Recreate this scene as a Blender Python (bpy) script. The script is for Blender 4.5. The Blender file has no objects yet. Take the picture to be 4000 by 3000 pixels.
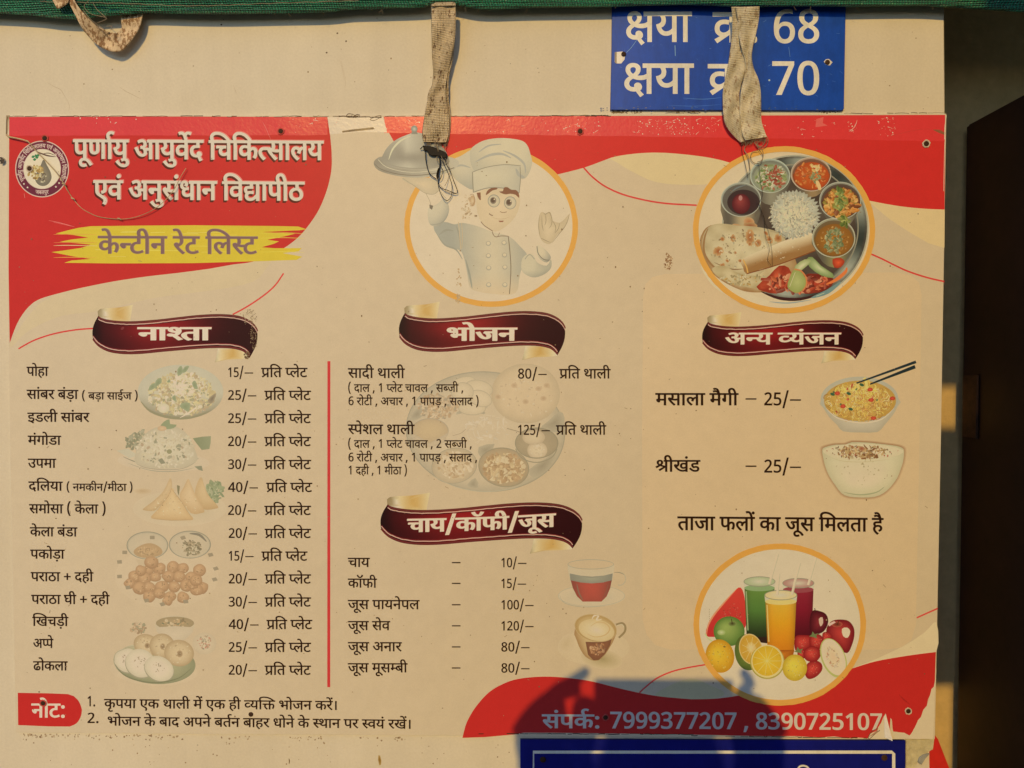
# Canteen rate-list board on a cream wall under a green curtain, low warm sun.
import bpy, bmesh, math, random
import numpy as np
from mathutils import Vector, Matrix
from mathutils.geometry import tessellate_polygon, delaunay_2d_cdt
R = math.radians
SC = bpy.context.scene
COL = SC.collection
rnd = random.Random(7)

# ------------------------------------------------------------ camera, sky, sun, exposure
DIST = 0.9537                      # metres from lens to wall
FPX = 2889.0                       # focal length in photograph pixels (4000 wide)
PITCH, YAW, ROLL = -0.0226046, 0.01212088, -0.00139901
CAMP = Vector((0.0, -DIST, 0.0))
def _rot():
    Rx = Matrix.Rotation(PITCH, 3, 'X'); Rz = Matrix.Rotation(YAW, 3, 'Z'); Ry = Matrix.Rotation(ROLL, 3, 'Y')
    return Rz @ Rx @ Ry
RC = _rot()
cam_data = bpy.data.cameras.new('camera')
cam_data.sensor_width = 36.0; cam_data.lens = 36.0 * FPX / 4000.0
cam_data.clip_start = 0.004; cam_data.clip_end = 500
cam = bpy.data.objects.new('camera', cam_data); COL.objects.link(cam)
cam.matrix_world = Matrix.Translation(CAMP) @ (RC @ Matrix.Rotation(R(90), 3, 'X')).to_4x4()
SC.camera = cam

SUNV = Vector((0.15, 1.0, -0.46)).normalized()      # direction the light travels
sun_el = math.asin(-SUNV.z)
world = bpy.data.worlds.new('World'); SC.world = world; world.use_nodes = True
wn = world.node_tree
sky = wn.nodes.new('ShaderNodeTexSky'); sky.sky_type = 'NISHITA'; sky.sun_disc = False
sky.sun_elevation = sun_el
sky.sun_rotation = math.atan2(-SUNV.x, -SUNV.y)
sky.air_density = 1.0; sky.dust_density = 0.2; sky.ozone_density = 3.0
bg = wn.nodes['Background']; bg.inputs['Strength'].default_value = 0.15
wn.links.new(sky.outputs['Color'], bg.inputs['Color'])
sun_d = bpy.data.lights.new('sun', 'SUN'); sun_d.energy = 2.7; sun_d.angle = R(0.53); sun_d.color = (1.0, 0.635, 0.185)
sun = bpy.data.objects.new('sun', sun_d); COL.objects.link(sun)
sun.rotation_euler = (-SUNV).to_track_quat('Z', 'Y').to_euler()
sun.location = (-1, -4, 3)
vs = SC.view_settings
vs.view_transform = 'Standard'; vs.look = 'None'; vs.gamma = 1; vs.use_curve_mapping = False
vs.exposure = -0.40

# ------------------------------------------------------------ places
M3 = np.array([[RC[i][j] for j in range(3)] for i in range(3)])
def WA(pts, d=0.0):
    """photograph pixel positions (4000x3000) -> points on the vertical plane y = -d"""
    p = np.asarray(pts, float).reshape(-1, 2)
    v = np.stack([(p[:, 0] - 2000) / FPX, np.ones(len(p)), (1500 - p[:, 1]) / FPX], 1) @ M3.T
    t = (DIST - d) / v[:, 1]
    return np.stack([v[:, 0] * t, np.full(len(p), -d), v[:, 2] * t], 1)
def W(x, y, d=0.0): return Vector(WA([(x, y)], d)[0])
TS = 1400 / 2212.0
TILE = dict(A=(0, 0), B=(1300, 0), C=(2600, 0), D=(0, 1050), E=(1300, 1050), F=(2600, 1050), G=(0, 1950), H=(1300, 1950), I=(2600, 1950), P=(0, 0))
def T(t, pts):
    ox, oy = TILE[t]; s = 1.0 if t == 'P' else TS
    return [(ox + x * s, oy + y * s) for x, y in pts]

# ------------------------------------------------------------ colour
def lin1(c):
    c /= 255.0
    return c / 12.92 if c <= 0.04045 else ((c + 0.055) / 1.055) ** 2.4
def lin(c): return tuple(lin1(float(v)) for v in c)
PAPER = (201, 172, 128)
ALB = (0.80, 0.745, 0.64)
ILL = tuple(a / b for a, b in zip(lin(PAPER), ALB))      # colour of the light: ink colours are divided by it
def C(c):
    return tuple(max(0.004, min(0.93, a / b)) for a, b in zip(lin(c), ILL))
def mix(a, b, t):
    t = max(0.0, min(1.0, t)); return tuple(x + (y - x) * t for x, y in zip(a, b))

# ------------------------------------------------------------ materials
def new_mat(name):
    m = bpy.data.materials.new(name); m.use_nodes = True
    return m, m.node_tree, m.node_tree.nodes['Principled BSDF']
def nnode(nt, t, **kw):
    n = nt.nodes.new(t)
    for k, v in kw.items(): setattr(n, k, v)
    return n
def noise(nt, scale, detail=4, rough=0.6, vec=None):
    n = nnode(nt, 'ShaderNodeTexNoise'); n.inputs['Scale'].default_value = scale
    n.inputs['Detail'].default_value = detail; n.inputs['Roughness'].default_value = rough
    if vec is not None: nt.links.new(vec, n.inputs['Vector'])
    return n
def objco(nt, scale=None):
    g = nnode(nt, 'ShaderNodeNewGeometry')
    if scale is None: return g.outputs['Position']
    mp = nnode(nt, 'ShaderNodeMapping'); mp.inputs['Scale'].default_value = scale
    nt.links.new(g.outputs['Position'], mp.inputs['Vector']); return mp.outputs['Vector']
def rng(nt, out, a, b, lo=0.0, hi=1.0):
    r = nnode(nt, 'ShaderNodeMapRange'); r.inputs['From Min'].default_value = lo; r.inputs['From Max'].default_value = hi
    r.inputs['To Min'].default_value = a; r.inputs['To Max'].default_value = b
    nt.links.new(out, r.inputs['Value']); return r.outputs['Result']
def mulc(nt, c, f):
    m = nnode(nt, 'ShaderNodeMix', data_type='RGBA', blend_type='MULTIPLY'); m.inputs['Factor'].default_value = 1
    if isinstance(c, tuple): m.inputs['A'].default_value = (*c[:3], 1)
    else: nt.links.new(c, m.inputs['A'])
    nt.links.new(f, m.inputs['B']); return m.outputs['Result']
def bump(nt, h, strength, dist, bsdf):
    b = nnode(nt, 'ShaderNodeBump'); b.inputs['Strength'].default_value = strength; b.inputs['Distance'].default_value = dist
    nt.links.new(h, b.inputs['Height']); nt.links.new(b.outputs['Normal'], bsdf.inputs['Normal']); return b
def mathn(nt, op, a, b):
    m = nnode(nt, 'ShaderNodeMath', operation=op)
    for i, v in enumerate((a, b)):
        if isinstance(v, (int, float)): m.inputs[i].default_value = v
        else: nt.links.new(v, m.inputs[i])
    return m.outputs[0]

def make_print(name, rough=0.42, bumpy=0.10, scale=1500, coat=0.0, blotch=0.0, spec=0.14, mott=0.0):
    m, nt, b = new_mat(name)
    a = nnode(nt, 'ShaderNodeAttribute', attribute_name='Col')
    n1 = noise(nt, 9, 5, 0.65, objco(nt)); n2 = noise(nt, 900, 2, 0.5, objco(nt)); n3 = noise(nt, 70, 5, 0.7, objco(nt))
    f = mathn(nt, 'MULTIPLY', rng(nt, n1.outputs['Fac'], 0.98, 1.02, 0.3, 0.7), rng(nt, n2.outputs['Fac'], 0.955, 1.035, 0.25, 0.75))
    f = mathn(nt, 'MULTIPLY', f, rng(nt, n3.outputs['Fac'], 0.965, 1.02, 0.3, 0.7))
    if mott:
        n5 = noise(nt, 16, 6, 0.7, objco(nt)); f = mathn(nt, 'MULTIPLY', f, rng(nt, n5.outputs['Fac'], 1 - mott, 1 + mott, 0.3, 0.7))
        n6 = noise(nt, 120, 4, 0.7, objco(nt, (1, 1, 0.3))); f = mathn(nt, 'MULTIPLY', f, rng(nt, n6.outputs['Fac'], 1 - mott * .7, 1 + mott * .7, 0.3, 0.7))
    nt.links.new(mulc(nt, a.outputs['Color'], f), b.inputs['Base Color'])
    b.inputs['Roughness'].default_value = rough
    b.inputs['Specular IOR Level'].default_value = spec
    b.inputs['Coat Weight'].default_value = coat; b.inputs['Coat Roughness'].default_value = 0.2
    nb = noise(nt, scale, 2, 0.5, objco(nt)); sw = noise(nt, 7, 2, 0.5, objco(nt))
    h = mathn(nt, 'ADD', nb.outputs['Fac'], mathn(nt, 'MULTIPLY', sw.outputs['Fac'], 22.0))
    if blotch:
        v = noise(nt, 160, 3, 0.6, objco(nt)); h = mathn(nt, 'ADD', h, mathn(nt, 'MULTIPLY', v.outputs['Fac'], blotch))
    bump(nt, h, bumpy, 0.0004, b)
    return m
M_PRINT = make_print('printed_vinyl')
M_TAPE = make_print('clear_tape_over_print', 0.32, 0.5, 260, 0.12, 1.6, 0.22)
M_SIGN = make_print('enamel_sign', 0.38, 0.12, 700, 0.15, 0.0, 0.25, 0.14)
M_WALL = None
def make_wall():
    m, nt, b = new_mat('cream_painted_wall')
    n1 = noise(nt, 3.2, 5, 0.6, objco(nt)); n2 = noise(nt, 320, 3, 0.6, objco(nt)); n3 = noise(nt, 28, 6, 0.7, objco(nt))
    r = nnode(nt, 'ShaderNodeValToRGB'); r.color_ramp.elements[0].position = 0.3; r.color_ramp.elements[1].position = 0.72
    r.color_ramp.elements[0].color = (*C((198, 170, 126)), 1); r.color_ramp.elements[1].color = (*C((206, 179, 136)), 1)
    nt.links.new(n1.outputs['Fac'], r.inputs['Fac'])
    f = mathn(nt, 'MULTIPLY', rng(nt, n2.outputs['Fac'], 0.95, 1.04, 0.25, 0.75), rng(nt, n3.outputs['Fac'], 0.97, 1.015, 0.25, 0.7))
    # dark pin specks
    v = nnode(nt, 'ShaderNodeTexVoronoi', feature='F1'); v.inputs['Scale'].default_value = 42; nt.links.new(objco(nt), v.inputs['Vector'])
    sp = rng(nt, v.outputs['Distance'], 0.35, 1.0, 0.02, 0.035)
    f = mathn(nt, 'MULTIPLY', f, sp)
    n4 = noise(nt, 26, 4, 0.6, objco(nt, (1, 1, 0.10))); f = mathn(nt, 'MULTIPLY', f, rng(nt, n4.outputs['Fac'], 0.955, 1.02, 0.3, 0.7))
    nt.links.new(mulc(nt, r.outputs['Color'], f), b.inputs['Base Color'])
    b.inputs['Roughness'].default_value = 0.7; b.inputs['Specular IOR Level'].default_value = 0.12
    bump(nt, mathn(nt, 'ADD', n2.outputs['Fac'], mathn(nt, 'MULTIPLY', n3.outputs['Fac'], 2.0)), 0.25, 0.0006, b)
    return m
M_WALL = make_wall()
def simple(name, c, rough=0.6, sc=200, var=0.25, bmp=0.3, dist=0.0006, metal=0.0, spec=0.4):
    m, nt, b = new_mat(name)
    n = noise(nt, sc, 5, 0.65, objco(nt)); n2 = noise(nt, sc * 0.11, 4, 0.6, objco(nt))
    f = mathn(nt, 'MULTIPLY', rng(nt, n.outputs['Fac'], 1 - var, 1 + var, 0.25, 0.75), rng(nt, n2.outputs['Fac'], 1 - var, 1 + var, 0.25, 0.75))
    nt.links.new(mulc(nt, c, f), b.inputs['Base Color'])
    b.inputs['Roughness'].default_value = rough; b.inputs['Metallic'].default_value = metal; b.inputs['Specular IOR Level'].default_value = spec
    bump(nt, n.outputs['Fac'], bmp, dist, b)
    return m
M_RUST = simple('rusty_screw', (0.05, 0.022, 0.012), 0.75, 900, 0.5, 0.6, 0.0003)
M_DARKHOLE = simple('dark_hole', (0.012, 0.008, 0.006), 0.9, 400, 0.2, 0.2)
M_EDGE = simple('sheet_edge', C((196, 172, 132)), 0.7, 300, 0.12, 0.3)
M_TORN = simple('torn_backing', C((222, 200, 160)), 0.8, 350, 0.08, 0.5)
M_THREAD = simple('loose_thread', C((140, 112, 76)), 0.9, 900, 0.3, 0.3)
M_BLACKTHREAD = simple('black_thread', (0.012, 0.010, 0.009), 0.7, 900, 0.3, 0.3)
M_STEM = simple('dry_stem', C((172, 138, 88)), 0.8, 500, 0.3, 0.5)
M_JAMB = simple('yellowed_plaster', C((184, 142, 80)), 0.85, 60, 0.12, 0.6, 0.002)
M_FRAME = simple('brown_door_frame', (0.06, 0.026, 0.013), 0.7, 40, 0.3, 0.4, 0.001)
M_DOOR = simple('dark_brown_door', (0.030, 0.010, 0.006), 0.6, 30, 0.35, 0.5, 0.001)
M_DARK = simple('dark_room', (0.015, 0.012, 0.010), 0.9, 8, 0.2, 0.2)
M_GROUND = simple('dusty_ground', (0.07, 0.09, 0.08), 0.95, 14, 0.25, 0.8, 0.01)
M_PLANK = simple('weathered_plank', (0.10, 0.07, 0.045), 0.85, 35, 0.35, 0.6, 0.002)
M_SKIN = simple('skin', (0.33, 0.18, 0.11), 0.5, 200, 0.08, 0.15)
M_SHIRT = simple('grey_cotton_shirt', (0.20, 0.21, 0.23), 0.9, 600, 0.15, 0.3)
M_TROUSER = simple('dark_trousers', (0.03, 0.032, 0.045), 0.9, 600, 0.15, 0.3)
M_HAIR = simple('black_hair', (0.012, 0.010, 0.009), 0.6, 900, 0.3, 0.8, 0.002)
M_PHONE = simple('phone_black_glass', (0.012, 0.012, 0.014), 0.2, 50, 0.05, 0.0)
M_SHOE = simple('black_shoe', (0.02, 0.018, 0.016), 0.5, 200, 0.2, 0.2)

def make_cloth():
    m, nt, b = new_mat('green_shade_cloth')
    co = objco(nt)
    n1 = noise(nt, 12, 5, 0.6, co)
    w = nnode(nt, 'ShaderNodeTexWave', wave_type='BANDS', bands_direction='DIAGONAL'); w.inputs['Scale'].default_value = 180
    w.inputs['Distortion'].default_value = 3.0; w.inputs['Detail'].default_value = 2; nt.links.new(co, w.inputs['Vector'])
    w2 = nnode(nt, 'ShaderNodeTexWave', wave_type='BANDS', bands_direction='Z'); w2.inputs['Scale'].default_value = 150
    w2.inputs['Distortion'].default_value = 2.0; nt.links.new(co, w2.inputs['Vector'])
    v = nnode(nt, 'ShaderNodeTexVoronoi', feature='F1'); v.inputs['Scale'].default_value = 520; nt.links.new(co, v.inputs['Vector'])
    weave = mathn(nt, 'ADD', w.outputs['Fac'], w2.outputs['Fac'])
    f = mathn(nt, 'MULTIPLY', rng(nt, weave, 0.15, 1.35, 0.2, 1.8), rng(nt, n1.outputs['Fac'], 0.65, 1.3, 0.3, 0.7))
    mx = nnode(nt, 'ShaderNodeMix', data_type='RGBA'); mx.inputs['A'].default_value = (0.006, 0.30, 0.17, 1); mx.inputs['B'].default_value = (0.30, 0.62, 0.42, 1)
    gl = noise(nt, 620, 1, 0.5, co)  # bright specks put into the colour for the cloth's sparkle
    nt.links.new(rng(nt, gl.outputs['Fac'], 0, 1, 0.62, 0.72), mx.inputs['Factor'])
    nt.links.new(mulc(nt, mx.outputs['Result'], f), b.inputs['Base Color'])
    b.inputs['Roughness'].default_value = 0.45; b.inputs['Specular IOR Level'].default_value = 0.6
    b.inputs['Sheen Weight'].default_value = 0.15
    bump(nt, weave, 0.9, 0.002, b)
    return m
M_CLOTH = make_cloth()
def make_tape_cloth(name, c, dirt, rib=1.0, dl=0.56):
    """woven cotton tape: fine ribs across its length (UV v), stains"""
    m, nt, b = new_mat(name)
    uv = nnode(nt, 'ShaderNodeUVMap', uv_map='UVMap')
    w = nnode(nt, 'ShaderNodeTexWave', wave_type='BANDS', bands_direction='Y'); w.inputs['Scale'].default_value = 17
    w.inputs['Distortion'].default_value = 0.6; w.inputs['Detail'].default_value = 2; nt.links.new(uv.outputs['UV'], w.inputs['Vector'])
    w2 = nnode(nt, 'ShaderNodeTexWave', wave_type='BANDS', bands_direction='X'); w2.inputs['Scale'].default_value = 14
    w2.inputs['Distortion'].default_value = 0.8; nt.links.new(uv.outputs['UV'], w2.inputs['Vector'])
    n1 = noise(nt, 60, 6, 0.7, objco(nt)); n2 = noise(nt, 240, 4, 0.7, objco(nt, (1, 1, 0.5)))
    f = mathn(nt, 'MULTIPLY', rng(nt, w.outputs['Fac'], 1 - 0.26 * rib, 1 + 0.10 * rib), rng(nt, n1.outputs['Fac'], 0.66, 1.16, 0.3, 0.7))
    f = mathn(nt, 'MULTIPLY', f, rng(nt, w2.outputs['Fac'], 1 - 0.12 * rib, 1 + 0.05 * rib))
    mx = nnode(nt, 'ShaderNodeMix', data_type='RGBA'); mx.inputs['A'].default_value = (*c, 1); mx.inputs['B'].default_value = (*dirt, 1)
    nt.links.new(rng(nt, n2.outputs['Fac'], 0, 0.9, dl, dl + 0.06), mx.inputs['Factor'])
    nt.links.new(mulc(nt, mx.outputs['Result'], f), b.inputs['Base Color'])
    b.inputs['Roughness'].default_value = 0.95; b.inputs['Specular IOR Level'].default_value = 0.1
    bump(nt, mathn(nt, 'ADD', w.outputs['Fac'], w2.outputs['Fac']), 0.9 * rib, 0.0009, b)
    return m
M_TIE = make_tape_cloth('soiled_cotton_tape', C((222, 176, 120)), C((112, 72, 40)), 0.9)
M_TIE2 = make_tape_cloth('pale_cotton_tape', C((222, 184, 132)), C((166, 126, 80)), 0.7)
M_TIE3 = make_tape_cloth('browned_cotton_tape', C((206, 166, 114)), C((136, 92, 52)), 0.22, 0.49)

# ------------------------------------------------------------ object helpers
def link(name, me, mat=None, parent=None, smooth=False):
    o = bpy.data.objects.new(name, me); COL.objects.link(o)
    if mat is not None and not me.materials: me.materials.append(mat)
    if parent is not None:
        o.parent = parent; o.matrix_parent_inverse = Matrix.Translation(-parent.location)
    if smooth:
        me.shade_smooth()
    return o
def thing(name, label, cat, loc, group=None):
    o = bpy.data.objects.new(name, None); COL.objects.link(o); o.location = loc; o.empty_display_size = 0.05
    o['label'] = label; o['category'] = cat
    if group: o['group'] = group
    bpy.context.view_layer.update()
    return o
def tag(o, label, cat, group=None):
    o['label'] = label; o['category'] = cat
    if group: o['group'] = group
def structure(o): o['kind'] = 'structure'; return o
def pymesh(name, v, f):
    me = bpy.data.meshes.new(name); me.from_pydata([tuple(p) for p in v], [], f); me.update(); return me
def box_mesh(name, lo, hi, bev=0.0, seg=1):
    bm = bmesh.new(); bmesh.ops.create_cube(bm, size=1)
    for v in bm.verts: v.co = Vector([(lo[i] + hi[i]) / 2 + v.co[i] * (hi[i] - lo[i]) for i in range(3)])
    if bev: bmesh.ops.bevel(bm, geom=bm.edges[:], offset=bev, segments=seg, affect='EDGES')
    me = bpy.data.meshes.new(name); bm.to_mesh(me); bm.free(); return me
def slab(name, px, d0, d1, bev=0.0003):
    """plate with outline given in photograph pixels at its front face depth d1, back at d0"""
    P = WA(px, d1); bm = bmesh.new()
    a = [bm.verts.new((p[0], -d1, p[2])) for p in P]
    f = bm.faces.new(a)
    if f.normal.y > 0 or (f.calc_center_median(), f.normal_update())[1] is None and f.normal.y > 0: f.normal_flip()
    r = bmesh.ops.extrude_face_region(bm, geom=[f])
    for v in r['geom']:
        if isinstance(v, bmesh.types.BMVert): v.co.y = -d0
    bmesh.ops.recalc_face_normals(bm, faces=bm.faces[:])
    if bev: bmesh.ops.bevel(bm, geom=[e for e in bm.edges if all(abs(v.co.y + d1) < 1e-7 for v in e.verts)], offset=bev, segments=1, affect='EDGES')
    me = bpy.data.meshes.new(name); bm.to_mesh(me); bm.free(); return me
def tube_mesh(name, pts, rad, n=6):
    """pts world positions; rad number or list"""
    P = [Vector(p) for p in pts]; V = []; Fc = []
    for i, p in enumerate(P):
        t = (P[min(i + 1, len(P) - 1)] - P[max(i - 1, 0)]).normalized()
        u = t.cross(Vector((0.02, 1, 0.01))); u = u.normalized() if u.length > 1e-6 else Vector((1, 0, 0)); w = t.cross(u)
        r = rad[i] if isinstance(rad, (list, tuple)) else rad
        for k in range(n):
            a = 2 * math.pi * k / n; V.append(p + (u * math.cos(a) + w * math.sin(a)) * r)
    for i in range(len(P) - 1):
        for k in range(n):
            a = i * n + k; b = i * n + (k + 1) % n; Fc.append((a, b, b + n, a + n))
    Fc.append(tuple(range(n - 1, -1, -1))); Fc.append(tuple((len(P) - 1) * n + k for k in range(n)))
    return pymesh(name, V, Fc)

def crom(pts, n=5, closed=True):
    P = [np.array(p, float) for p in pts]; m = len(P); out = []
    rngm = m if closed else m - 1
    for i in range(rngm):
        if closed: p0, p1, p2, p3 = P[i - 1], P[i], P[(i + 1) % m], P[(i + 2) % m]
        else: p0, p1, p2, p3 = P[max(i - 1, 0)], P[i], P[i + 1], P[min(i + 2, m - 1)]
        for k in range(n):
            t = k / n
            out.append(tuple(0.5 * ((2 * p1) + (-p0 + p2) * t + (2 * p0 - 5 * p1 + 4 * p2 - p3) * t * t + (-p0 + 3 * p1 - 3 * p2 + p3) * t ** 3)))
    if not closed: out.append(tuple(P[-1]))
    return out
def ell(cx, cy, rx, ry, rot=0, n=32, a0=0, a1=360):
    o = []; c, s = math.cos(R(rot)), math.sin(R(rot)); full = (a1 - a0) == 360
    for k in range(n if full else n + 1):
        a = R(a0 + (a1 - a0) * k / n); x, y = rx * math.cos(a), ry * math.sin(a); o.append((cx + x * c - y * s, cy + x * s + y * c))
    return o

LEVELS = {}
class Ink:
    """flat print: coloured shapes laid on a surface, each a few microns over the last"""
    STEP = 2e-6
    var = 0.13; fade = 0.0; tone = (1.0, 1.0, 1.0)
    def __init__(s, tile='P', depth=0.003, level=0, lift=0.00002):
        s.tile = tile; s.d = depth + lift; s.lv = level; s.base = level; s.V = []; s.F = []; s.C = []; s.PR = []
    def _add(s, pts, cols, faces, lv=None):
        b = len(s.V)
        if lv is None: s.lv += 1; lv = s.lv
        P = WA(T(s.tile, pts), s.d)
        dd = s.d + lv * s.STEP
        for p in P: s.V.append((p[0], -dd, p[2]))
        s.PR.append((b, len(s.V))); s.C += cols; s.F += [tuple(b + i for i in f) for f in faces]
    def poly(s, pts, c, sm=0, lv=None):
        if sm: pts = crom(pts, sm)
        tri = tessellate_polygon([[Vector((p[0], p[1], 0)) for p in pts]])
        cf = c if callable(c) else None
        cols = [C(cf(*p)) for p in pts] if cf else [C(c)] * len(pts)
        s._add(pts, cols, tri, lv)
    def grad(s, pts, cc, ce=None, rings=5, ctr=None, sm=0, pw=1.0):
        """radial blend centre colour -> edge colour; cc may be a function (x, y, t) with t 0..1 outward"""
        if sm: pts = crom(pts, sm)
        n = len(pts)
        if ctr is None: ctr = (sum(p[0] for p in pts) / n, sum(p[1] for p in pts) / n)
        ar = [(a[0] - ctr[0]) * (b_[1] - ctr[1]) - (a[1] - ctr[1]) * (b_[0] - ctr[0]) for a, b_ in zip(pts, pts[1:] + pts[:1])]
        if min(sum(1 for v in ar if v < -1e-6), sum(1 for v in ar if v > 1e-6)) > 0: return s.blend(pts, cc, ce, pw)
        V = [ctr]; Cc = []; f = cc if callable(cc) else (lambda x, y, t: mix(cc, ce, t ** pw))
        Cc.append(C(f(ctr[0], ctr[1], 0)))
        for r in range(1, rings + 1):
            t = r / rings
            for p in pts:
                x = ctr[0] + (p[0] - ctr[0]) * t; y = ctr[1] + (p[1] - ctr[1]) * t; V.append((x, y)); Cc.append(C(f(x, y, t)))
        Fc = [(0, 1 + k, 1 + (k + 1) % n) for k in range(n)]
        for r in range(rings - 1):
            a = 1 + r * n; b = a + n
            for k in range(n): k2 = (k + 1) % n; Fc.append((a + k, b + k, b + k2, a + k2))
        s._add(V, Cc, Fc)
    def blend(s, pts, cc, ce, pw):
        P = np.array(pts, float); n = len(P); lo, hi = P.min(0), P.max(0); st = max((hi - lo).max() / 16, 2.0)
        Q = np.array([(x + (st / 2 if j % 2 else 0), y) for j, y in enumerate(np.arange(lo[1] + st / 2, hi[1], st)) for x in np.arange(lo[0] + st / 2, hi[0], st)]).reshape(-1, 2)
        def inside(q):
            c = False
            for i in range(n):
                (x1, y1), (x2, y2) = P[i - 1], P[i]
                if (y1 > q[1]) != (y2 > q[1]) and q[0] < (x2 - x1) * (q[1] - y1) / (y2 - y1) + x1: c = not c
            return c
        def dist(q):
            A_ = P; B_ = np.roll(P, -1, 0); d_ = B_ - A_; l2 = (d_ ** 2).sum(1) + 1e-9; t = np.clip(((q - A_) * d_).sum(1) / l2, 0, 1)
            return np.sqrt((((A_ + d_ * t[:, None]) - q) ** 2).sum(1)).min()
        ins = [(q, dist(q)) for q in Q if inside(q)]; ins = [(q, d_) for q, d_ in ins if d_ > st * .3]
        mx_ = max([d_ for _, d_ in ins] + [1e-6]); allp = [Vector(p) for p in P] + [Vector(q) for q, _ in ins]
        ov, oe, of, _, _, _ = delaunay_2d_cdt(allp, [(i, (i + 1) % n) for i in range(n)], [], 0, 0.01)
        f = cc if callable(cc) else (lambda x, y, t: mix(cc, ce, t ** pw))
        V = [tuple(v) for v in ov]; Cc = [C(f(v[0], v[1], max(0.0, 1 - dist(np.array(v)) / mx_))) for v in V]
        Fc = [t for t in of if inside(np.mean([V[i] for i in t], 0))]
        s._add(V, Cc, Fc)
    def ell(s, cx, cy, rx, ry, cc, ce=None, rot=0, rings=4, n=28, pw=1.0, jag=0, ctr=None):
        P = ell(cx, cy, rx, ry, rot, n)
        if jag: P = [(cx + (x - cx) * (1 + rnd.uniform(-jag, jag)), cy + (y - cy) * (1 + rnd.uniform(-jag, jag))) for x, y in P]
        if ce is None and not callable(cc): s.poly(P, cc)
        else: s.grad(P, cc, ce, rings, ctr, pw=pw)
    def line(s, pts, w, c, sm=4, closed=False, taper=False):
        if sm and len(pts) > 2: pts = crom(pts, sm, closed)
        P = [np.array(p, float) for p in pts]; n = len(P); L = []; Rr = []; cols = []
        for i in range(n):
            a = P[i - 1] if (closed or i > 0) else P[i]; b = P[(i + 1) % n] if (closed or i < n - 1) else P[i]
            t = b - a; l = np.hypot(*t) or 1; nn = np.array([-t[1], t[0]]) / l
            ww = (w[0] + (w[1] - w[0]) * i / max(n - 1, 1)) if isinstance(w, tuple) else w
            if taper: ww *= math.sin(math.pi * (0.08 + 0.84 * i / max(n - 1, 1)))
            L.append(tuple(P[i] + nn * ww / 2)); Rr.append(tuple(P[i] - nn * ww / 2))
        cf = (lambda x, y: c(x, y)) if callable(c) else (lambda x, y: c)
        V = L + Rr; cols = [C(cf(*p)) for p in V]
        m = n if closed else n - 1
        s._add(V, cols, [(i, (i + 1) % n, n + (i + 1) % n, n + i) for i in range(m)])
    def ring(s, cx, cy, rx, ry, w, c, rot=0, n=96, a0=0, a1=360, rough=0):
        O = ell(cx, cy, rx, ry, rot, n, a0, a1); Iv = ell(cx, cy, rx - w, ry - w, rot, n, a0, a1); m = len(O)
        if rough: O = [(x + rnd.uniform(-rough, rough), y + rnd.uniform(-rough, rough)) for x, y in O]
        full = (a1 - a0) == 360; V = O + Iv
        cf = c if callable(c) else (lambda x, y: c)
        s._add(V, [C(cf(*p)) for p in V], [(i, (i + 1) % m, m + (i + 1) % m, m + i) for i in range(m if full else m - 1)])
    def specks(s, cx, cy, rx, ry, n, size, pal, el=1.6, rot=0, lv0=None, pts=7, keep=None, curl=False, edge=0.0):
        base = s.lv if lv0 is None else lv0; s.lv = base
        c0, s0 = math.cos(R(rot)), math.sin(R(rot))
        for k in range(n):
            a = rnd.uniform(0, 6.2832); r = math.sqrt(rnd.uniform(edge, 1)); x, y = rx * r * math.cos(a), ry * r * math.sin(a)
            x, y = cx + x * c0 - y * s0, cy + x * s0 + y * c0
            if keep and not keep(x, y): continue
            z = rnd.uniform(*size); e = rnd.uniform(1, el); col = rnd.choice(pal); col = mix(col, (0, 0, 0) if rnd.random() < .5 else (255, 240, 200), rnd.uniform(0, s.var))
            lv = base + 1 + k % 30
            if curl:
                aa = rnd.uniform(0, 360); P = ell(x, y, z, z * rnd.uniform(.5, 1), rnd.uniform(0, 180), 7, aa, aa + rnd.uniform(110, 260)); o = s.lv; s.lv = lv - 1
                s.line(P, z * rnd.uniform(.16, .26), col, sm=0); s.lv = o
            else:
                P = ell(x, y, z * e, z / e, rnd.uniform(0, 180), pts); P = [(px + rnd.uniform(-.25, .25) * z, py + rnd.uniform(-.25, .25) * z) for px, py in P]
                b = len(s.V); Q = WA(T(s.tile, P), s.d); dd = s.d + lv * s.STEP
                for q in Q: s.V.append((q[0], -dd, q[2]))
                s.PR.append((b, len(s.V)))
                s.C += [C(mix(col, (255, 235, 190), s.var))] * (pts // 2) + [C(mix(col, (20, 10, 0), s.var))] * (pts - pts // 2); s.F.append(tuple(range(b, b + pts)))
        s.lv = base + 31
    def build(s, name, parent=None, mat=None):
        # stack the shapes: each lies one step over whatever it overlaps
        V = np.array(s.V); n = len(s.PR); bb = np.array([(*V[a:b, [0, 2]].min(0), *V[a:b, [0, 2]].max(0)) for a, b in s.PR]); L = np.zeros(n)
        for i in range(n):
            if i:
                o = (bb[:i, 0] < bb[i, 2]) & (bb[:i, 2] > bb[i, 0]) & (bb[:i, 1] < bb[i, 3]) & (bb[:i, 3] > bb[i, 1])
                L[i] = (L[:i][o].max() + 1) if o.any() else 0
            a, b = s.PR[i]; V[a:b, 1] = -(s.d + (s.base + L[i]) * s.STEP)
        LEVELS[name] = max(LEVELS.get(name, 0), s.base + L.max())
        me = pymesh(name, V, s.F)
        at = me.color_attributes.new('Col', 'FLOAT_COLOR', 'POINT')
        cc = np.array([(*c, 1.0) for c in s.C], dtype=np.float32); cc[:, :3] *= np.array(s.tone); cc[:, :3] += (np.array(C(PAPER)) - cc[:, :3]) * s.fade
        at.data.foreach_set('color', cc.ravel())
        # all faces look outwards, to -Y
        fl = [p.index for p in me.polygons if p.normal.y > 0]
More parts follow.
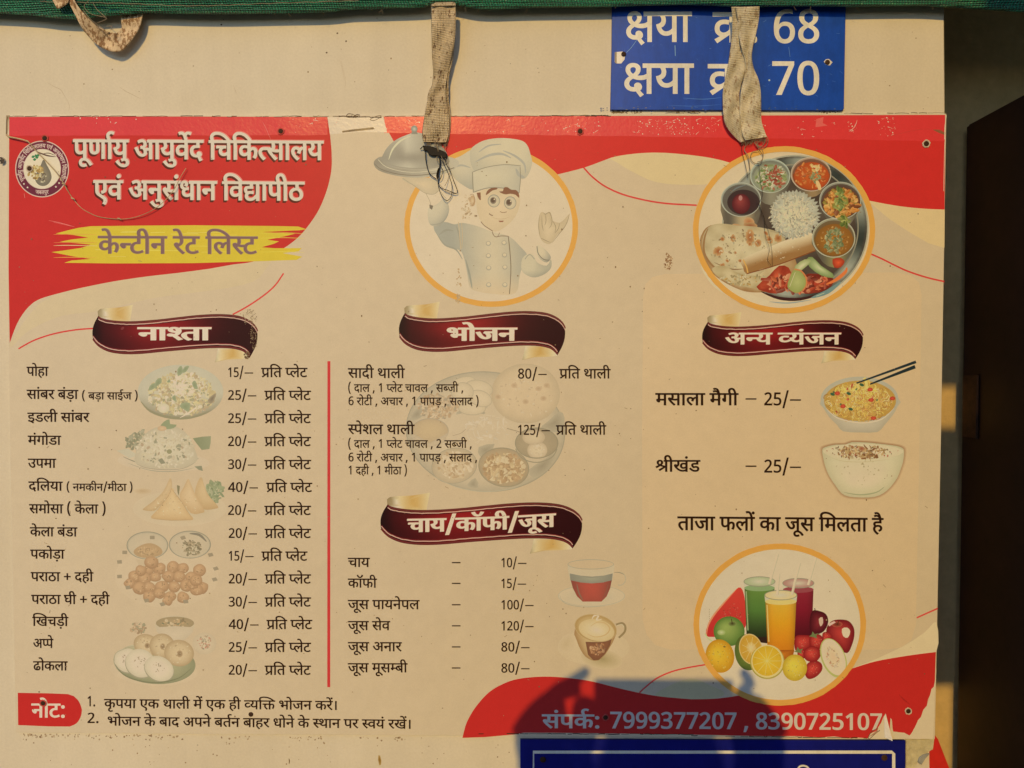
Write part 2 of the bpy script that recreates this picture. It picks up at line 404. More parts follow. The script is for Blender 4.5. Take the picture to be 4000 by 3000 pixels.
        if fl:
            bm = bmesh.new(); bm.from_mesh(me); bm.faces.ensure_lookup_table()
            for i in fl: bm.faces[i].normal_flip()
            bm.to_mesh(me); bm.free()
        return link(name, me, mat or M_PRINT, parent)
# letter outlines: per letter its contours, each a flat run of x, y, on-curve
LETTERS = [
[[479,551,1,479,0,1,398,0,1,398,191,1,369,172,0,301,146,0,254,146,1,214,146,0,149,173,0,128,194,1,103,221,0,79,294,0,79,358,1,79,551,1,0,551,1,0,622,1,583,622,1,583,551,1],[398,551,1,160,551,1,160,369,1,160,328,0,166,280,0,179,251,0,190,240,1,213,217,0,263,217,1,303,217,0,373,255,0,398,280,1]],
[[-63,-245,1,-88,-255,0,-145,-268,0,-173,-268,1,-248,-268,0,-333,-189,0,-333,-126,1,-333,-69,0,-241,11,0,-162,11,1,-87,11,0,25,-45,0,111,-136,0,145,-189,1,83,-228,1,29,-145,0,-83,-57,0,-156,-57,1,-207,-57,0,-259,-96,0,-259,-128,1,-259,-166,0,-209,-196,0,-178,-196,1,-151,-196,0,-109,-185,0,-88,-175,1]],
[[634,551,1,634,0,1,553,0,1,553,551,1,420,551,1,420,321,1,420,279,0,403,221,0,385,198,1,364,173,0,298,146,0,251,146,1,158,146,0,114,205,1,97,228,0,79,298,0,79,352,1,79,551,1,0,551,1,0,622,1,737,622,1,737,551,1],[249,217,1,301,217,0,321,249,1,332,266,0,339,310,0,339,353,1,339,551,1,160,551,1,160,353,1,160,314,0,168,268,0,178,251,1,189,235,0,222,217,0]],
[[170,551,1,170,0,1,89,0,1,89,551,1,0,551,1,0,622,1,273,622,1,273,551,1]],
[[-190,615,1,-211,650,0,-240,726,0,-240,762,1,-240,829,0,-151,896,0,-85,896,1,-53,896,0,1,883,0,21,872,1,-1,806,1,-18,815,0,-56,827,0,-78,827,1,-118,827,0,-160,782,0,-160,747,1,-160,714,0,-133,651,0,-108,615,1]],
[[595,622,1,595,551,1,491,551,1,491,0,1,410,0,1,410,179,1,382,161,0,304,132,0,253,132,1,163,132,0,52,253,0,38,353,1,100,366,0,160,413,0,160,457,1,160,485,0,137,533,0,123,551,1,0,551,1,0,622,1],[129,301,1,149,252,0,210,203,0,259,203,1,309,203,0,383,245,0,410,274,1,410,551,1,211,551,1,240,499,0,240,445,1,240,337,0]],
[[-248,-12,1,-194,11,0,-136,11,1,-61,11,0,22,-66,0,22,-129,1,22,-190,0,-71,-268,0,-157,-268,1,-254,-268,0,-395,-176,0,-455,-100,1,-394,-57,1,-355,-105,0,-285,-167,0,-206,-196,0,-157,-196,1,-51,-196,0,-51,-122,1,-51,-89,0,-100,-57,0,-131,-57,1,-158,-57,0,-201,-68,0,-222,-79,1]],
[[470,218,1,470,148,0,379,80,0,312,80,1,226,80,0,92,208,0,29,356,1,100,382,1,143,276,0,243,153,0,305,153,1,343,153,0,391,188,0,391,227,1,391,264,0,350,322,0,318,347,1,291,342,0,260,341,1,255,411,1,323,413,0,380,457,0,380,494,1,380,530,0,333,562,0,302,562,1,265,562,0,205,542,0,171,525,1,146,594,1,172,608,0,249,632,0,298,632,1,376,632,0,459,554,0,459,495,1,459,417,0,392,375,1,403,365,0,412,355,1,450,350,0,486,350,1,518,350,0,568,356,0,594,363,1,594,551,1,521,551,1,521,622,1,1038,622,1,1038,551,1,934,551,1,934,0,1,853,0,1,853,551,1,675,551,1,675,0,1,594,0,1,594,290,1,570,284,0,524,279,0,498,279,1,481,279,0,455,282,1,470,252,0]],
[[571,551,1,467,551,1,467,0,1,387,0,1,387,165,1,361,147,0,286,118,0,233,118,1,179,118,0,95,160,0,46,235,0,46,286,1,46,372,0,161,464,0,255,464,1,268,464,0,307,461,0,344,457,0,354,454,1,349,381,1,330,385,0,282,391,0,259,391,1,197,391,0,127,337,0,127,287,1,127,236,0,190,188,0,235,188,1,287,188,0,362,233,0,387,260,1,387,551,1,0,551,1,0,622,1,571,622,1]],
[[-169,615,1,-190,694,0,-231,785,0,-281,823,0,-315,823,1,-337,823,0,-371,814,0,-385,809,1,-409,882,1,-370,896,0,-318,896,1,-269,896,0,-209,862,0,-181,819,1,-156,896,0,-55,896,1,-23,896,0,31,883,0,51,872,1,29,806,1,12,815,0,-26,827,0,-48,827,1,-88,827,0,-130,782,0,-130,747,1,-130,736,0,-129,726,1,-111,679,0,-94,615,1]],
[[413,-58,1,392,-24,0,354,46,0,342,73,1,330,71,0,302,68,0,287,68,1,245,68,0,160,89,0,89,136,0,46,215,0,46,272,1,46,316,0,77,379,0,102,401,1,135,430,0,231,456,0,290,456,1,295,456,1,295,551,1,0,551,1,0,622,1,534,622,1,534,551,1,376,551,1,376,385,1,327,385,1,269,385,0,198,371,0,173,355,1,151,340,0,126,294,0,126,262,1,126,209,0,205,140,0,287,140,1,293,140,0,305,140,0,312,141,1,306,161,0,306,176,1,306,211,0,348,240,0,373,240,1,416,240,0,461,191,0,461,162,1,461,130,0,432,95,0,410,86,1,422,62,0,455,11,0,480,-24,1]],
[[89,551,1,0,551,1,0,622,1,80,622,1,68,644,0,53,693,0,53,724,1,53,803,0,181,896,0,290,896,1,404,896,0,594,826,0,749,699,0,809,615,1,722,615,1,631,718,0,424,824,0,311,824,1,226,824,0,134,765,0,134,711,1,134,683,0,153,639,0,165,622,1,273,622,1,273,551,1,170,551,1,170,0,1,89,0,1]],
[[649,551,1,545,551,1,545,0,1,465,0,1,465,165,1,439,148,0,367,118,0,317,118,1,240,118,0,141,204,0,141,275,1,141,304,0,166,355,0,185,371,1,38,369,1,38,441,1,331,441,1,349,441,0,385,440,0,389,440,1,382,370,1,350,370,1,292,370,0,221,321,0,221,274,1,221,231,0,279,188,0,317,188,1,367,188,0,438,231,0,465,260,1,465,551,1,0,551,1,0,622,1,649,622,1]],
[[89,551,1,0,551,1,0,622,1,80,622,1,68,644,0,53,693,0,53,723,1,53,802,0,175,896,0,277,896,1,381,896,0,556,826,0,700,700,0,756,615,1,671,615,1,501,824,0,297,824,1,220,824,0,134,765,0,134,712,1,134,683,0,153,639,0,165,622,1,273,622,1,273,551,1,170,551,1,170,0,1,89,0,1]],
[[777,551,1,452,551,1,452,349,1,500,399,0,569,399,1,634,399,0,716,316,0,716,239,1,716,193,0,686,89,0,651,39,1,579,80,1,604,112,0,636,196,0,636,237,1,636,284,0,597,330,0,562,330,1,508,330,0,452,258,1,452,0,1,371,0,1,371,174,1,347,154,0,276,118,0,226,118,1,179,118,0,96,156,0,46,233,0,46,290,1,46,370,0,156,464,0,244,464,1,267,464,0,324,457,0,339,454,1,333,381,1,317,385,0,268,391,0,249,391,1,191,391,0,127,339,0,127,292,1,127,239,0,188,188,0,228,188,1,272,188,0,341,230,0,371,260,1,371,551,1,0,551,1,0,622,1,777,622,1]],
[[0,622,1,363,622,1,363,551,1,0,551,1],[45,242,1,45,277,0,72,333,0,93,351,1,122,376,0,204,399,0,272,399,1,380,399,1,380,328,1,291,328,1,230,328,0,169,316,0,150,299,1,126,280,0,126,237,1,126,188,0,200,97,0,271,40,1,217,-12,1,171,28,0,92,108,0,45,194,0]],
[[587,551,1,587,0,1,506,0,1,506,266,1,477,257,0,419,251,0,380,251,1,338,251,0,245,266,0,212,277,1,192,264,0,167,253,1,208,201,0,319,91,0,380,42,1,326,-12,1,270,37,0,171,137,0,95,225,0,73,256,1,51,287,0,40,323,0,40,340,1,40,359,0,70,393,0,104,393,1,129,393,0,166,370,0,181,350,1,202,369,0,217,428,0,217,458,1,217,488,0,208,536,0,201,551,1,0,551,1,0,622,1,691,622,1,691,551,1],[369,322,1,408,322,0,472,330,0,506,339,1,506,551,1,281,551,1,288,534,0,298,488,0,298,458,1,298,416,0,279,354,0,262,333,1,314,322,0]],
[[0,551,1,0,622,1,693,622,1,693,551,1,589,551,1,589,0,1,508,0,1,508,355,1,502,356,0,494,356,1,470,356,0,420,332,0,374,269,0,356,208,1,279,232,1,291,278,0,311,313,1,287,331,0,239,353,0,209,353,1,169,353,0,126,307,0,126,271,1,126,233,0,169,164,0,251,89,0,309,40,1,255,-12,1,197,38,0,101,129,0,45,222,0,45,275,1,45,328,0,94,395,0,168,426,0,204,426,1,248,426,0,321,397,0,354,370,1,412,426,0,499,426,1,504,426,0,508,426,1,508,551,1]],
[[568,551,1,474,551,1,474,380,1,474,329,0,459,269,0,441,246,1,404,198,0,323,192,1,307,266,1,329,270,0,360,281,0,370,292,1,382,304,0,393,339,0,393,380,1,393,551,1,160,551,1,160,353,1,160,307,0,166,249,0,186,211,0,226,180,0,260,160,1,370,98,1,433,62,0,486,-3,0,486,-53,1,486,-93,0,453,-164,0,439,-184,1,367,-142,1,380,-122,0,403,-77,0,403,-55,1,403,-36,0,387,-7,0,339,28,0,290,56,1,203,106,1,164,129,0,109,178,0,95,212,1,79,248,0,79,316,1,79,551,1,0,551,1,0,622,1,568,622,1]],
[[-185,772,1,-185,796,0,-152,830,0,-130,830,1,-107,830,0,-75,796,0,-75,772,1,-75,748,0,-107,714,0,-130,714,1,-152,714,0,-185,748,0]],
[[470,218,1,470,148,0,379,80,0,312,80,1,226,80,0,92,208,0,29,356,1,100,382,1,143,276,0,243,153,0,305,153,1,343,153,0,391,188,0,391,227,1,391,264,0,350,322,0,318,347,1,291,342,0,260,341,1,255,411,1,323,413,0,380,457,0,380,494,1,380,530,0,333,562,0,302,562,1,265,562,0,205,542,0,171,525,1,146,594,1,172,608,0,249,632,0,298,632,1,376,632,0,459,554,0,459,495,1,459,417,0,392,375,1,403,365,0,412,355,1,450,350,0,486,350,1,518,350,0,568,356,0,594,363,1,594,551,1,521,551,1,521,622,1,779,622,1,779,551,1,675,551,1,675,0,1,594,0,1,594,290,1,570,284,0,524,279,0,498,279,1,481,279,0,455,282,1,470,252,0]],
[[0,622,1,569,622,1,569,551,1,466,551,1,466,0,1,385,0,1,385,298,1,204,298,1,204,244,1,204,216,0,176,188,0,153,188,1,129,188,0,75,230,0,37,290,0,37,318,1,37,341,0,64,369,0,98,369,1,385,369,1,385,551,1,0,551,1]],
[[630,551,1,526,551,1,526,0,1,445,0,1,445,150,1,414,130,0,341,103,0,283,103,1,206,103,0,111,184,0,111,251,1,111,278,0,129,328,0,148,348,1,101,366,0,42,437,0,42,493,1,42,553,0,124,632,0,187,632,1,240,632,0,311,576,0,311,531,1,311,484,0,271,443,1,210,482,1,221,492,0,230,515,0,230,526,1,230,541,0,210,568,0,184,568,1,156,568,0,116,524,0,116,489,1,116,457,0,147,418,0,196,400,0,223,397,1,253,405,0,288,405,1,299,405,0,326,403,0,333,402,1,326,332,1,320,333,0,303,333,0,298,333,1,248,333,0,191,292,0,191,254,1,191,213,0,248,173,0,292,173,1,345,173,0,419,216,0,445,245,1,445,551,1,383,551,1,383,622,1,630,622,1]],
[[264,-11,1,179,-11,0,77,69,0,77,136,1,77,190,0,108,230,1,80,252,0,42,312,0,42,352,1,42,380,0,62,420,0,79,433,1,102,451,0,160,465,0,202,465,1,270,465,1,270,551,1,0,551,1,0,622,1,699,622,1,699,551,1,595,551,1,595,-12,1,514,-12,1,514,101,1,491,77,0,422,25,0,327,-11,0],[514,551,1,351,551,1,351,394,1,203,394,1,172,394,0,146,388,0,137,381,1,122,369,0,122,347,1,122,325,0,146,290,0,166,277,1,214,300,0,277,300,1,290,300,0,328,297,0,363,293,0,373,290,1,367,218,1,349,221,0,305,227,0,282,227,1,220,227,0,158,182,0,158,141,1,158,99,0,217,59,0,265,59,1,344,59,0,462,143,0,514,211,1]],
[[-185,615,1,-202,650,0,-220,714,0,-220,748,1,-220,813,0,-136,896,0,-61,896,1,-1,896,0,79,839,0,137,718,0,163,622,1,273,622,1,273,551,1,170,551,1,170,0,1,89,0,1,89,551,1,0,551,1,0,622,1,87,622,1,59,726,0,-2,825,0,-57,825,1,-97,825,0,-139,776,0,-139,733,1,-139,699,0,-119,644,0,-105,615,1]],
[[600,551,1,371,551,1,371,414,1,451,384,0,539,271,0,539,198,1,539,128,0,473,41,0,363,0,0,297,0,1,184,0,0,46,113,0,46,216,1,46,283,0,114,374,0,225,420,0,287,420,1,290,420,1,290,551,1,0,551,1,0,622,1,600,622,1],[293,72,1,364,72,0,458,133,0,458,200,1,458,248,0,400,325,0,343,349,1,308,349,1,234,349,0,187,321,1,159,304,0,126,249,0,126,210,1,126,140,0,221,72,0]],
[[-169,615,1,-190,694,0,-231,785,0,-281,823,0,-315,823,1,-337,823,0,-371,814,0,-385,809,1,-409,882,1,-370,896,0,-318,896,1,-264,896,0,-185,845,0,-122,722,0,-94,615,1]],
[[0,622,1,373,622,1,373,551,1,0,551,1],[204,298,1,204,244,1,204,216,0,176,188,0,153,188,1,129,188,0,75,230,0,37,290,0,37,318,1,37,341,0,64,369,0,98,369,1,385,369,1,385,298,1]],
[[519,551,1,371,551,1,371,349,1,316,349,1,268,349,0,204,333,0,181,318,1,126,280,0,126,215,1,126,167,0,170,104,0,241,74,0,283,74,1,337,74,0,413,99,0,455,121,1,482,47,1,438,27,0,339,0,0,286,0,1,217,0,0,108,52,0,46,150,0,46,220,1,46,285,0,114,374,0,225,420,0,288,420,1,290,420,1,290,551,1,0,551,1,0,622,1,519,622,1]],
[[395,42,1,341,-12,1,282,37,0,178,137,0,98,225,0,75,256,1,53,287,0,40,323,0,40,340,1,40,359,0,70,393,0,104,393,1,129,393,0,166,370,0,181,349,1,220,369,0,256,429,0,256,468,1,256,491,0,246,536,0,239,551,1,0,551,1,0,622,1,424,622,1,424,551,1,320,551,1,336,516,0,336,458,1,336,403,0,292,327,0,216,274,0,167,254,1,212,202,0,331,91,0]],
[[89,551,1,0,551,1,0,622,1,80,622,1,68,644,0,53,693,0,53,724,1,53,804,0,187,896,0,302,896,1,427,896,0,633,825,0,798,699,0,861,615,1,772,615,1,674,718,0,449,824,0,325,824,1,233,824,0,134,766,0,134,710,1,134,682,0,153,639,0,165,622,1,273,622,1,273,551,1,170,551,1,170,0,1,89,0,1]],
[[369,322,1,400,322,0,450,327,0,478,332,1,486,260,1,461,255,0,409,251,0,380,251,1,338,251,0,245,266,0,212,277,1,192,264,0,167,253,1,208,201,0,319,91,0,380,42,1,326,-12,1,270,37,0,171,137,0,95,225,0,73,256,1,51,287,0,40,323,0,40,340,1,40,359,0,70,393,0,104,393,1,129,393,0,166,370,0,181,350,1,202,369,0,217,428,0,217,458,1,217,488,0,208,536,0,201,551,1,0,551,1,0,622,1,403,622,1,403,551,1,281,551,1,288,534,0,298,488,0,298,458,1,298,416,0,279,354,0,262,333,1,314,322,0]],
[[122,189,1,87,189,0,40,224,0,40,255,1,40,284,0,76,314,0,104,314,1,122,314,0,161,299,0,191,276,1,241,292,0,305,378,0,305,443,1,305,499,0,246,566,0,199,566,1,168,566,0,138,539,0,138,516,1,138,501,0,157,466,0,214,442,0,270,440,1,253,370,1,159,376,0,66,459,0,66,517,1,66,568,0,137,632,0,204,632,1,251,632,0,333,589,0,384,504,0,384,440,1,384,371,0,315,254,0,254,221,1,299,182,0,383,87,0,414,43,1,350,-1,1,299,71,0,216,164,0,179,194,1,152,189,0]],
[[481,551,1,481,0,1,400,0,1,400,328,1,291,328,1,230,328,0,169,316,0,150,299,1,126,280,0,126,237,1,126,188,0,200,97,0,271,40,1,217,-12,1,171,28,0,92,108,0,45,194,0,45,242,1,45,277,0,72,333,0,93,351,1,122,376,0,204,399,0,272,399,1,400,399,1,400,551,1,0,551,1,0,622,1,584,622,1,584,551,1]],
[[174,632,1,211,632,0,269,611,0,291,586,1,309,567,0,332,499,0,332,437,1,332,321,1,533,321,1,533,551,1,402,551,1,402,622,1,717,622,1,717,551,1,614,551,1,614,0,1,533,0,1,533,250,1,332,250,1,332,213,1,332,180,0,303,151,0,283,151,1,264,151,0,222,176,0,186,215,0,164,259,0,164,278,1,164,296,0,191,321,0,224,321,1,253,321,1,253,426,1,253,473,0,243,523,0,232,538,1,212,568,0,169,568,1,142,568,0,114,542,0,114,521,1,114,493,0,161,463,0,218,460,1,210,389,1,135,395,0,46,456,0,46,520,1,46,579,0,122,632,0]],
[[170,551,1,170,0,1,89,0,1,89,551,1,0,551,1,0,622,1,273,622,1,273,551,1],[90,615,1,69,694,0,28,785,0,-22,823,0,-56,823,1,-78,823,0,-112,814,0,-126,809,1,-150,882,1,-111,896,0,-59,896,1,-5,896,0,74,845,0,137,722,0,165,615,1]],
[[653,551,1,653,0,1,572,0,1,572,370,1,435,370,1,394,370,0,378,373,1,414,343,0,458,263,0,458,218,1,458,172,0,417,110,0,350,80,0,310,80,1,257,80,0,161,141,0,73,282,0,31,401,1,102,426,1,148,292,0,248,153,0,306,153,1,338,153,0,379,187,0,379,227,1,379,271,0,318,349,0,273,377,1,302,441,1,572,441,1,572,551,1,0,551,1,0,622,1,757,622,1,757,551,1]],
[[305,833,1,387,833,1,125,-166,1,42,-166,1]],
[[170,551,1,170,0,1,89,0,1,89,551,1,0,551,1,0,622,1,273,622,1,273,551,1],[298,863,1,275,763,0,168,680,0,91,680,1,19,680,0,-89,769,0,-123,863,1,-52,887,1,-26,817,0,41,749,0,94,749,1,151,749,0,206,822,0,222,889,1]],
[[460,551,1,460,349,1,485,373,0,543,399,0,578,399,1,643,399,0,725,316,0,725,239,1,725,193,0,695,89,0,660,39,1,588,80,1,613,112,0,645,196,0,645,237,1,645,284,0,605,330,0,570,330,1,517,330,0,460,257,1,460,0,1,379,0,1,379,193,1,355,174,0,291,146,0,248,146,1,208,146,0,144,175,0,125,197,1,100,226,0,79,297,0,79,354,1,79,551,1,0,551,1,0,622,1,786,622,1,786,551,1],[160,551,1,160,360,1,160,305,0,172,257,0,188,240,1,208,217,0,248,217,1,289,217,0,353,251,0,379,278,1,379,551,1]],
[[0,622,1,406,622,1,406,551,1,0,551,1],[425,193,1,388,162,0,293,118,0,233,118,1,179,118,0,95,160,0,46,235,0,46,286,1,46,372,0,161,464,0,255,464,1,268,464,0,307,461,0,344,457,0,354,454,1,349,381,1,330,385,0,282,391,0,259,391,1,197,391,0,127,337,0,127,287,1,127,236,0,190,188,0,235,188,1,287,188,0,362,233,0,387,259,1]],
[[321,69,1,357,80,0,403,116,0,403,148,1,403,186,0,345,229,0,280,229,1,211,229,0,138,172,0,138,124,1,138,93,0,161,35,0,232,-36,0,302,-89,1,248,-142,1,157,-71,0,58,53,0,58,130,1,58,168,0,89,227,0,115,248,1,96,266,0,69,318,0,69,352,1,69,380,0,89,420,0,106,433,1,129,450,0,188,465,0,229,465,1,361,465,1,361,551,1,0,551,1,0,622,1,546,622,1,546,551,1,442,551,1,442,394,1,230,394,1,199,394,0,173,388,0,164,381,1,149,369,0,149,347,1,149,327,0,169,296,0,183,284,1,230,300,0,284,300,1,353,300,0,440,258,0,481,191,0,481,153,1,481,95,0,413,19,0,348,2,1]],
[[585,551,1,482,551,1,482,0,1,401,0,1,401,165,1,374,147,0,297,118,0,241,118,1,185,118,0,96,160,0,46,235,0,46,286,1,46,372,0,167,464,0,265,464,1,279,464,0,319,461,0,358,457,0,369,454,1,363,385,1,343,389,0,293,395,0,268,395,1,248,395,0,230,392,1,365,224,1,384,238,0,401,256,1,401,551,1,0,551,1,0,622,1,585,622,1],[127,287,1,127,235,0,194,184,0,242,184,1,260,184,0,293,190,0,308,195,1,168,370,1,127,342,0]],
[[358,222,1,329,222,0,271,208,0,248,197,1,201,225,0,137,301,0,137,352,1,137,380,0,157,420,0,174,433,1,197,450,0,259,465,0,308,465,1,401,465,1,401,551,1,0,551,1,0,622,1,592,622,1,592,551,1,482,551,1,482,394,1,298,394,1,267,394,0,241,388,0,232,381,1,217,369,0,217,347,1,217,323,0,245,290,0,261,277,1,307,294,0,362,294,1,436,294,0,534,219,0,534,154,1,534,87,0,436,0,0,337,0,1,239,0,0,84,88,0,25,158,1,86,207,1,143,139,0,262,74,0,337,74,1,453,74,0,453,152,1,453,187,0,404,222,0],[257,-134,1,257,-110,0,290,-76,0,312,-76,1,335,-76,0,367,-110,0,367,-134,1,367,-159,0,335,-192,0,312,-192,1,290,-192,0,257,-159,0]],
[[213,-165,1,138,-62,0,68,199,0,68,337,1,68,477,0,137,730,0,213,832,1,294,832,1,226,726,0,153,472,0,153,336,1,153,203,0,225,-56,0,295,-165,1]],
[[271,222,1,242,222,0,184,208,0,161,197,1,114,225,0,50,301,0,50,352,1,50,380,0,70,420,0,87,433,1,110,450,0,172,465,0,221,465,1,314,465,1,314,551,1,0,551,1,0,622,1,505,622,1,505,551,1,395,551,1,395,394,1,211,394,1,180,394,0,154,388,0,145,381,1,130,369,0,130,347,1,130,323,0,158,290,0,174,277,1,220,294,0,275,294,1,349,294,0,447,219,0,447,154,1,447,89,0,364,14,0,289,4,1,318,-8,0,381,-30,0,415,-40,1,382,-110,1,325,-84,0,221,-27,0,176,1,1,117,4,0,48,33,0,48,65,1,48,87,0,75,116,0,101,116,1,121,116,0,164,95,0,194,70,1,208,68,0,219,68,1,289,68,0,366,109,0,366,153,1,366,186,0,317,222,0],[293,615,1,272,650,0,243,726,0,243,762,1,243,829,0,332,896,0,398,896,1,430,896,0,484,883,0,504,872,1,482,806,1,465,815,0,427,827,0,405,827,1,365,827,0,323,782,0,323,747,1,323,714,0,350,651,0,375,615,1]],
[[60,-165,1,128,-59,0,200,197,0,200,330,1,200,464,0,129,723,0,59,832,1,141,832,1,216,729,0,286,467,0,286,329,1,286,190,0,216,-64,0,141,-165,1]],
[[271,222,1,242,222,0,184,208,0,161,197,1,114,225,0,50,301,0,50,352,1,50,380,0,70,420,0,87,433,1,110,450,0,172,465,0,221,465,1,314,465,1,314,551,1,0,551,1,0,622,1,505,622,1,505,551,1,395,551,1,395,394,1,211,394,1,180,394,0,154,388,0,145,381,1,130,369,0,130,347,1,130,323,0,158,290,0,174,277,1,220,294,0,275,294,1,349,294,0,447,219,0,447,154,1,447,89,0,364,14,0,289,4,1,318,-8,0,381,-30,0,415,-40,1,382,-110,1,325,-84,0,221,-27,0,176,1,1,117,4,0,48,33,0,48,65,1,48,87,0,75,116,0,101,116,1,121,116,0,164,95,0,194,70,1,208,68,0,219,68,1,289,68,0,366,109,0,366,153,1,366,186,0,317,222,0]],
[[358,222,1,329,222,0,271,208,0,248,197,1,201,225,0,137,301,0,137,352,1,137,380,0,157,420,0,174,433,1,197,450,0,259,465,0,308,465,1,401,465,1,401,551,1,0,551,1,0,622,1,592,622,1,592,551,1,482,551,1,482,394,1,298,394,1,267,394,0,241,388,0,232,381,1,217,369,0,217,347,1,217,323,0,245,290,0,261,277,1,307,294,0,362,294,1,436,294,0,534,219,0,534,154,1,534,87,0,436,0,0,337,0,1,239,0,0,84,88,0,25,158,1,86,207,1,143,139,0,262,74,0,337,74,1,453,74,0,453,152,1,453,187,0,404,222,0]],
[[509,551,1,509,0,1,428,0,1,428,250,1,207,250,1,207,213,1,207,180,0,178,151,0,159,151,1,140,151,0,98,176,0,62,215,0,39,259,0,39,278,1,39,296,0,66,321,0,100,321,1,126,321,1,126,551,1,0,551,1,0,622,1,612,622,1,612,551,1],[428,551,1,207,551,1,207,321,1,428,321,1]],
[[208,551,1,208,234,1,208,208,0,183,178,0,160,178,1,134,178,0,79,220,0,41,280,0,41,308,1,41,331,0,68,359,0,102,359,1,127,359,1,127,551,1,0,551,1,0,622,1,578,622,1,578,551,1,474,551,1,474,0,1,393,0,1,393,551,1]],
[[0,622,1,563,622,1,563,551,1,453,551,1,485,512,0,485,464,1,485,374,0,406,328,1,442,296,0,499,211,0,499,152,1,499,102,0,454,34,0,376,0,0,328,0,1,271,0,0,168,61,0,73,199,0,29,313,1,100,338,1,128,260,0,195,141,0,274,74,0,320,74,1,361,74,0,414,111,0,414,160,1,414,201,0,369,270,0,329,301,1,299,295,0,264,294,1,259,364,1,333,366,0,404,414,0,404,463,1,404,493,0,374,538,0,351,551,1,0,551,1]],
[[239,286,1,50,286,1,50,359,1,239,359,1,239,548,1,312,548,1,312,359,1,501,359,1,501,286,1,312,286,1,312,97,1,239,97,1]],
[[605,551,1,502,551,1,502,0,1,421,0,1,421,166,1,390,146,0,314,118,0,259,118,1,182,118,0,86,199,0,86,266,1,86,294,0,106,346,0,128,366,1,88,385,0,42,455,0,42,497,1,42,528,0,52,551,1,0,551,1,0,622,1,605,622,1],[167,269,1,167,227,0,223,188,0,267,188,1,319,188,0,396,231,0,421,260,1,421,551,1,145,551,1,123,527,0,123,494,1,123,457,0,166,417,0,200,412,1,228,419,0,263,419,1,290,419,0,308,417,1,302,347,1,295,348,0,279,348,0,273,348,1,224,348,0,167,308,0]],
[[89,551,1,0,551,1,0,622,1,80,622,1,68,644,0,53,693,0,53,724,1,53,806,0,205,896,0,339,896,1,495,896,0,748,823,0,946,697,0,1019,615,1,924,615,1,804,716,0,524,824,0,366,824,1,251,824,0,134,768,0,134,708,1,134,682,0,153,638,0,165,622,1,273,622,1,273,551,1,170,551,1,170,0,1,89,0,1]],
[[729,551,1,729,0,1,648,0,1,648,45,1,613,26,0,530,7,0,488,7,1,380,7,0,183,114,0,85,239,1,58,274,0,40,319,0,40,338,1,40,359,0,70,393,0,104,393,1,129,393,0,166,370,0,181,350,1,202,369,0,217,428,0,217,458,1,217,484,0,210,531,0,201,551,1,0,551,1,0,622,1,833,622,1,833,551,1],[534,232,1,569,232,0,627,261,0,648,280,1,648,551,1,281,551,1,298,514,0,298,458,1,298,376,0,228,280,0,166,253,1,236,169,0,391,79,0,490,79,1,533,79,0,611,99,0,648,122,1,648,198,1,625,184,0,561,164,0,521,164,1,474,164,0,399,203,0,356,273,0,356,319,1,356,392,0,452,473,0,531,473,1,548,473,0,602,468,0,616,463,1,610,394,1,595,398,0,558,404,0,540,404,1,492,404,0,437,360,0,437,316,1,437,273,0,492,232,0]],
[[160,551,1,160,369,1,160,328,0,166,280,0,179,251,0,190,240,1,213,217,0,263,217,1,304,217,0,375,257,0,400,282,1,436,214,1,396,186,0,313,146,0,254,146,1,214,146,0,149,173,0,128,194,1,103,221,0,79,294,0,79,358,1,79,551,1,0,551,1,0,622,1,322,622,1,322,551,1]],
[[307,0,1,229,0,0,112,55,0,46,158,0,46,231,1,46,301,0,118,396,0,236,445,0,305,446,1,305,551,1,0,551,1,0,622,1,577,622,1,577,551,1,385,551,1,385,375,1,346,375,1,282,375,0,213,358,0,188,341,1,158,322,0,126,262,0,126,221,1,126,163,0,190,89,0,248,75,1,233,115,0,233,157,1,233,191,0,266,251,0,331,288,0,380,288,1,429,288,0,492,251,0,523,191,0,523,157,1,523,87,0,408,0,0],[306,140,1,306,103,0,323,70,1,378,71,0,448,116,0,448,157,1,448,187,0,413,221,0,385,221,1,350,221,0,306,178,0]],
[[45,53,1,214,153,1,160,162,0,128,194,1,103,221,0,79,294,0,79,358,1,79,551,1,0,551,1,0,622,1,583,622,1,583,551,1,479,551,1,479,0,1,398,0,1,398,193,1,92,-13,1],[398,551,1,160,551,1,160,369,1,160,328,0,166,280,0,179,251,0,190,240,1,213,217,0,262,217,1,301,217,0,373,255,0,398,280,1]],
[[553,551,1,553,0,1,472,0,1,472,180,1,443,161,0,363,132,0,308,132,1,223,132,0,104,229,0,83,322,1,178,342,0,255,413,0,255,467,1,255,517,0,208,568,0,171,568,1,146,568,0,114,544,0,114,521,1,114,470,0,195,461,1,187,391,1,122,400,0,46,461,0,46,519,1,46,575,0,119,632,0,172,632,1,213,632,0,288,597,0,336,525,0,336,469,1,336,395,0,256,303,0,182,274,1,205,238,0,263,203,0,314,203,1,366,203,0,440,243,0,472,275,1,472,551,1,390,551,1,390,622,1,656,622,1,656,551,1]],
[[261,0,1,261,446,1,261,488,0,264,589,0,265,622,1,249,605,0,226,584,0,206,567,1,134,508,1,87,568,1,274,714,1,347,714,1,347,0,1]],
[[238,-10,1,188,-10,0,96,9,0,64,29,1,64,113,1,86,98,0,147,77,0,213,66,0,240,66,1,317,66,0,404,140,0,404,219,1,404,290,0,318,363,0,236,363,1,210,363,0,143,354,0,123,350,1,79,378,1,106,714,1,443,714,1,443,633,1,183,633,1,164,428,1,180,432,0,235,438,0,266,438,1,331,438,0,434,391,0,495,298,0,495,229,1,495,117,0,363,-10,0]],
[[40,343,1,460,343,1,460,261,1,40,261,1]],
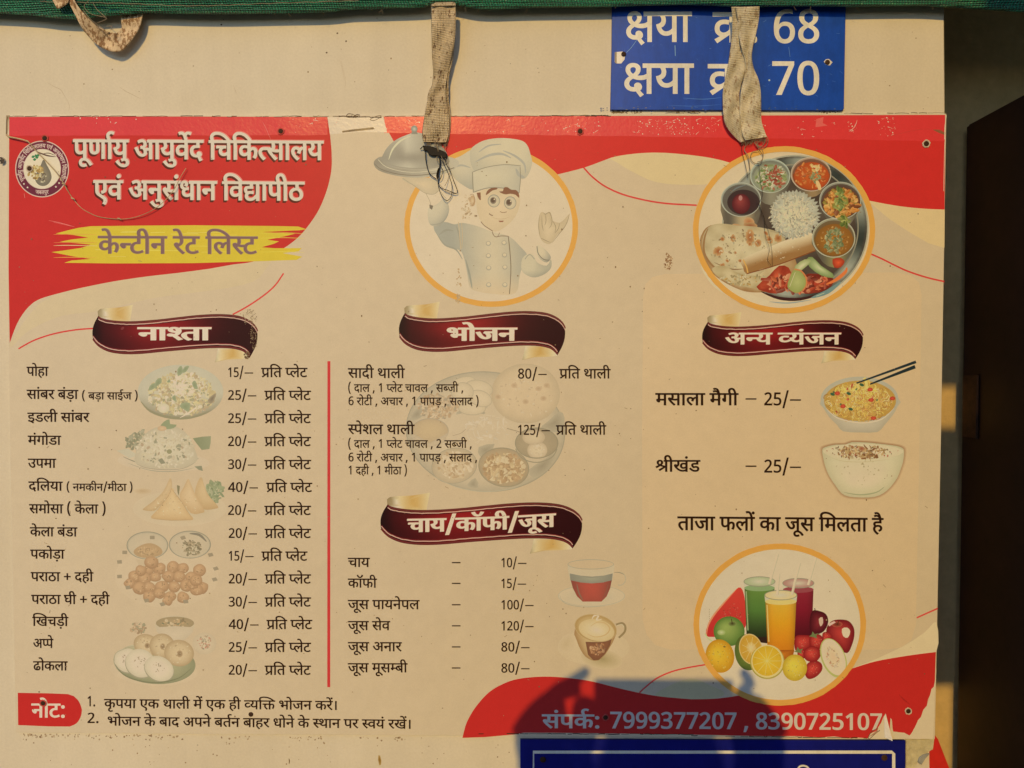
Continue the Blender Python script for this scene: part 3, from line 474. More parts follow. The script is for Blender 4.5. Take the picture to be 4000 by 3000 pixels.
[[47,76,1,218,262,1,267,315,0,336,399,0,374,481,0,374,530,1,374,587,0,310,649,0,259,649,1,213,649,0,138,611,0,104,582,1,54,640,1,93,675,0,196,724,0,260,724,1,354,724,0,464,622,0,464,533,1,464,478,0,420,380,0,343,284,0,293,231,1,156,85,1,156,81,1,492,81,1,492,0,1,47,0,1]],
[[275,-10,1,160,-10,0,48,185,0,48,358,1,48,474,0,93,638,0,193,725,0,275,725,1,391,725,0,504,532,0,504,358,1,504,243,0,459,78,0,358,-10,0],[275,66,1,350,66,0,414,210,0,414,358,1,414,504,0,350,649,0,275,649,1,200,649,0,138,504,0,138,358,1,138,212,0,200,66,0]],
[[229,-10,1,176,-10,0,81,7,0,40,29,1,40,112,1,83,90,0,181,65,0,227,65,1,317,65,0,400,140,0,400,206,1,400,272,0,300,332,0,214,332,1,149,332,1,149,406,1,214,406,1,294,406,0,378,481,0,378,541,1,378,592,0,311,649,0,256,649,1,204,649,0,124,616,0,88,590,1,43,651,1,80,681,0,188,724,0,256,724,1,361,724,0,469,624,0,469,547,1,469,475,0,384,388,0,315,376,1,315,373,1,401,363,0,491,274,0,491,203,1,491,109,0,363,-10,0]],
[[341,160,1,11,160,1,11,238,1,335,718,1,427,718,1,427,241,1,531,241,1,531,160,1,427,160,1,427,0,1,341,0,1],[341,241,1,341,415,1,341,452,0,344,533,0,347,604,0,347,626,1,343,626,1,336,607,0,310,555,0,299,538,1,98,241,1]],
[[276,-10,1,169,-10,0,52,93,0,52,182,1,52,255,0,133,346,0,190,374,1,142,405,0,75,490,0,75,554,1,75,611,0,131,687,0,223,725,0,276,725,1,331,725,0,422,687,0,477,611,0,477,553,1,477,488,0,404,406,0,349,378,1,387,358,0,456,305,0,500,234,0,500,186,1,500,126,0,443,38,0,343,-10,0],[277,414,1,324,436,0,390,497,0,390,550,1,390,600,0,329,651,0,275,651,1,223,651,0,162,600,0,162,550,1,162,495,0,227,438,0],[274,64,1,343,64,0,413,130,0,413,185,1,413,233,0,340,304,0,263,340,1,202,311,0,139,235,0,139,181,1,139,129,0,204,64,0]],
[[46,-129,1,61,-70,0,88,64,0,95,116,1,192,116,1,199,105,1,186,52,0,138,-74,0,113,-129,1]],
[[0,622,1,416,622,1,416,551,1,0,551,1],[439,193,1,402,162,0,306,118,0,241,118,1,185,118,0,96,160,0,46,235,0,46,286,1,46,372,0,167,464,0,265,464,1,279,464,0,319,461,0,358,457,0,369,454,1,363,385,1,343,389,0,293,395,0,268,395,1,248,395,0,230,392,1,365,225,1,375,232,0,393,248,0,401,256,1],[127,287,1,127,235,0,194,184,0,242,184,1,260,184,0,293,190,0,308,195,1,168,370,1,127,342,0]],
[[288,-10,1,223,-10,0,117,58,0,55,198,0,55,305,1,55,367,0,70,487,0,110,594,0,180,677,0,289,724,0,367,724,1,386,724,0,435,720,0,451,715,1,451,639,1,434,645,0,391,651,0,370,651,1,304,651,0,219,605,0,170,526,0,148,422,0,146,364,1,152,364,1,172,399,0,244,447,0,302,447,1,394,447,0,505,334,0,505,230,1,505,119,0,388,-10,0],[287,65,1,346,65,0,419,145,0,419,230,1,419,298,0,355,377,0,290,377,1,246,377,0,180,338,0,144,279,0,144,247,1,144,204,0,176,120,0,240,65,0]],
[[122,189,1,87,189,0,40,224,0,40,255,1,40,284,0,76,314,0,104,314,1,122,314,0,161,299,0,191,276,1,241,292,0,305,378,0,305,443,1,305,499,0,246,566,0,199,566,1,168,566,0,138,539,0,138,516,1,138,501,0,157,466,0,214,442,0,270,440,1,253,370,1,159,376,0,66,459,0,66,517,1,66,568,0,137,632,0,204,632,1,251,632,0,333,589,0,384,504,0,384,440,1,384,371,0,315,254,0,254,221,1,299,182,0,383,87,0,414,43,1,350,-1,1,299,71,0,216,164,0,179,194,1,152,189,0],[591,551,1,591,0,1,510,0,1,510,551,1,421,551,1,421,622,1,695,622,1,695,551,1]],
[[207,321,1,428,321,1,428,250,1,207,250,1,207,213,1,207,180,0,178,151,0,159,151,1,140,151,0,98,176,0,62,215,0,39,259,0,39,278,1,39,296,0,66,321,0,100,321,1,126,321,1,126,551,1,0,551,1,0,622,1,364,622,1,364,551,1,207,551,1]],
[[72,54,1,72,91,0,108,121,0,133,121,1,159,121,0,196,91,0,196,54,1,196,18,0,159,-14,0,133,-14,1,108,-14,0,72,18,0]],
[[27,-233,1,2,-246,0,-65,-268,0,-106,-268,1,-181,-268,0,-266,-189,0,-266,-126,1,-266,-70,0,-177,13,0,-89,18,1,-82,-48,1,-140,-55,0,-192,-99,0,-192,-132,1,-192,-166,0,-142,-197,0,-111,-197,1,-79,-197,0,-32,-182,0,2,-164,1]],
[[-169,615,1,-190,694,0,-231,785,0,-281,823,0,-315,823,1,-337,823,0,-371,814,0,-385,809,1,-409,882,1,-370,896,0,-318,896,1,-264,896,0,-185,845,0,-122,722,0,-94,615,1],[-113,821,1,-113,845,0,-80,879,0,-58,879,1,-35,879,0,-2,845,0,-2,821,1,-2,797,0,-35,763,0,-58,763,1,-80,763,0,-113,797,0]],
[[89,551,1,0,551,1,0,622,1,80,622,1,68,644,0,53,692,0,53,724,1,53,807,0,210,896,0,352,896,1,518,896,0,786,823,0,995,696,0,1072,615,1,975,615,1,848,716,0,549,824,0,380,824,1,256,824,0,134,769,0,134,707,1,134,681,0,153,638,0,165,622,1,273,622,1,273,551,1,170,551,1,170,0,1,89,0,1]],
[[312,-12,1,266,28,0,188,108,0,141,193,0,141,242,1,141,270,0,166,316,0,182,329,1,38,327,1,38,399,1,467,399,1,467,551,1,0,551,1,0,622,1,873,622,1,873,551,1,548,551,1,548,349,1,573,373,0,630,399,0,666,399,1,730,399,0,813,316,0,813,239,1,813,193,0,782,89,0,748,39,1,675,80,1,701,112,0,732,196,0,732,237,1,732,284,0,693,330,0,658,330,1,604,330,0,548,257,1,548,0,1,467,0,1,467,328,1,366,328,1,317,328,0,264,316,0,245,299,1,222,280,0,222,237,1,222,188,0,295,97,0,366,40,1]],
[[194,622,1,275,622,1,275,0,1,194,0,1]],
[[147,414,1,121,414,0,85,446,0,85,482,1,85,520,0,121,550,0,147,550,1,173,550,0,209,520,0,209,482,1,209,446,0,173,414,0],[147,-14,1,121,-14,0,85,18,0,85,54,1,85,92,0,121,122,0,147,122,1,173,122,0,209,92,0,209,54,1,209,18,0,173,-14,0]],
[[-179,615,1,-206,655,0,-251,692,0,-294,703,0,-320,703,1,-340,703,0,-382,691,0,-402,682,1,-428,751,1,-405,761,0,-355,773,0,-326,773,1,-281,773,0,-211,730,0,-187,692,1,-183,694,1,-203,746,0,-241,803,0,-285,827,0,-316,827,1,-340,827,0,-372,819,0,-386,813,1,-409,882,1,-370,896,0,-318,896,1,-264,896,0,-185,845,0,-122,722,0,-94,615,1]],
[[243,40,1,195,107,1,447,258,1,389,270,0,295,298,0,257,314,1,214,286,0,123,229,0,76,202,1,28,270,1,69,290,0,146,333,0,183,354,1,130,392,0,89,464,0,89,503,1,89,556,0,174,632,0,247,632,1,313,632,0,399,559,0,399,500,1,399,457,0,354,388,0,319,361,1,363,344,0,483,316,0,537,310,1,537,551,1,461,551,1,461,622,1,722,622,1,722,551,1,618,551,1,618,0,1,537,0,1,537,234,1],[168,497,1,168,473,0,202,419,0,248,393,1,281,415,0,318,469,0,318,500,1,318,534,0,278,566,0,244,566,1,215,566,0,168,532,0]],
[[170,551,1,170,0,1,89,0,1,89,551,1,0,551,1,0,622,1,273,622,1,273,551,1],[90,615,1,69,694,0,28,785,0,-22,823,0,-56,823,1,-78,823,0,-112,814,0,-126,809,1,-150,882,1,-111,896,0,-59,896,1,-5,896,0,74,845,0,137,722,0,165,615,1],[146,821,1,146,845,0,179,879,0,201,879,1,224,879,0,257,845,0,257,821,1,257,797,0,224,763,0,201,763,1,179,763,0,146,797,0]],
[[412,633,1,44,633,1,44,714,1,503,714,1,503,643,1,232,0,1,137,0,1]],
[[190,-10,1,171,-10,0,123,-5,0,106,-1,1,106,75,1,123,69,0,166,63,0,187,63,1,253,63,0,339,109,0,387,188,0,409,292,0,411,350,1,405,350,1,386,315,0,313,267,0,255,267,1,163,267,0,52,381,0,52,484,1,52,596,0,169,724,0,269,724,1,335,724,0,440,656,0,502,516,0,502,409,1,502,348,0,487,227,0,447,120,0,377,37,0,268,-10,0],[267,337,1,311,337,0,377,376,0,413,436,0,413,467,1,413,511,0,381,594,0,318,649,0,270,649,1,212,649,0,138,569,0,138,484,1,138,416,0,203,337,0]],
[[623,551,1,623,0,1,542,0,1,542,325,1,511,310,0,440,293,0,390,293,1,340,293,0,257,313,0,225,326,1,178,297,0,128,244,0,128,208,1,128,188,0,148,147,0,200,120,0,247,120,1,258,120,0,269,121,1,263,139,0,263,157,1,263,189,0,303,216,0,328,216,1,369,216,0,413,164,0,413,136,1,413,108,0,388,76,0,365,66,1,383,43,0,421,2,0,448,-24,1,390,-65,1,363,-34,0,314,27,0,298,53,1,286,51,0,258,50,0,245,50,1,186,50,0,96,91,0,46,162,0,46,205,1,46,260,0,115,333,0,164,361,1,120,390,0,74,461,0,74,507,1,74,560,0,155,632,0,231,632,1,293,632,0,382,574,0,382,515,1,382,467,0,336,401,0,295,373,1,314,368,0,357,364,0,379,364,1,425,364,0,504,385,0,542,411,1,542,551,1,453,551,1,453,622,1,727,622,1,727,551,1],[153,502,1,153,469,0,195,416,0,228,399,1,303,448,0,303,506,1,303,530,0,269,566,0,229,566,1,195,566,0,153,532,0]],
[[46,53,1,174,127,1,120,139,0,46,220,0,46,290,1,46,370,0,156,464,0,244,464,1,267,464,0,324,457,0,339,454,1,333,381,1,317,385,0,268,391,0,249,391,1,191,391,0,127,339,0,127,292,1,127,239,0,188,188,0,228,188,1,272,188,0,341,230,0,371,260,1,371,551,1,0,551,1,0,622,1,777,622,1,777,551,1,452,551,1,452,350,1,477,373,0,534,399,0,569,399,1,634,399,0,716,316,0,716,239,1,716,193,0,686,89,0,651,39,1,579,80,1,604,112,0,636,196,0,636,237,1,636,284,0,597,330,0,562,330,1,535,330,0,480,293,0,452,258,1,452,0,1,371,0,1,371,173,1,363,167,0,343,153,0,331,146,1,93,-12,1]],
]
# lines of lettering: letter index, x, y
LINES = {
"पूर्णायु आयुर्वेद चिकित्सालय": [0,0,0,1,568,0,2,568,0,3,1291,0,4,1550,0,5,1550,0,6,2130,0,7,2390,0,5,3413,0,6,3993,0,8,3993,0,9,4549,0,10,4549,0,11,5329,0,12,5588,0,13,6222,0,14,6481,0,15,7243,0,16,7592,0,3,8268,0,17,8527,0,5,9205,0],
"एवं अनुसंधान विद्यापीठ": [18,0,0,8,553,0,19,1104,0,20,1369,0,21,2133,0,6,2688,0,16,2688,0,19,3359,0,22,3364,0,3,3979,0,21,4238,0,13,5053,0,8,5312,0,23,5868,0,3,6552,0,0,6811,0,24,7379,0,25,7638,0],
"केन्टीन रेट लिस्ट": [14,0,0,26,541,0,27,762,0,28,1120,0,24,1624,0,21,1883,0,29,2698,0,26,3107,0,28,3107,0,30,3871,0,17,4130,0,31,4808,0,28,5197,0],
"नाश्ता": [21,0,0,3,555,0,32,814,0,33,1221,0,3,1791,0],
"भोजन": [34,0,0,35,703,0,36,962,0,21,1704,0],
"चाय/कॉफी/जूस": [12,0,0,3,634,0,5,893,0,37,1473,0,14,1902,0,38,2664,0,39,2923,0,24,3694,0,37,3953,0,36,4382,0,1,5124,0,16,5124,0],
"अन्य व्यंजन": [20,0,0,27,764,0,5,1122,0,40,1962,0,5,2354,0,19,2929,0,36,2934,0,21,3676,0],
"पोहा": [0,0,0,35,568,0,41,827,0,3,1358,0],
"सांबर बंड़ा": [16,0,0,3,676,0,19,930,0,42,935,0,29,1506,0,42,2175,0,19,2741,0,43,2746,0,3,3323,0],
"( बड़ा साईज )": [44,0,0,42,614,0,43,1185,0,3,1762,0,16,2281,0,3,2957,0,45,3216,0,36,3707,0,46,4709,0],
"इडली सांबर": [47,0,0,48,491,0,17,1068,0,24,1746,0,16,2265,0,3,2941,0,19,3195,0,42,3200,0,29,3771,0],
"मंगोडा": [49,0,0,19,593,0,50,598,0,35,1161,0,48,1420,0,3,1997,0],
"उपमा": [51,0,0,0,548,0,49,1116,0,3,1714,0],
"दलिया": [10,0,0,30,520,0,17,779,0,5,1457,0,3,2037,0],
"( नमकीन/मीठा )": [44,0,0,21,614,0,49,1169,0,14,1767,0,24,2529,0,21,2788,0,37,3343,0,49,3772,0,24,4370,0,25,4629,0,3,5214,0,46,5733,0],
"समोसा ( केला )": [16,0,0,49,676,0,35,1274,0,16,1533,0,3,2209,0,44,2728,0,14,3342,0,26,3883,0,17,4104,0,3,4782,0,46,5301,0],
"केला बंडा": [14,0,0,26,541,0,17,762,0,3,1440,0,42,1959,0,19,2525,0,48,2530,0,3,3107,0],
"पकोड़ा": [0,0,0,14,568,0,35,1330,0,43,1589,0,3,2166,0],
"पराठा + दही": [0,0,0,29,568,0,3,977,0,25,1236,0,3,1821,0,52,2340,0,10,3151,0,41,3671,0,24,4202,0],
"पराठा घी + दही": [0,0,0,29,568,0,3,977,0,25,1236,0,3,1821,0,53,2340,0,24,2931,0,52,3450,0,10,4261,0,41,4781,0,24,5312,0],
"खिचड़ी": [54,0,0,55,259,0,12,1077,0,43,1711,0,24,2288,0],
"अप्पे": [20,0,0,56,764,0,0,1072,0,26,1640,0],
"ढोकला": [57,0,0,35,563,0,14,822,0,17,1584,0,3,2262,0],
"प्रति प्लेट": [58,0,0,13,568,0,33,827,0,56,1657,0,17,1965,0,26,2643,0,28,2643,0],
"प्रति थाली": [58,0,0,13,568,0,33,827,0,59,1657,0,3,2299,0,17,2558,0,24,3236,0],
"15/–": [60,0,0,61,551,0,37,1102,0,62,1531,0],
"25/–": [63,0,0,61,551,0,37,1102,0,62,1531,0],
"20/–": [63,0,0,64,551,0,37,1102,0,62,1531,0],
"30/–": [65,0,0,64,551,0,37,1102,0,62,1531,0],
"40/–": [66,0,0,64,551,0,37,1102,0,62,1531,0],
"80/–": [67,0,0,64,551,0,37,1102,0,62,1531,0],
"125/–": [60,0,0,63,551,0,61,1102,0,37,1653,0,62,2082,0],
"10/–": [60,0,0,64,551,0,37,1102,0,62,1531,0],
"100/–": [60,0,0,64,551,0,64,1102,0,37,1653,0,62,2082,0],
"120/–": [60,0,0,63,551,0,64,1102,0,37,1653,0,62,2082,0],
"–": [62,0,0],
"सादी थाली": [16,0,0,3,676,0,10,935,0,24,1455,0,59,1974,0,3,2616,0,17,2875,0,24,3553,0],
"( दाल , 1 प्लेट चावल , सब्जी ,": [44,0,0,10,614,0,3,1134,0,17,1393,0,68,2331,0,60,2859,0,56,3670,0,17,3978,0,26,4656,0,28,4656,0,12,5420,0,3,6054,0,8,6313,0,17,6869,0,68,7807,0,16,8335,0,69,9011,0,36,9412,0,24,10154,0,68,10673,0],
"6 रोटी , अचार , 1 पापड़ , सलाद )": [70,0,0,29,811,0,35,1220,0,28,1479,0,24,1983,0,68,2502,0,20,3030,0,12,3794,0,3,4428,0,29,4687,0,68,5356,0,60,5884,0,0,6695,0,3,7263,0,0,7522,0,43,8090,0,68,8927,0,16,9455,0,17,10131,0,3,10809,0,10,11068,0,46,11848,0],
"स्पेशल थाली": [31,0,0,0,389,0,26,957,0,71,957,0,17,1637,0,59,2575,0,3,3217,0,17,3476,0,24,4154,0],
"( दाल , 1 प्लेट चावल , 2 सब्जी ,": [44,0,0,10,614,0,3,1134,0,17,1393,0,68,2331,0,60,2859,0,56,3670,0,17,3978,0,26,4656,0,28,4656,0,12,5420,0,3,6054,0,8,6313,0,17,6869,0,68,7807,0,63,8335,0,16,9146,0,69,9822,0,36,10223,0,24,10965,0,68,11484,0],
"6 रोटी , अचार , 1 पापड़ , सलाद ,": [70,0,0,29,811,0,35,1220,0,28,1479,0,24,1983,0,68,2502,0,20,3030,0,12,3794,0,3,4428,0,29,4687,0,68,5356,0,60,5884,0,0,6695,0,3,7263,0,0,7522,0,43,8090,0,68,8927,0,16,9455,0,17,10131,0,3,10809,0,10,11068,0,68,11848,0],
"1 दही , 1 मीठा )": [60,0,0,10,811,0,41,1331,0,24,1862,0,68,2381,0,60,2909,0,49,3720,0,24,4318,0,25,4577,0,3,5162,0,46,5681,0],
"चाय": [12,0,0,3,634,0,5,893,0],
"कॉफी": [14,0,0,38,762,0,39,1021,0,24,1792,0],
"जूस पायनेपल": [36,0,0,1,742,0,16,742,0,0,1678,0,3,2246,0,5,2505,0,21,3085,0,26,3640,0,0,3640,0,17,4208,0],
"जूस सेव": [36,0,0,1,742,0,16,742,0,16,1678,0,26,2354,0,8,2354,0],
"जूस अनार": [36,0,0,1,742,0,16,742,0,20,1678,0,21,2442,0,3,2997,0,29,3256,0],
"जूस मूसम्बी": [36,0,0,1,742,0,16,742,0,49,1678,0,1,2276,0,16,2276,0,72,2952,0,42,3302,0,24,3873,0],
"1.": [60,0,0,73,551,0],
"2.": [63,0,0,73,551,0],
"कृपया एक थाली में एक ही व्यक्ति भोजन करें।": [14,0,0,74,541,0,0,762,0,5,1330,0,3,1910,0,18,2429,0,14,2982,0,59,4004,0,3,4646,0,17,4905,0,24,5583,0,49,6102,0,75,6700,0,18,6960,0,14,7513,0,41,8535,0,24,9066,0,40,9585,0,5,9977,0,76,10557,0,77,10816,0,34,11935,0,35,12638,0,36,12897,0,21,13639,0,14,14454,0,29,15216,0,75,15625,0,78,15625,0],
"भोजन के बाद अपने बर्तन बाहर धोने के स्थान पर स्वयं रखें।": [34,0,0,35,703,0,36,962,0,21,1704,0,14,2519,0,26,3060,0,42,3541,0,3,4112,0,10,4371,0,20,5151,0,0,5915,0,21,6483,0,26,7038,0,42,7298,0,33,7869,0,4,8439,0,21,8439,0,42,9254,0,3,9825,0,41,10084,0,29,10615,0,22,11284,0,35,11899,0,21,12158,0,26,12713,0,14,12973,0,26,13514,0,31,13995,0,59,14384,0,3,15026,0,21,15285,0,0,16100,0,29,16668,0,31,17337,0,8,17726,0,5,18282,0,19,18857,0,29,19122,0,55,19531,0,75,20349,0,78,20349,0],
"नोट:": [21,0,0,35,555,0,28,814,0,79,1318,0],
"मसाला मैगी": [49,0,0,16,598,0,3,1274,0,17,1533,0,3,2211,0,49,2730,0,80,3328,0,50,3328,0,24,3891,0],
"श्रीखंड": [81,0,0,24,707,0,55,966,0,19,1779,0,48,1784,0],
"ताजा फलों का जूस मिलता है": [33,0,0,3,570,0,36,829,0,3,1571,0,39,2090,0,17,2861,0,82,3539,0,14,4058,0,3,4820,0,36,5339,0,1,6081,0,16,6081,0,11,7017,0,49,7276,0,17,7874,0,33,8552,0,3,9122,0,41,9641,0,80,10172,0],
"संपर्क:": [16,0,0,19,671,0,0,676,0,14,1244,0,4,1785,0,79,2006,0],
"7999377207 , 8390725107": [83,0,0,84,551,0,84,1102,0,84,1653,0,65,2204,0,83,2755,0,83,3306,0,63,3857,0,64,4408,0,83,4959,0,68,5770,0,67,6298,0,65,6849,0,84,7400,0,64,7951,0,83,8502,0,63,9053,0,61,9604,0,60,10155,0,64,10706,0,83,11257,0],
"क्षया": [85,0,0,5,712,0,3,1292,0],
"क्र.": [86,0,0,73,762,0],
"68": [70,0,0,67,551,0],
"70": [83,0,0,64,551,0],
"जबलपुर": [36,0,0,42,742,0,17,1313,0,0,1991,0,6,2559,0,29,2559,0],
"पूर्णायु आयुर्वेद चिकित्सालय एवं अनुसंधान विद्यापीठ": [0,0,0,1,568,0,2,568,0,3,1291,0,4,1550,0,5,1550,0,6,2130,0,7,2390,0,5,3413,0,6,3993,0,8,3993,0,9,4549,0,10,4549,0,11,5329,0,12,5588,0,13,6222,0,14,6481,0,15,7243,0,16,7592,0,3,8268,0,17,8527,0,5,9205,0,18,10045,0,8,10598,0,19,11149,0,20,11414,0,21,12178,0,6,12733,0,16,12733,0,19,13404,0,22,13409,0,3,14024,0,21,14283,0,13,15098,0,8,15357,0,23,15913,0,3,16597,0,0,16856,0,24,17424,0,25,17683,0],
}
# ------------------------------------------------------------ lettering (Devanagari letter outlines, quadratic curves)
GLY = [[[(c[i], c[i + 1], bool(c[i + 2])) for i in range(0, len(c), 3)] for c in g] for g in LETTERS]
TXT = {t: [(d[i], d[i + 1], d[i + 2]) for i in range(0, len(d), 3)] for t, d in LINES.items()}
def flat(P, n=4):
    o = []; Q = []; m = len(P)
    for i in range(m):
        a = P[i]; b = P[(i + 1) % m]; Q.append(a)
        if not a[2] and not b[2]: Q.append(((a[0] + b[0]) / 2, (a[1] + b[1]) / 2, True))
    k = next(i for i, p in enumerate(Q) if p[2]); Q = Q[k:] + Q[:k]; m = len(Q); i = 0
    while i < m:
        a = Q[i]; b = Q[(i + 1) % m]; o.append(a[:2])
        if b[2]: i += 1
        else:
            c = Q[(i + 2) % m]
            for k in range(1, n):
                t = k / n; o.append(tuple((1 - t) ** 2 * a[j] + 2 * t * (1 - t) * b[j] + t * t * c[j] for j in (0, 1)))
            i += 2
    r = [o[0]]
    for p in o[1:]:
        if math.hypot(p[0] - r[-1][0], p[1] - r[-1][1]) > 0.5: r.append(p)
    if math.hypot(r[0][0] - r[-1][0], r[0][1] - r[-1][1]) < 0.5: r.pop()
    return r
_gc = {}
def glyph(i, bx=0, by=0):
    """triangles of one letter; bx, by thicken its strokes"""
    k = (i, bx, by)
    if k in _gc: return _gc[k]
    cons = []
    for P in GLY[i]:
        F_ = flat(P, 4)
        if bx or by:
            n = len(F_); G = []
            for j in range(n):
                a, p, b = F_[j - 1], F_[j], F_[(j + 1) % n]
                e1 = (p[0] - a[0], p[1] - a[1]); e2 = (b[0] - p[0], b[1] - p[1]); l1 = math.hypot(*e1) or 1; l2 = math.hypot(*e2) or 1
                n1 = (-e1[1] / l1, e1[0] / l1); n2 = (-e2[1] / l2, e2[0] / l2); mx_, my_ = n1[0] + n2[0], n1[1] + n2[1]; ml = mx_ * mx_ + my_ * my_
                s_ = 2 / ml if ml > 0.9 else 2 / 0.9
                G.append((p[0] + mx_ * s_ * bx, p[1] + my_ * s_ * by))
            F_ = G
        cons.append(F_)
    vs_ = []; es = []
    for c in cons:
        b = len(vs_); n = len(c); vs_ += [Vector(p) for p in c]; es += [(b + j, b + (j + 1) % n) for j in range(n)]
    ov, oe, of, _, _, _ = delaunay_2d_cdt(vs_, es, [], 0, 0.05)
    ov = np.array([tuple(v) for v in ov]); tri = [f for f in of]
    cen = np.array([ov[list(f)].mean(0) for f in tri])
    wnd = np.zeros(len(cen))
    for c in cons:
        A_ = np.array(c); B_ = np.roll(A_, -1, 0)
        for (x1, y1), (x2, y2) in zip(A_, B_):
            if y1 == y2: continue
            up = (y1 <= cen[:, 1]) & (cen[:, 1] < y2); dn = (y2 <= cen[:, 1]) & (cen[:, 1] < y1)
            s_ = (x2 - x1) * (cen[:, 1] - y1) - (cen[:, 0] - x1) * (y2 - y1)
            wnd += np.where(up & (s_ > 0), 1, 0) - np.where(dn & (s_ < 0), 1, 0)
    keep = [t for t, w_ in zip(tri, wnd) if w_ < 0]
    _gc[k] = (ov, keep); return _gc[k]
def text_span(t, bx):
    lo, hi = 1e9, -1e9
    for g, x, y in TXT[t]:
        v, _ = glyph(g, bx, 0) if bx == 0 else glyph(g, bx, bx * .6)
        if len(v): lo = min(lo, x + v[:, 0].min()); hi = max(hi, x + v[:, 0].max())
    return lo, hi
def write(ink, t, xl, xr, top, h, c, slope=0.0, bx=0, by=None, unit=622.0, dx=0, dy=0, fn=None, lv=0, color_fn=None):
    """letters between xl and xr (tile units), headline at top, h headline to baseline"""
    by = bx * .6 if by is None else by
    lo = min(x + glyph(g, bx, by)[0][:, 0].min() for g, x, y in TXT[t]); hi = max(x + glyph(g, bx, by)[0][:, 0].max() for g, x, y in TXT[t])
    sx = (xr - xl) / (hi - lo); sy = h / unit
    for k, (g, x, y) in enumerate(TXT[t]):
        v, f = glyph(g, bx, by)
        X = xl + (x + v[:, 0] - lo) * sx; Y = top + h - (y + v[:, 1]) * sy + slope * (X - xl)
        if fn: pts = [fn(a, b) for a, b in zip(X, Y)]
        else: pts = list(zip(X + dx, Y + dy))
        cols = [C(color_fn(*p)) for p in pts] if color_fn else [C(c)] * len(pts)
        ink._add(pts, cols, f, lv=lv + (k % 4) * 2)
# ------------------------------------------------------------ wall and what lies beyond its edge
BD = 0.003                         # the board's printed face stands 3 mm off the wall
RED = (190, 42, 34); INK_T = (44, 22, 10); ORG = (224, 152, 66)
wall = structure(link('wall', slab('wall', [(-1400, -2200), (3690, -2200), (3690, 120), (3693, 460), (3672, 1700), (3650, 2880), (3640, 5200), (-1400, 5200)], -0.02, 0.0, 0.0015), M_WALL))
DJ = -0.15
jamb_px = WA([(3560, -2300), (3560, 5300)], DJ)
xj = W(3730, 1500, DJ).x
structure(link('wall_beyond', box_mesh('wall_beyond', (0.30, -DJ, -1.5), (2.4, 0.26, 1.6), 0.002), M_JAMB))
top_z = W(3732, 494, DJ + .01).z
sd = thing('open_door', 'dark brown door standing open at the right edge of the picture', 'door', (xj + 0.02, 0.10, -1.5))
link('door_panel', box_mesh('door_panel', (xj + 0.002, -0.60, -1.49), (xj + 0.040, -DJ - .014, top_z), 0.003, 2), M_DOOR, sd)
for z_ in (-1.1, -0.1): link('hinge', box_mesh('hinge', (xj - 0.0015, 0.095, z_), (xj + 0.0018, 0.128, z_ + 0.09), 0.0005), M_RUST, sd)

# ------------------------------------------------------------ marks on the wall
wk = Ink('A', 0.0)
def hair(t, pts, w=2.2, c=(168, 138, 96)):
    wk.tile = t; wk.line(pts, w, c, sm=3, taper=True)
hair('A', [(290, 508), (335, 535), (372, 552), (395, 585), (410, 612)]); hair('A', [(410, 612), (428, 650), (424, 690)], 1.6)
hair('A', [(735, 533), (770, 560), (820, 585), (872, 612)]); hair('A', [(1440, 525), (1452, 560), (1465, 585)], 1.5); hair('A', [(2100, 350), (2130, 480), (2128, 560)], 1.2)
hair('A', [(2190, 540), (2212, 552)], 2); hair('B', [(40, 360), (60, 430), (72, 500)], 1.3)
wk.tile = 'P'
for k in range(70):
    x, y = rnd.uniform(20, 3650), rnd.uniform(110, 440)
    if 2380 < x < 3310: continue
    z = rnd.choice((1.2, 1.5, 2, 3)); wk.ell(x, y, z, z * rnd.uniform(.6, 1.3), mix((120, 88, 52), (170, 140, 98), rnd.random()), n=6)
for k in range(40):
    x, y = rnd.uniform(60, 2000), rnd.uniform(2900, 2995); z = rnd.choice((1.5, 2, 3)); wk.ell(x, y, z, z, (140, 106, 66), n=6)
# dirt hanging along the board's lower edge
for k in range(130):
    cx = rnd.choice((170, 260, 470, 520, 620, 900, 1180, 1500, 100, 380)) + rnd.gauss(0, 55); y = 2866 + (cx - 61) * 0.0095 + abs(rnd.gauss(0, 9))
    if 66 < cx < 2020: wk.ell(cx, y, rnd.uniform(1.5, 4.5), rnd.uniform(1.5, 5), mix((124, 92, 58), (180, 148, 104), rnd.random()), rot=rnd.uniform(0, 180), n=6)
wk.tile = 'G'
hair('G', [(1783, 1600), (1786, 1615), (1784, 1635)], 6, (96, 66, 30)); hair('H', [(822, 1552), (826, 1562)], 3, (110, 80, 40))
wk.tile = 'H'; wk.grad([(281, 1580), (292, 1582), (300, 1615), (297, 1640), (287, 1642), (279, 1610)], (126, 84, 30), (176, 138, 74), 2)
wk.tile = 'A'
for x, y in ((1366, 152), (2082, 205), (2136, 254), (2016, 325)): wk.ell(x, y, 6, 5, (70, 46, 28), n=7)
# yellowed left edge and lower left stain, thin pale ledge shadow painted under the blue sign
wk.tile = 'P'
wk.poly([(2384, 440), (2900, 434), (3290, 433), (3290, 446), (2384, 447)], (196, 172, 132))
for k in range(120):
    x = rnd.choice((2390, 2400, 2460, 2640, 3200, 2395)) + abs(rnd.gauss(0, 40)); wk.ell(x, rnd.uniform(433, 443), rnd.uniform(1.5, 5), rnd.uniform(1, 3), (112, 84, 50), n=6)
wk.build('stain_and_shadow_marks', None)['kind'] = 'stuff'

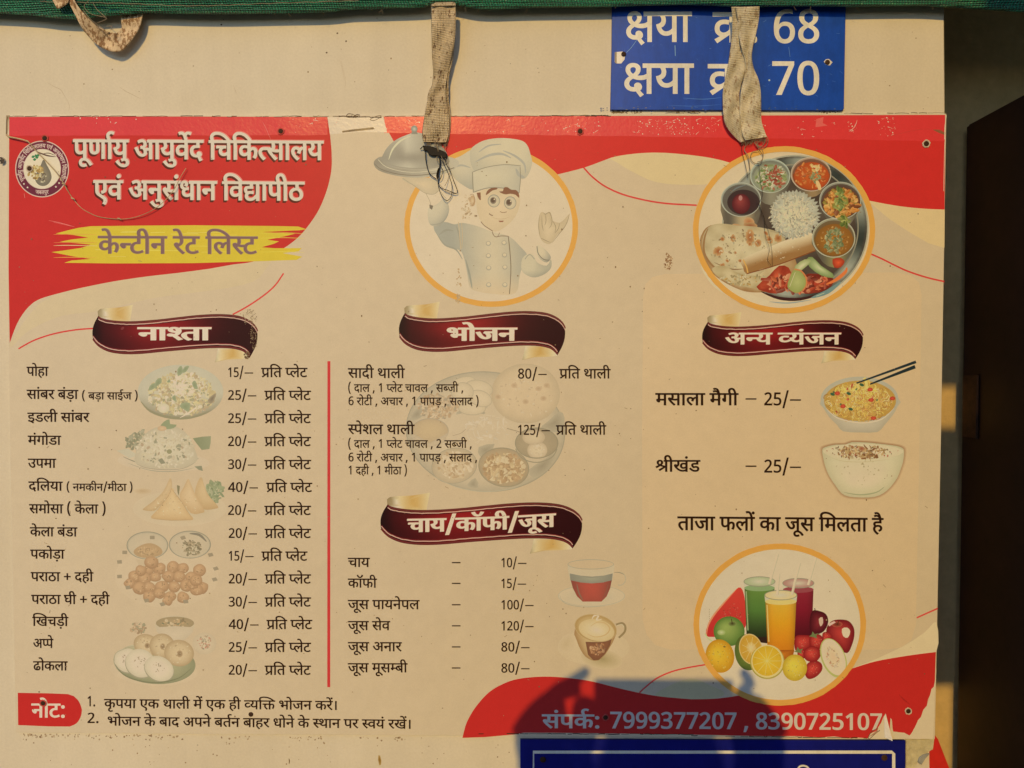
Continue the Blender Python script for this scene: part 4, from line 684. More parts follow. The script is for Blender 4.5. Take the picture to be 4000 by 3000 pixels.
# ------------------------------------------------------------ the rate board
bx0, bz0 = W(1850, 1660, BD).x, W(1850, 1660, BD).z
board = thing('menu_board', 'large printed canteen rate board with red header, food pictures and ribbon headings', 'menu board', (bx0, -BD, bz0))
link('backing_sheet', slab('backing_sheet', [(22, 452), (3697, 444), (3676, 1700), (3652, 2886), (61, 2862), (38, 1700)], 0.0004, BD, 0.0002), M_EDGE, board)

b = Ink('P')
def paper(x, y): return (204, 175, 131)
b.poly([(23, 453), (3696, 445), (3675, 1700), (3651, 2885), (62, 2861), (39, 1700)], PAPER, lv=0)
# warm tan panel on the right with rounded corners
rr = [(2512, 1160), (2522, 1110), (2548, 1082), (2600, 1070), (3500, 1064), (3560, 1075), (3590, 1105), (3600, 1150), (3592, 1700), (3578, 2440), (3560, 2500), (3520, 2530), (3450, 2538), (2620, 2538), (2560, 2520), (2526, 2480), (2510, 2420), (2508, 1700)]
b.poly(rr, (207, 174, 126), lv=1)
b.build('paper_face', board)

class Many:
    # every shape becomes a part of its own, kept in order by its level
    def __init__(s, name, level): s.name = name; s.lv = level; s.tile = 'P'
    def poly(s, pts, c): k = Ink(s.tile, level=s.lv); k.poly(pts, c); k.build(s.name, board)
    def line(s, pts, w, c): k = Ink(s.tile, level=s.lv); k.line(pts, w, c); k.build(s.name, board)
s = Many('cream_swoosh', 4)
# yellow-cream lobes
s.poly(T('D', crom([(60, 457), (100, 400), (170, 300), (300, 180), (600, 95), (1000, 35), (1400, -25), (1660, -60), (1640, 0), (1560, 80), (1330, 130), (950, 180), (600, 262), (380, 290), (180, 380), (75, 480)], 3)), (203, 174, 125))
s.poly(T('B', crom([(1700, 960), (1900, 930), (2100, 930), (2260, 950), (2440, 980), (2500, 1010), (2400, 1120), (2212, 1140), (2000, 1125), (1850, 1060), (1750, 1000)], 3)), (210, 180, 124))
s.poly(T('C', [(1240, 1235), (1450, 1275), (1723, 1290), (1721, 1530), (1620, 1500), (1500, 1430), (1380, 1350)]), (214, 181, 124))
s.poly(T('H', crom([(2000, 1220), (2060, 1160), (2212, 1105), (2330, 1150), (2420, 1200), (2300, 1240)], 3)), (196, 172, 118))
s.poly(T('I', crom([(1140, 1050), (1300, 985), (1480, 900), (1600, 820), (1672, 760), (1668, 950), (1500, 968), (1300, 1005)], 3)), (218, 188, 140))
# top left red
s = Many('red_swoosh', 7)
a1 = T('A', [(57, 722), (1000, 719), (2021, 722)] + crom([(2030, 780), (2040, 860), (2047, 950), (2046, 1040), (2032, 1120), (2008, 1200), (1970, 1290), (1920, 1370), (1850, 1455), (1770, 1520), (1680, 1570), (1560, 1615), (1440, 1632)], 4, False))
a2 = T('D', crom([(1290, 0), (1100, 25), (900, 48), (700, 78), (500, 118), (360, 152), (250, 185), (190, 222), (140, 280), (100, 350), (60, 458)], 4, False))
s.poly(a1 + a2 + T('D', [(57, 300), (53, 0)]), RED)
# top red band, right
b1 = T('B', [(314, 720), (330, 790), (375, 870), (450, 960), (700, 990), (1000, 1100), (1390, 1076)] + crom([(1390, 1076), (1550, 1035), (1660, 995), (1750, 965), (1900, 945), (2050, 943), (2212, 957)], 4, False)[1:])
b2 = T('C', crom([(158, 957), (280, 975), (400, 1005), (700, 1100), (1000, 1180), (1265, 1240), (1450, 1273), (1600, 1288), (1722, 1293)], 4, False)[1:])
s.poly(b1 + b2 + T('C', [(1724, 900), (1725, 709), (158, 714)]), (200, 45, 37))
# bottom red
c1 = T('H', [(800, 1473)] + crom([(810, 1430), (830, 1370), (880, 1285), (960, 1195), (1050, 1140), (1150, 1108), (1300, 1095), (1450, 1103), (1600, 1125), (1800, 1175), (2000, 1215), (2212, 1235)], 4, False))
c2 = T('I', crom([(158, 1235), (300, 1232), (450, 1212), (700, 1160), (1000, 1090), (1150, 1045), (1300, 1000), (1500, 965), (1668, 943)], 4, False)[1:])
tornR = [(1664, 1050), (1662, 1120), (1655, 1158), (1640, 1172), (1636, 1200), (1620, 1235), (1612, 1275), (1590, 1300), (1575, 1345), (1556, 1365), (1550, 1395), (1530, 1420), (1520, 1445), (1505, 1458), (1488, 1455), (1472, 1440), (1455, 1447), (1430, 1436), (1405, 1434), (1398, 1400), (1396, 1360), (1388, 1350), (1384, 1400), (1386, 1440), (1384, 1462), (1368, 1470), (1366, 1430), (1360, 1380), (1358, 1322), (1345, 1342), (1330, 1380), (1310, 1410), (1306, 1430), (1285, 1436), (1262, 1448), (1248, 1476), (1180, 1470), (1120, 1474), (1040, 1464), (960, 1470), (800, 1462), (600, 1462), (400, 1458), (300, 1455), (158, 1453)]
s.poly(c1 + c2 + T('I', tornR) + T('H', [(1800, 1446), (1400, 1442), (1180, 1441), (1150, 1446), (1120, 1452), (940, 1468)]), RED)
# thin red lines
s = Many('red_line', 10)
LN = (206, 62, 52)
for t, pts, w in (('D', [(1750, 28), (1700, 100), (1640, 155), (1570, 205), (1500, 248), (1436, 282)], 9), ('D', [(604, 367), (500, 373), (400, 387), (300, 410), (200, 446), (114, 494)], 9),
               ('B', [(1548, 1034), (1600, 1090), (1680, 1150), (1790, 1200), (1930, 1236), (2060, 1256), (2212, 1265), (2246, 1267)], 10),
               ('C', [(1268, 1568), (1340, 1600), (1420, 1640), (1500, 1676), (1610, 1712), (1721, 1738)], 10),
               ('H', [(1893, 1194), (1930, 1160), (2000, 1105), (2090, 1065), (2180, 1042), (2300, 1021)], 9), ('I', [(1550, 732), (1610, 705), (1680, 674)], 9)):
    s.tile = t; s.line(pts, w, LN)

# torn lower right corner, showing the pale backing
tc = Ink('I', level=95)
tc.poly([(1672, 1040), (1662, 1180), (1650, 1479), (1500, 1478), (1506, 1459), (1530, 1424), (1557, 1366), (1580, 1340), (1592, 1300), (1614, 1274), (1640, 1175), (1657, 1157)], (210, 182, 138))
tc.poly([(1244, 1480), (1258, 1452), (1306, 1432), (1346, 1342), (1358, 1322), (1362, 1400), (1367, 1470), (1386, 1462), (1386, 1440), (1397, 1362), (1401, 1434), (1472, 1441), (1506, 1459), (1500, 1479)], (206, 178, 134))
tc.line([(1310, 1412), (1270, 1436), (1250, 1472), (1262, 1476), (1290, 1450), (1322, 1425)], 4, (96, 64, 40)); tc.poly([(1250, 1468), (1296, 1434), (1312, 1410), (1306, 1440), (1270, 1460)], (168, 120, 84))
tc.build('torn_corner', board)
# a curled paper flap that lifts off the board
fl = Ink('I', depth=BD); fv = T('I', [(1346, 1345), (1357, 1322), (1368, 1478), (1352, 1470)])
P = WA(fv, BD); V_ = [(P[0][0], -BD - .0005, P[0][2]), (P[1][0], -BD - .0008, P[1][2]), (P[2][0] + .004, -BD - .006, P[2][2]), (P[3][0], -BD - .0006, P[3][2])]
fm = pymesh('paper_flap', V_, [(0, 1, 2, 3)]); fo = link('paper_flap', fm, M_TORN, board); fo.modifiers.new('thick', 'SOLIDIFY').thickness = 0.0002

# clear tape along the top edge
tp = Ink('P', level=14)
def tapecol(x, y):
    return (210, 58, 50)
def strip(t, x0, x1, y0a, y0b, y1a, y1b, col, n=40):
    tp.tile = t; top = [(x0 + (x1 - x0) * k / n, y0a + (y0b - y0a) * k / n + rnd.uniform(-1, 1)) for k in range(n + 1)]
    bot = [(x0 + (x1 - x0) * k / n, y1a + (y1b - y1a) * k / n + rnd.uniform(-2, 2)) for k in range(n, -1, -1)]; tp.poly(top + bot, col)
strip('A', 60, 2021, 722, 723, 838, 834, (206, 52, 47))
strip('B', 318, 2212, 721, 716, 820, 846, (212, 62, 54))
strip('C', 158, 1725, 716, 710, 846, 872, (210, 54, 48))
tp.tile = 'A'; tp.poly([(2021, 724), (2212, 724), (2212, 815), (2036, 830)], (202, 176, 138))
tp.tile = 'B'; tp.poly([(158 - 158, 724), (312, 722), (335, 818), (180, 815), (0, 818)], (202, 176, 138))
# flakes and bubbles in the tape, coloured pale to paint its sparkles too
for t, x0, x1, y0, y1, n in (('B', 1430, 1650, 735, 820, 46), ('B', 1850, 2212, 730, 830, 90), ('C', 0, 330, 730, 830, 90), ('C', 400, 620, 730, 845, 22), ('C', 700, 1100, 745, 850, 20), ('C', 1130, 1180, 745, 815, 18), ('C', 1310, 1420, 725, 840, 50), ('B', 330, 560, 726, 800, 36), ('A', 280, 900, 725, 760, 14), ('A', 1700, 2020, 730, 820, 20), ('B', 700, 1400, 726, 815, 26), ('A', 2030, 2212, 730, 800, 16), ('B', 150, 312, 730, 810, 26)):
    tp.tile = t
    for k in range(int(n * .7)):
        x, y = rnd.uniform(x0, x1), rnd.uniform(y0, y1); z = rnd.choice((1.5, 2, 2, 3, 4))
        if k % 9 == 0: tp.line([(x, y), (x + rnd.uniform(-12, 20), y + rnd.uniform(-14, 6)), (x + rnd.uniform(-22, 30), y + rnd.uniform(-24, 10))], 2.2, (240, 190, 150), sm=2, taper=True)
        else: tp.ell(x, y, z, z * rnd.uniform(.5, 1.4), rnd.choice(((236, 180, 140), (222, 120, 96), (244, 206, 168))), rot=rnd.uniform(0, 180), n=6)
        if len(tp.V) and tp.lv > 120: tp.lv = 40
tp.tile = 'B'; tp.lv = 60
tp.poly([(57, 808), (110, 800), (250, 785), (258, 797), (180, 806), (60, 819)], (110, 84, 54)); tp.line([(60, 812), (250, 790)], 2, (58, 40, 24))
tp.tile = 'C'; tp.poly([(1648, 800), (1690, 800), (1728, 820), (1722, 832), (1690, 822)], (140, 84, 50)); tp.line([(1130, 812), (1160, 790), (1176, 762), (1182, 740)], 4, (240, 170, 140), taper=True)
tp.tile = 'C'; tp.poly([(930, 735), (975, 722), (970, 760), (1000, 775), (925, 785)], (220, 92, 76)); tp.line([(1380, 840), (1560, 800), (1640, 798)], 2, (190, 60, 46))
tp.tile = 'A'; tp.line([(1620, 750), (1645, 800), (1672, 865)], 2.2, (220, 120, 100), taper=True); tp.line([(300, 1360), (380, 1378), (460, 1400)], 4, (222, 110, 88), taper=True); tp.line([(330, 1372), (440, 1396)], 2, (220, 90, 74))
tp.build('clear_tape', board, M_TAPE)

# dark broken line of the board's top edge, split flakes
eg = Ink('P', level=45)
def crack(t, x0, x1, ya, yb, w=2.5, gap=.25):
    eg.tile = t; x = x0
    while x < x1:
        L_ = rnd.uniform(15, 90); y = ya + (yb - ya) * (x - x0) / (x1 - x0)
        if rnd.random() > gap: eg.line([(x, y + rnd.uniform(-2, 2)), (x + L_ / 2, y + rnd.uniform(-2.5, 2.5)), (min(x + L_, x1), y + rnd.uniform(-2, 2))], rnd.uniform(.6, 1.5) * w, mix((50, 30, 18), (120, 90, 58), rnd.random() * .6), sm=2)
        x += L_ * rnd.uniform(.9, 1.15)
    eg.lv = 45
crack('A', 60, 2200, 717, 717, 3); crack('A', 1230, 2000, 720, 721, 2); crack('B', 0, 300, 718, 726, 5, .1); crack('B', 320, 1710, 718, 716, 3.5, .15); crack('B', 1350, 1700, 714, 712, 4, .1)
crack('C', 0, 360, 686, 688, 4, .5); crack('C', 1100, 1727, 700, 697, 3); crack('H', 900, 2212, 1447, 1450, 4, .15); crack('I', 158, 1240, 1460, 1474, 4, .15)
eg.tile = 'A'
for bl in ([(2140, 712), (2150, 702), (2170, 704), (2172, 714), (2152, 720)], [(2178, 720), (2205, 706), (2212, 712), (2200, 725)]): eg.line(bl, 3, (70, 46, 28), closed=True)
eg.tile = 'B'
for bl in ([(85, 722), (92, 706), (118, 704), (135, 712), (130, 726)], [(140, 712), (165, 708), (160, 722)], [(230, 738), (270, 718), (300, 716), (262, 742)]): eg.line(bl, 3, (74, 50, 30), closed=True)
eg.tile = 'A'; eg.poly([(38, 712), (62, 712), (52, 745), (50, 800), (44, 838), (36, 838)], (150, 120, 80)); eg.line([(48, 720), (40, 760), (40, 836)], 4, (84, 58, 34))
eg.tile = 'C'; eg.line([(1733, 712), (1724, 780), (1722, 860)], 4, (230, 200, 156)); eg.line([(1729, 850), (1722, 900), (1716, 1180)], 2.5, (225, 196, 150))
eg.build('split_edge', board)['kind'] = 'stuff'

# ------------------------------------------------------------ heading lettering
cr = (214, 190, 150)
def heading(t, xl, xr, top, h, slope):
    k = Ink('A', level=48)
    write(k, t, xl, xr, top, h, (222, 120, 96), slope, 34, 24, dx=4, dy=-3, lv=48)
    write(k, t, xl, xr, top, h, (74, 30, 18), slope, 26, 14, dx=-7, dy=12, lv=56); write(k, t, xl, xr, top, h, (92, 36, 22), slope, 26, 14, dx=-4, dy=7, lv=64)
    write(k, t, xl, xr, top, h, (206, 184, 148), slope, 26, 12, lv=72)
    o = k.build('title_lettering', board)
heading('पूर्णायु आयुर्वेद चिकित्सालय', 450, 1998, 862, 116, 0.006)
heading('एवं अनुसंधान विद्यापीठ', 575, 1880, 1114, 114, 0.008)

yb = Ink('A', level=20)
YEL = (206, 174, 48)
yb.poly([(345, 1441), (410, 1424), (480, 1407), (560, 1396), (900, 1392), (1200, 1390), (1500, 1393), (1700, 1395), (1840, 1398), (1892, 1415), (1850, 1421), (1620, 1432), (1700, 1436), (1822, 1442), (1760, 1458), (1650, 1480), (1722, 1490), (1690, 1505), (1615, 1526), (1700, 1532), (1862, 1531), (1845, 1550), (1745, 1562), (1866, 1584), (1830, 1604), (1600, 1612), (1200, 1624), (700, 1626), (396, 1622), (440, 1608), (560, 1598), (450, 1582), (318, 1556), (400, 1545), (500, 1530), (560, 1510), (480, 1502), (370, 1492), (440, 1478), (545, 1466), (450, 1450)], YEL)
for k in range(26):
    x = rnd.uniform(500, 1500); y = rnd.uniform(1400, 1618); yb.line([(x, y), (x + rnd.uniform(80, 260), y + rnd.uniform(-3, 3))], rnd.uniform(1.5, 5), mix(YEL, (224, 200, 90), rnd.random()), sm=0)
for y, c in ((1447, (214, 150, 60)), (1498, (210, 120, 60)), (1590, (214, 150, 60)), (1516, (226, 190, 120))):
    yb.line([(330, y), (420, y - 2), (600, y + 1)], 4, c, taper=True)
for y in (1440, 1470, 1556): yb.line([(1600, y), (1760, y - 3), (1880, y + 2)], 3, (224, 196, 70), taper=True)
yb.build('yellow_brush_stroke', board)
k = Ink('A', level=60)
write(k, 'केन्टीन रेट लिस्ट', 603, 1590, 1458, 107, (158, 120, 96), 0.004, 22, 8, dx=3, dy=-2, lv=60); write(k, 'केन्टीन रेट लिस्ट', 603, 1590, 1458, 107, (126, 92, 80), 0.004, 18, 6, lv=70)
k.build('rate_list_lettering', board)

# ------------------------------------------------------------ round emblem
e = Ink('A', level=22); ecx, ecy = 260, 1043
e.ell(ecx, ecy, 166, 175, (206, 168, 134), n=64); e.ell(ecx, ecy, 160, 169, (104, 38, 48), n=64); e.ell(ecx, ecy, 116, 124, (206, 178, 140), n=64); e.ell(ecx, ecy, 111, 119, (214, 190, 146), n=48)
def arc_fn(r0, a_mid, sgn):
    return lambda X, Y: (ecx + (r0 - sgn * Y) * math.sin(R(a_mid) + sgn * X / r0), ecy - (r0 - sgn * Y) * 1.05 * math.cos(R(a_mid) + sgn * X / r0))
write(e, 'पूर्णायु आयुर्वेद चिकित्सालय एवं अनुसंधान विद्यापीठ', -288, 288, -12, 22, (206, 170, 140), 0, 22, 14, fn=arc_fn(136, 0, 1), lv=30)
write(e, 'जबलपुर', -40, 40, -12, 22, (206, 170, 140), 0, 22, 14, fn=lambda X, Y: (ecx + X, ecy + 145 + Y - X * X * .0022), lv=30)
e.lv = 38
for x, y in ((148, 1135), (170, 1157), (345, 1153), (365, 1130)):
    e.poly([(x + math.sin(R(36 * q)) * (8 if q % 2 == 0 else 3.5), y - math.cos(R(36 * q)) * (8 if q % 2 == 0 else 3.5)) for q in range(10)], (214, 190, 150))
e.grad([(268, 985), (290, 1020), (312, 1062), (318, 1100), (300, 1134), (270, 1148), (238, 1140), (218, 1112), (222, 1075), (248, 1030)], (146, 126, 92), (112, 100, 76), 4, sm=3)
e.line([(222, 935), (262, 950), (300, 962), (345, 968)], 9, (92, 62, 46), taper=True); e.line([(262, 950), (300, 945), (340, 960)], 5, (96, 70, 50), taper=True)
for cx, cy in ((205, 968), (222, 962), (214, 985), (236, 958), (228, 972)): e.poly([(cx - 12, cy + 2), (cx - 2, cy - 10), (cx + 11, cy - 3), (cx + 2, cy + 9)], (52, 112, 62))
e.specks(222, 1062, 46, 40, 60, (5, 12), [(192, 148, 72), (204, 166, 84), (170, 126, 60), (206, 178, 110)])
e.specks(262, 1095, 26, 32, 30, (4, 8), [(200, 180, 130), (120, 100, 70), (90, 70, 52)])
e.build('round_emblem', board)

# ------------------------------------------------------------ list lettering
for t_ in [t for t in TXT if t.endswith('/–')]: TXT[t_[:-1]] = TXT[t_][:-1]
def price(tile, t, xl, xr, y, h, dash, bx=14, by=11):
    # digits and slash, then the long dash
    k = Ink(tile, level=180); sp = 7; write(k, t + '/', xl, xr - dash - sp, y - h * .02, h, INK_T, 0, bx, by, unit=714.0 if 0 else 700.0); k.line([(xr - dash, y + h * .56), (xr, y + h * .56)], 6.5 if h < 70 else 8.5, INK_T, sm=0); return k.build('item_price', board)
def T1(name, tile, items, h=None, c=INK_T, bx=14, by=11, lv=180):
    k = Ink(tile, level=lv)
    for (t, xl, xr, top, hh, sl) in items: write(k, t, xl, xr, top, hh, c, sl, bx, by, lv=lv)
    return k.build(name, board)
rowsD = [('पोहा', 165, 300, 605), ('सांबर बंड़ा', 165, 484, 747), ('इडली सांबर', 170, 553, 888), ('मंगोडा', 172, 378, 1030), ('उपमा', 173, 347, 1172), ('दलिया', 176, 388, 1313), ('समोसा ( केला )', 180, 652, 1453)]
rowsG = [('केला बंडा', 185, 478, 173), ('पकोड़ा', 187, 400, 311), ('पराठा + दही', 190, 577, 450), ('पराठा घी + दही', 193, 677, 590), ('खिचड़ी', 200, 423, 726), ('अप्पे', 205, 330, 862), ('ढोकला', 205, 418, 1000)]
for t, a, z, y in rowsD: T1('item_name', 'D', [(t, a, z, y, 55, .004)])
for t, a, z, y in rowsG: T1('item_name', 'G', [(t, a, z, y, 55, .004)])
T1('item_note', 'D', [('( बड़ा साईज )', 507, 850, 763, 43, .0)]); T1('item_note', 'D', [('( नमकीन/मीठा )', 412, 818, 1326, 43, .004)])
prD = [('15', 612), ('25', 753), ('25', 896), ('20', 1038), ('30', 1180), ('40', 1321), ('20', 1463)]
prG = [('20', 183), ('15', 323), ('20', 464), ('30', 606), ('40', 745), ('25', 886), ('20', 1027)]
for tl, L_ in (('D', prD), ('G', prG)):
    for i_, (n_, y) in enumerate(L_):
        w_ = {'15': (1562, 1612, 1898), '40': (1592, 1643, 1928)}.get(n_, (1582, 1632, 1920)); sh = 0 if tl == 'D' else 4
        price(tl, n_, 1408 + sh, w_[0] + sh, y - 1, 57, 52); T1('price_unit', tl, [('प्रति प्लेट', w_[1] + sh // 2, w_[2], y, 56, 0)])
T1('item_name', 'E', [('सादी थाली', 93, 445, 614, 58, .006)]); T1('item_name', 'E', [('स्पेशल थाली', 93, 505, 961, 58, .004)])
price('E', '80', 1143, 1320, 619, 59, 52); T1('price_unit', 'E', [('प्रति थाली', 1397, 1715, 619, 57, 0)])
price('E', '125', 1143, 1340, 966, 59, 52); T1('price_unit', 'E', [('प्रति थाली', 1377, 1688, 966, 57, 0)])
T1('item_note', 'E', [('( दाल , 1 प्लेट चावल , सब्जी ,', 95, 805, 713, 46, .001)]); T1('item_note', 'E', [('6 रोटी , अचार , 1 पापड़ , सलाद )', 97, 900, 795, 46, .001)])
T1('item_note', 'E', [('( दाल , 1 प्लेट चावल , 2 सब्जी ,', 95, 857, 1058, 46, .001)]); T1('item_note', 'E', [('6 रोटी , अचार , 1 पापड़ , सलाद ,', 97, 890, 1142, 46, .001)]); T1('item_note', 'E', [('1 दही , 1 मीठा )', 97, 457, 1222, 46, .001)])
for t, z, y, p_, pz in (('चाय', 229, 362, '10', 1195), ('कॉफी', 273, 490, '15', 1193), ('जूस पायनेपल', 536, 622, '100', 1239), ('जूस सेव', 355, 752, '120', 1239), ('जूस अनार', 427, 882, '80', 1214), ('जूस मूसम्बी', 462, 1012, '80', 1214)):
    T1('item_name', 'H', [(t, 93, z, y, 55, .002)])
    k = Ink('H', level=180); k.line([(735, y + 29), (788, y + 29)], 7, INK_T, sm=0); k.build('dash', board)
    price('H', p_, 1040, pz, y + 3, 55, 52)
T1('note_lettering', 'G', [('1.', 541, 587, 1222, 55, 0), ('कृपया एक थाली में एक ही व्यक्ति भोजन करें।', 643, 2078, 1233, 54, .009)])
T1('note_lettering', 'G', [('2.', 541, 608, 1326, 54, 0), ('भोजन के बाद अपने बर्तन बाहर धोने के स्थान पर स्वयं रखें।', 665, 2534, 1342, 54, .0105)])
T1('item_name', 'F', [('मसाला मैगी', -64, 450, 768, 73, .001)], bx=20, by=13); T1('item_name', 'F', [('श्रीखंड', -64, 215, 1181, 70, .001)], bx=20, by=13)
for y in (803, 1218):
    k = Ink('F', level=180); k.line([(493, y), (560, y)], 8, INK_T, sm=0); k.build('dash', board)
    price('F', '25', 608, 835, y - 36, 76, 68, 18, 13)
T1('fresh_juice_lettering', 'F', [('ताजा फलों का जूस मिलता है', 72, 1345, 1529, 82, .008)], bx=20, by=13)
T1('contact_lettering', 'H', [('संपर्क:', 1290, 1645, 1329, 82, .004), ('7999377207 , 8390725107', 1712, 3389, 1326, 86, .0065)], c=(200, 176, 146), bx=24, by=16, lv=60)
nb = Ink('G', level=20)
nb.poly([(110, 1195), (300, 1198), (420, 1203)] + crom([(455, 1215), (485, 1245), (502, 1285), (505, 1310), (495, 1350), (470, 1385), (430, 1403)], 3, False) + [(300, 1402), (112, 1394)], RED); nb.build('note_badge', board)
T1('note_badge_lettering', 'G', [('नोट:', 193, 400, 1262, 84, .006)], c=(214, 186, 150), bx=26, by=12, lv=40)
dv = Ink('P', level=20); p0 = T('D', [(2030, 570)])[0]; p1 = T('G', [(2029, 1160)])[0]; dv.line([p0, p1], 11.5, (200, 56, 50), sm=0); dv.build('divider_line', board)

# ------------------------------------------------------------ ribbons
def ribbon(tile, x0, x1, y0, y1, txt, tx, lbl_bend=0.0, bx=38, by=8, txcol=(222, 200, 164)):
    m = lambda P: [(x0 + (x - 575) / 1012 * (x1 - x0), y0 + (y - 240) / 337 * (y1 - y0)) for x, y in P]
    k = Ink(tile, level=20)
    def gold(xc):
        X = m([(xc, 0)])[0][0]; w_ = 110 * (x1 - x0) / 1012
        return lambda x, y: mix((196, 150, 76), (222, 202, 154), abs(x - X) / w_) if x > X - w_ * .75 else mix((222, 202, 154), (150, 124, 80), (X - w_ * .75 - x) / 40)
    k.grad(m([(603, 262), (618, 248), (660, 243), (740, 238), (820, 222), (812, 270), (803, 325), (700, 330), (640, 318), (606, 300)]), lambda x, y, t, f=gold(738): f(x, y), rings=4)
    k.grad(m([(1345, 492), (1440, 495), (1520, 512), (1544, 538), (1538, 552), (1490, 557), (1400, 560), (1325, 578), (1338, 530)]), lambda x, y, t, f=gold(1432): f(x, y), rings=4)
    top = crom([(607, 290), (625, 303), (680, 316), (760, 323), (850, 322), (980, 312), (1100, 298), (1220, 285), (1330, 279), (1420, 282), (1490, 294), (1545, 320), (1575, 350), (1588, 378)], 3, False)
    bot = crom([(575, 440), (588, 458), (610, 482), (650, 505), (700, 520), (780, 528), (880, 525), (1000, 513), (1150, 500), (1260, 492), (1360, 489), (1440, 494), (1500, 510), (1532, 535), (1541, 548)], 3, False)
    n = 40
    def at(L_, u):
        i = u * (len(L_) - 1); a = int(i); f = i - a; b_ = min(a + 1, len(L_) - 1); return (L_[a][0] + (L_[b_][0] - L_[a][0]) * f, L_[a][1] + (L_[b_][1] - L_[a][1]) * f)
    V = []; Cc = []; rows = 9
    side = lambda u, v: (-14 * math.sin(v * math.pi) * (1 - 2 * u) * 1.0 + (10 * math.sin(v * math.pi) if u < .05 else 0) , 0)
    for r in range(rows):
        v = r / (rows - 1)
        for q in range(n + 1):
            u = q / n; a = at(top, u); c_ = at(bot, u); e_ = 18 * math.sin(v * math.pi) * ((1 - u) ** 6 - u ** 6) * -1
            X = a[0] + (c_[0] - a[0]) * v + e_; Y = a[1] + (c_[1] - a[1]) * v; V.append((X, Y))
            g = math.exp(-((X - 980) / 270) ** 2); hl = math.exp(-((v - .28) / .3) ** 2); base_ = mix((44, 10, 12), (146, 28, 27), g * (.55 + .45 * hl))
            if X < 640: base_ = mix((32, 10, 10), base_, (X - 575) / 65)
            Cc.append(C(base_))
    k._add(m(V), Cc, [(r * (n + 1) + q, r * (n + 1) + q + 1, (r + 1) * (n + 1) + q + 1, (r + 1) * (n + 1) + q) for r in range(rows - 1) for q in range(n)])
    # border band and trim lines
    tl_ = [at(top, q / 30) for q in range(31)]; bl_ = [at(bot, q / 30) for q in range(31)]
    k.line(m([(x, y + 7) for x, y in tl_]), 12, lambda x, y: (104, 44, 36), sm=0); k.line(m([(x, y - 7) for x, y in bl_]), 12, lambda x, y: (104, 40, 34), sm=0)
    k.line(m([(x, y + 19 + rnd.uniform(-1.2, 1.2)) for x, y in crom(tl_, 2, False)]), 5.5, (206, 158, 126), sm=0); k.line(m([(x, y - 22 + rnd.uniform(-1.2, 1.2)) for x, y in crom(bl_, 2, False)]), 5.5, (206, 158, 126), sm=0)
    k.line(m([(x, y + 25) for x, y in tl_]), 4, (58, 16, 18), sm=0); k.line(m([(x, y - 28) for x, y in bl_]), 4, (120, 30, 32), sm=0)
    o = k.build('ribbon_banner', board)
    k = Ink(tile, level=110); xl, xr, tp_, h_, sl = tx
    fn = None
    if lbl_bend:
        fn = lambda X, Y: (X, Y + lbl_bend * math.sin((X - xl) / (xr - xl) * math.pi * 1.0 - .2))
    def put(c, bx_, by_, dx, dy, lv):
        f2 = (lambda X, Y: (fn(X, Y)[0] + dx, fn(X, Y)[1] + dy)) if fn else None
        write(k, txt, xl, xr, tp_, h_, c, sl, bx_, by_, lv=lv, dx=dx, dy=dy, fn=f2)
    put((150, 50, 46), bx + 6, by + 14, 4, -4, 110); put((226, 196, 168), bx, by, 2, -2, 120); put(txcol, bx, by, 0, 0, 130)
    k.build('heading_lettering', o)
ribbon('D', 575, 1587, 240, 577, 'नाश्ता', (847, 1305, 363, 78, 0))
ribbon('E', 413, 1432, 221, 563, 'भोजन', (703, 1138, 366, 78, 0))
ribbon('E', 300, 1536, 1400, 1757, 'चाय/कॉफी/जूस', (458, 1376, 1547, 80, -.040), 6, 34, 6)
ribbon('F', 230, 1216, 282, 583, 'अन्य व्यंजन', (366, 1082, 397, 70, 0), 0, 26, 5)
# ------------------------------------------------------------ printed pictures
def pic(name, k): return k.build(name, board)
DK = (96, 92, 82); PW = (214, 190, 148)

# chef in an orange ring, with a cloche on his palm
r_ = Ink('B', level=20); r_.ell(977, 1397, 520, 482, (210, 184, 142), n=96); r_.ring(977, 1397, 536, 497, 34, ORG, n=140, rough=1.2); r_.build('orange_ring', board)
k = Ink('B', level=30); k.fade = .14; k.tone = (1.03, 0.985, 0.88)
# hat
HATC = (190, 178, 148); HATS = (150, 148, 130)
def shade(cx, cy, rx, ry, lt, dk, ax=1.0, ay=1.0):
    return lambda x, y, t: mix(lt, dk, min(1, max(0, .35 * t * t + .35 * ((x - cx) / rx * ax + (y - cy) / ry * ay))))
k.grad([(700, 1010), (735, 985), (790, 962), (850, 925), (905, 900), (960, 960), (980, 1040), (900, 1090), (868, 1170), (800, 1140), (750, 1100), (722, 1050)], shade(830, 1040, 130, 100, (192, 178, 146), (148, 146, 128)), sm=3)
k.grad([(850, 925), (900, 882), (960, 860), (1040, 852), (1120, 858), (1175, 872), (1205, 905), (1222, 960), (1230, 1010), (1205, 1080), (1165, 1105), (1060, 1080), (950, 1080), (880, 1060), (850, 1000)], shade(1050, 980, 190, 130, (200, 184, 148), (150, 148, 130), -.3, .8), rings=7, sm=3)
k.grad([(858, 1060), (950, 1030), (1060, 1015), (1160, 1025), (1158, 1100), (1150, 1192), (1070, 1164), (960, 1160), (866, 1190)], shade(1000, 1100, 150, 90, (198, 184, 150), (156, 152, 134), .5, .3), sm=0)
for pts, w in (([(880, 1000), (960, 960), (1040, 950), (1100, 975)], 16), ([(1050, 930), (1120, 960), (1180, 1010), (1190, 1070)], 14), ([(740, 1040), (790, 1020), (850, 1035)], 12), ([(900, 940), (960, 900), (1040, 890)], 10), ([(1130, 1040), (1150, 1080), (1185, 1095)], 20)): k.line(pts, w, (160, 156, 138), taper=True)
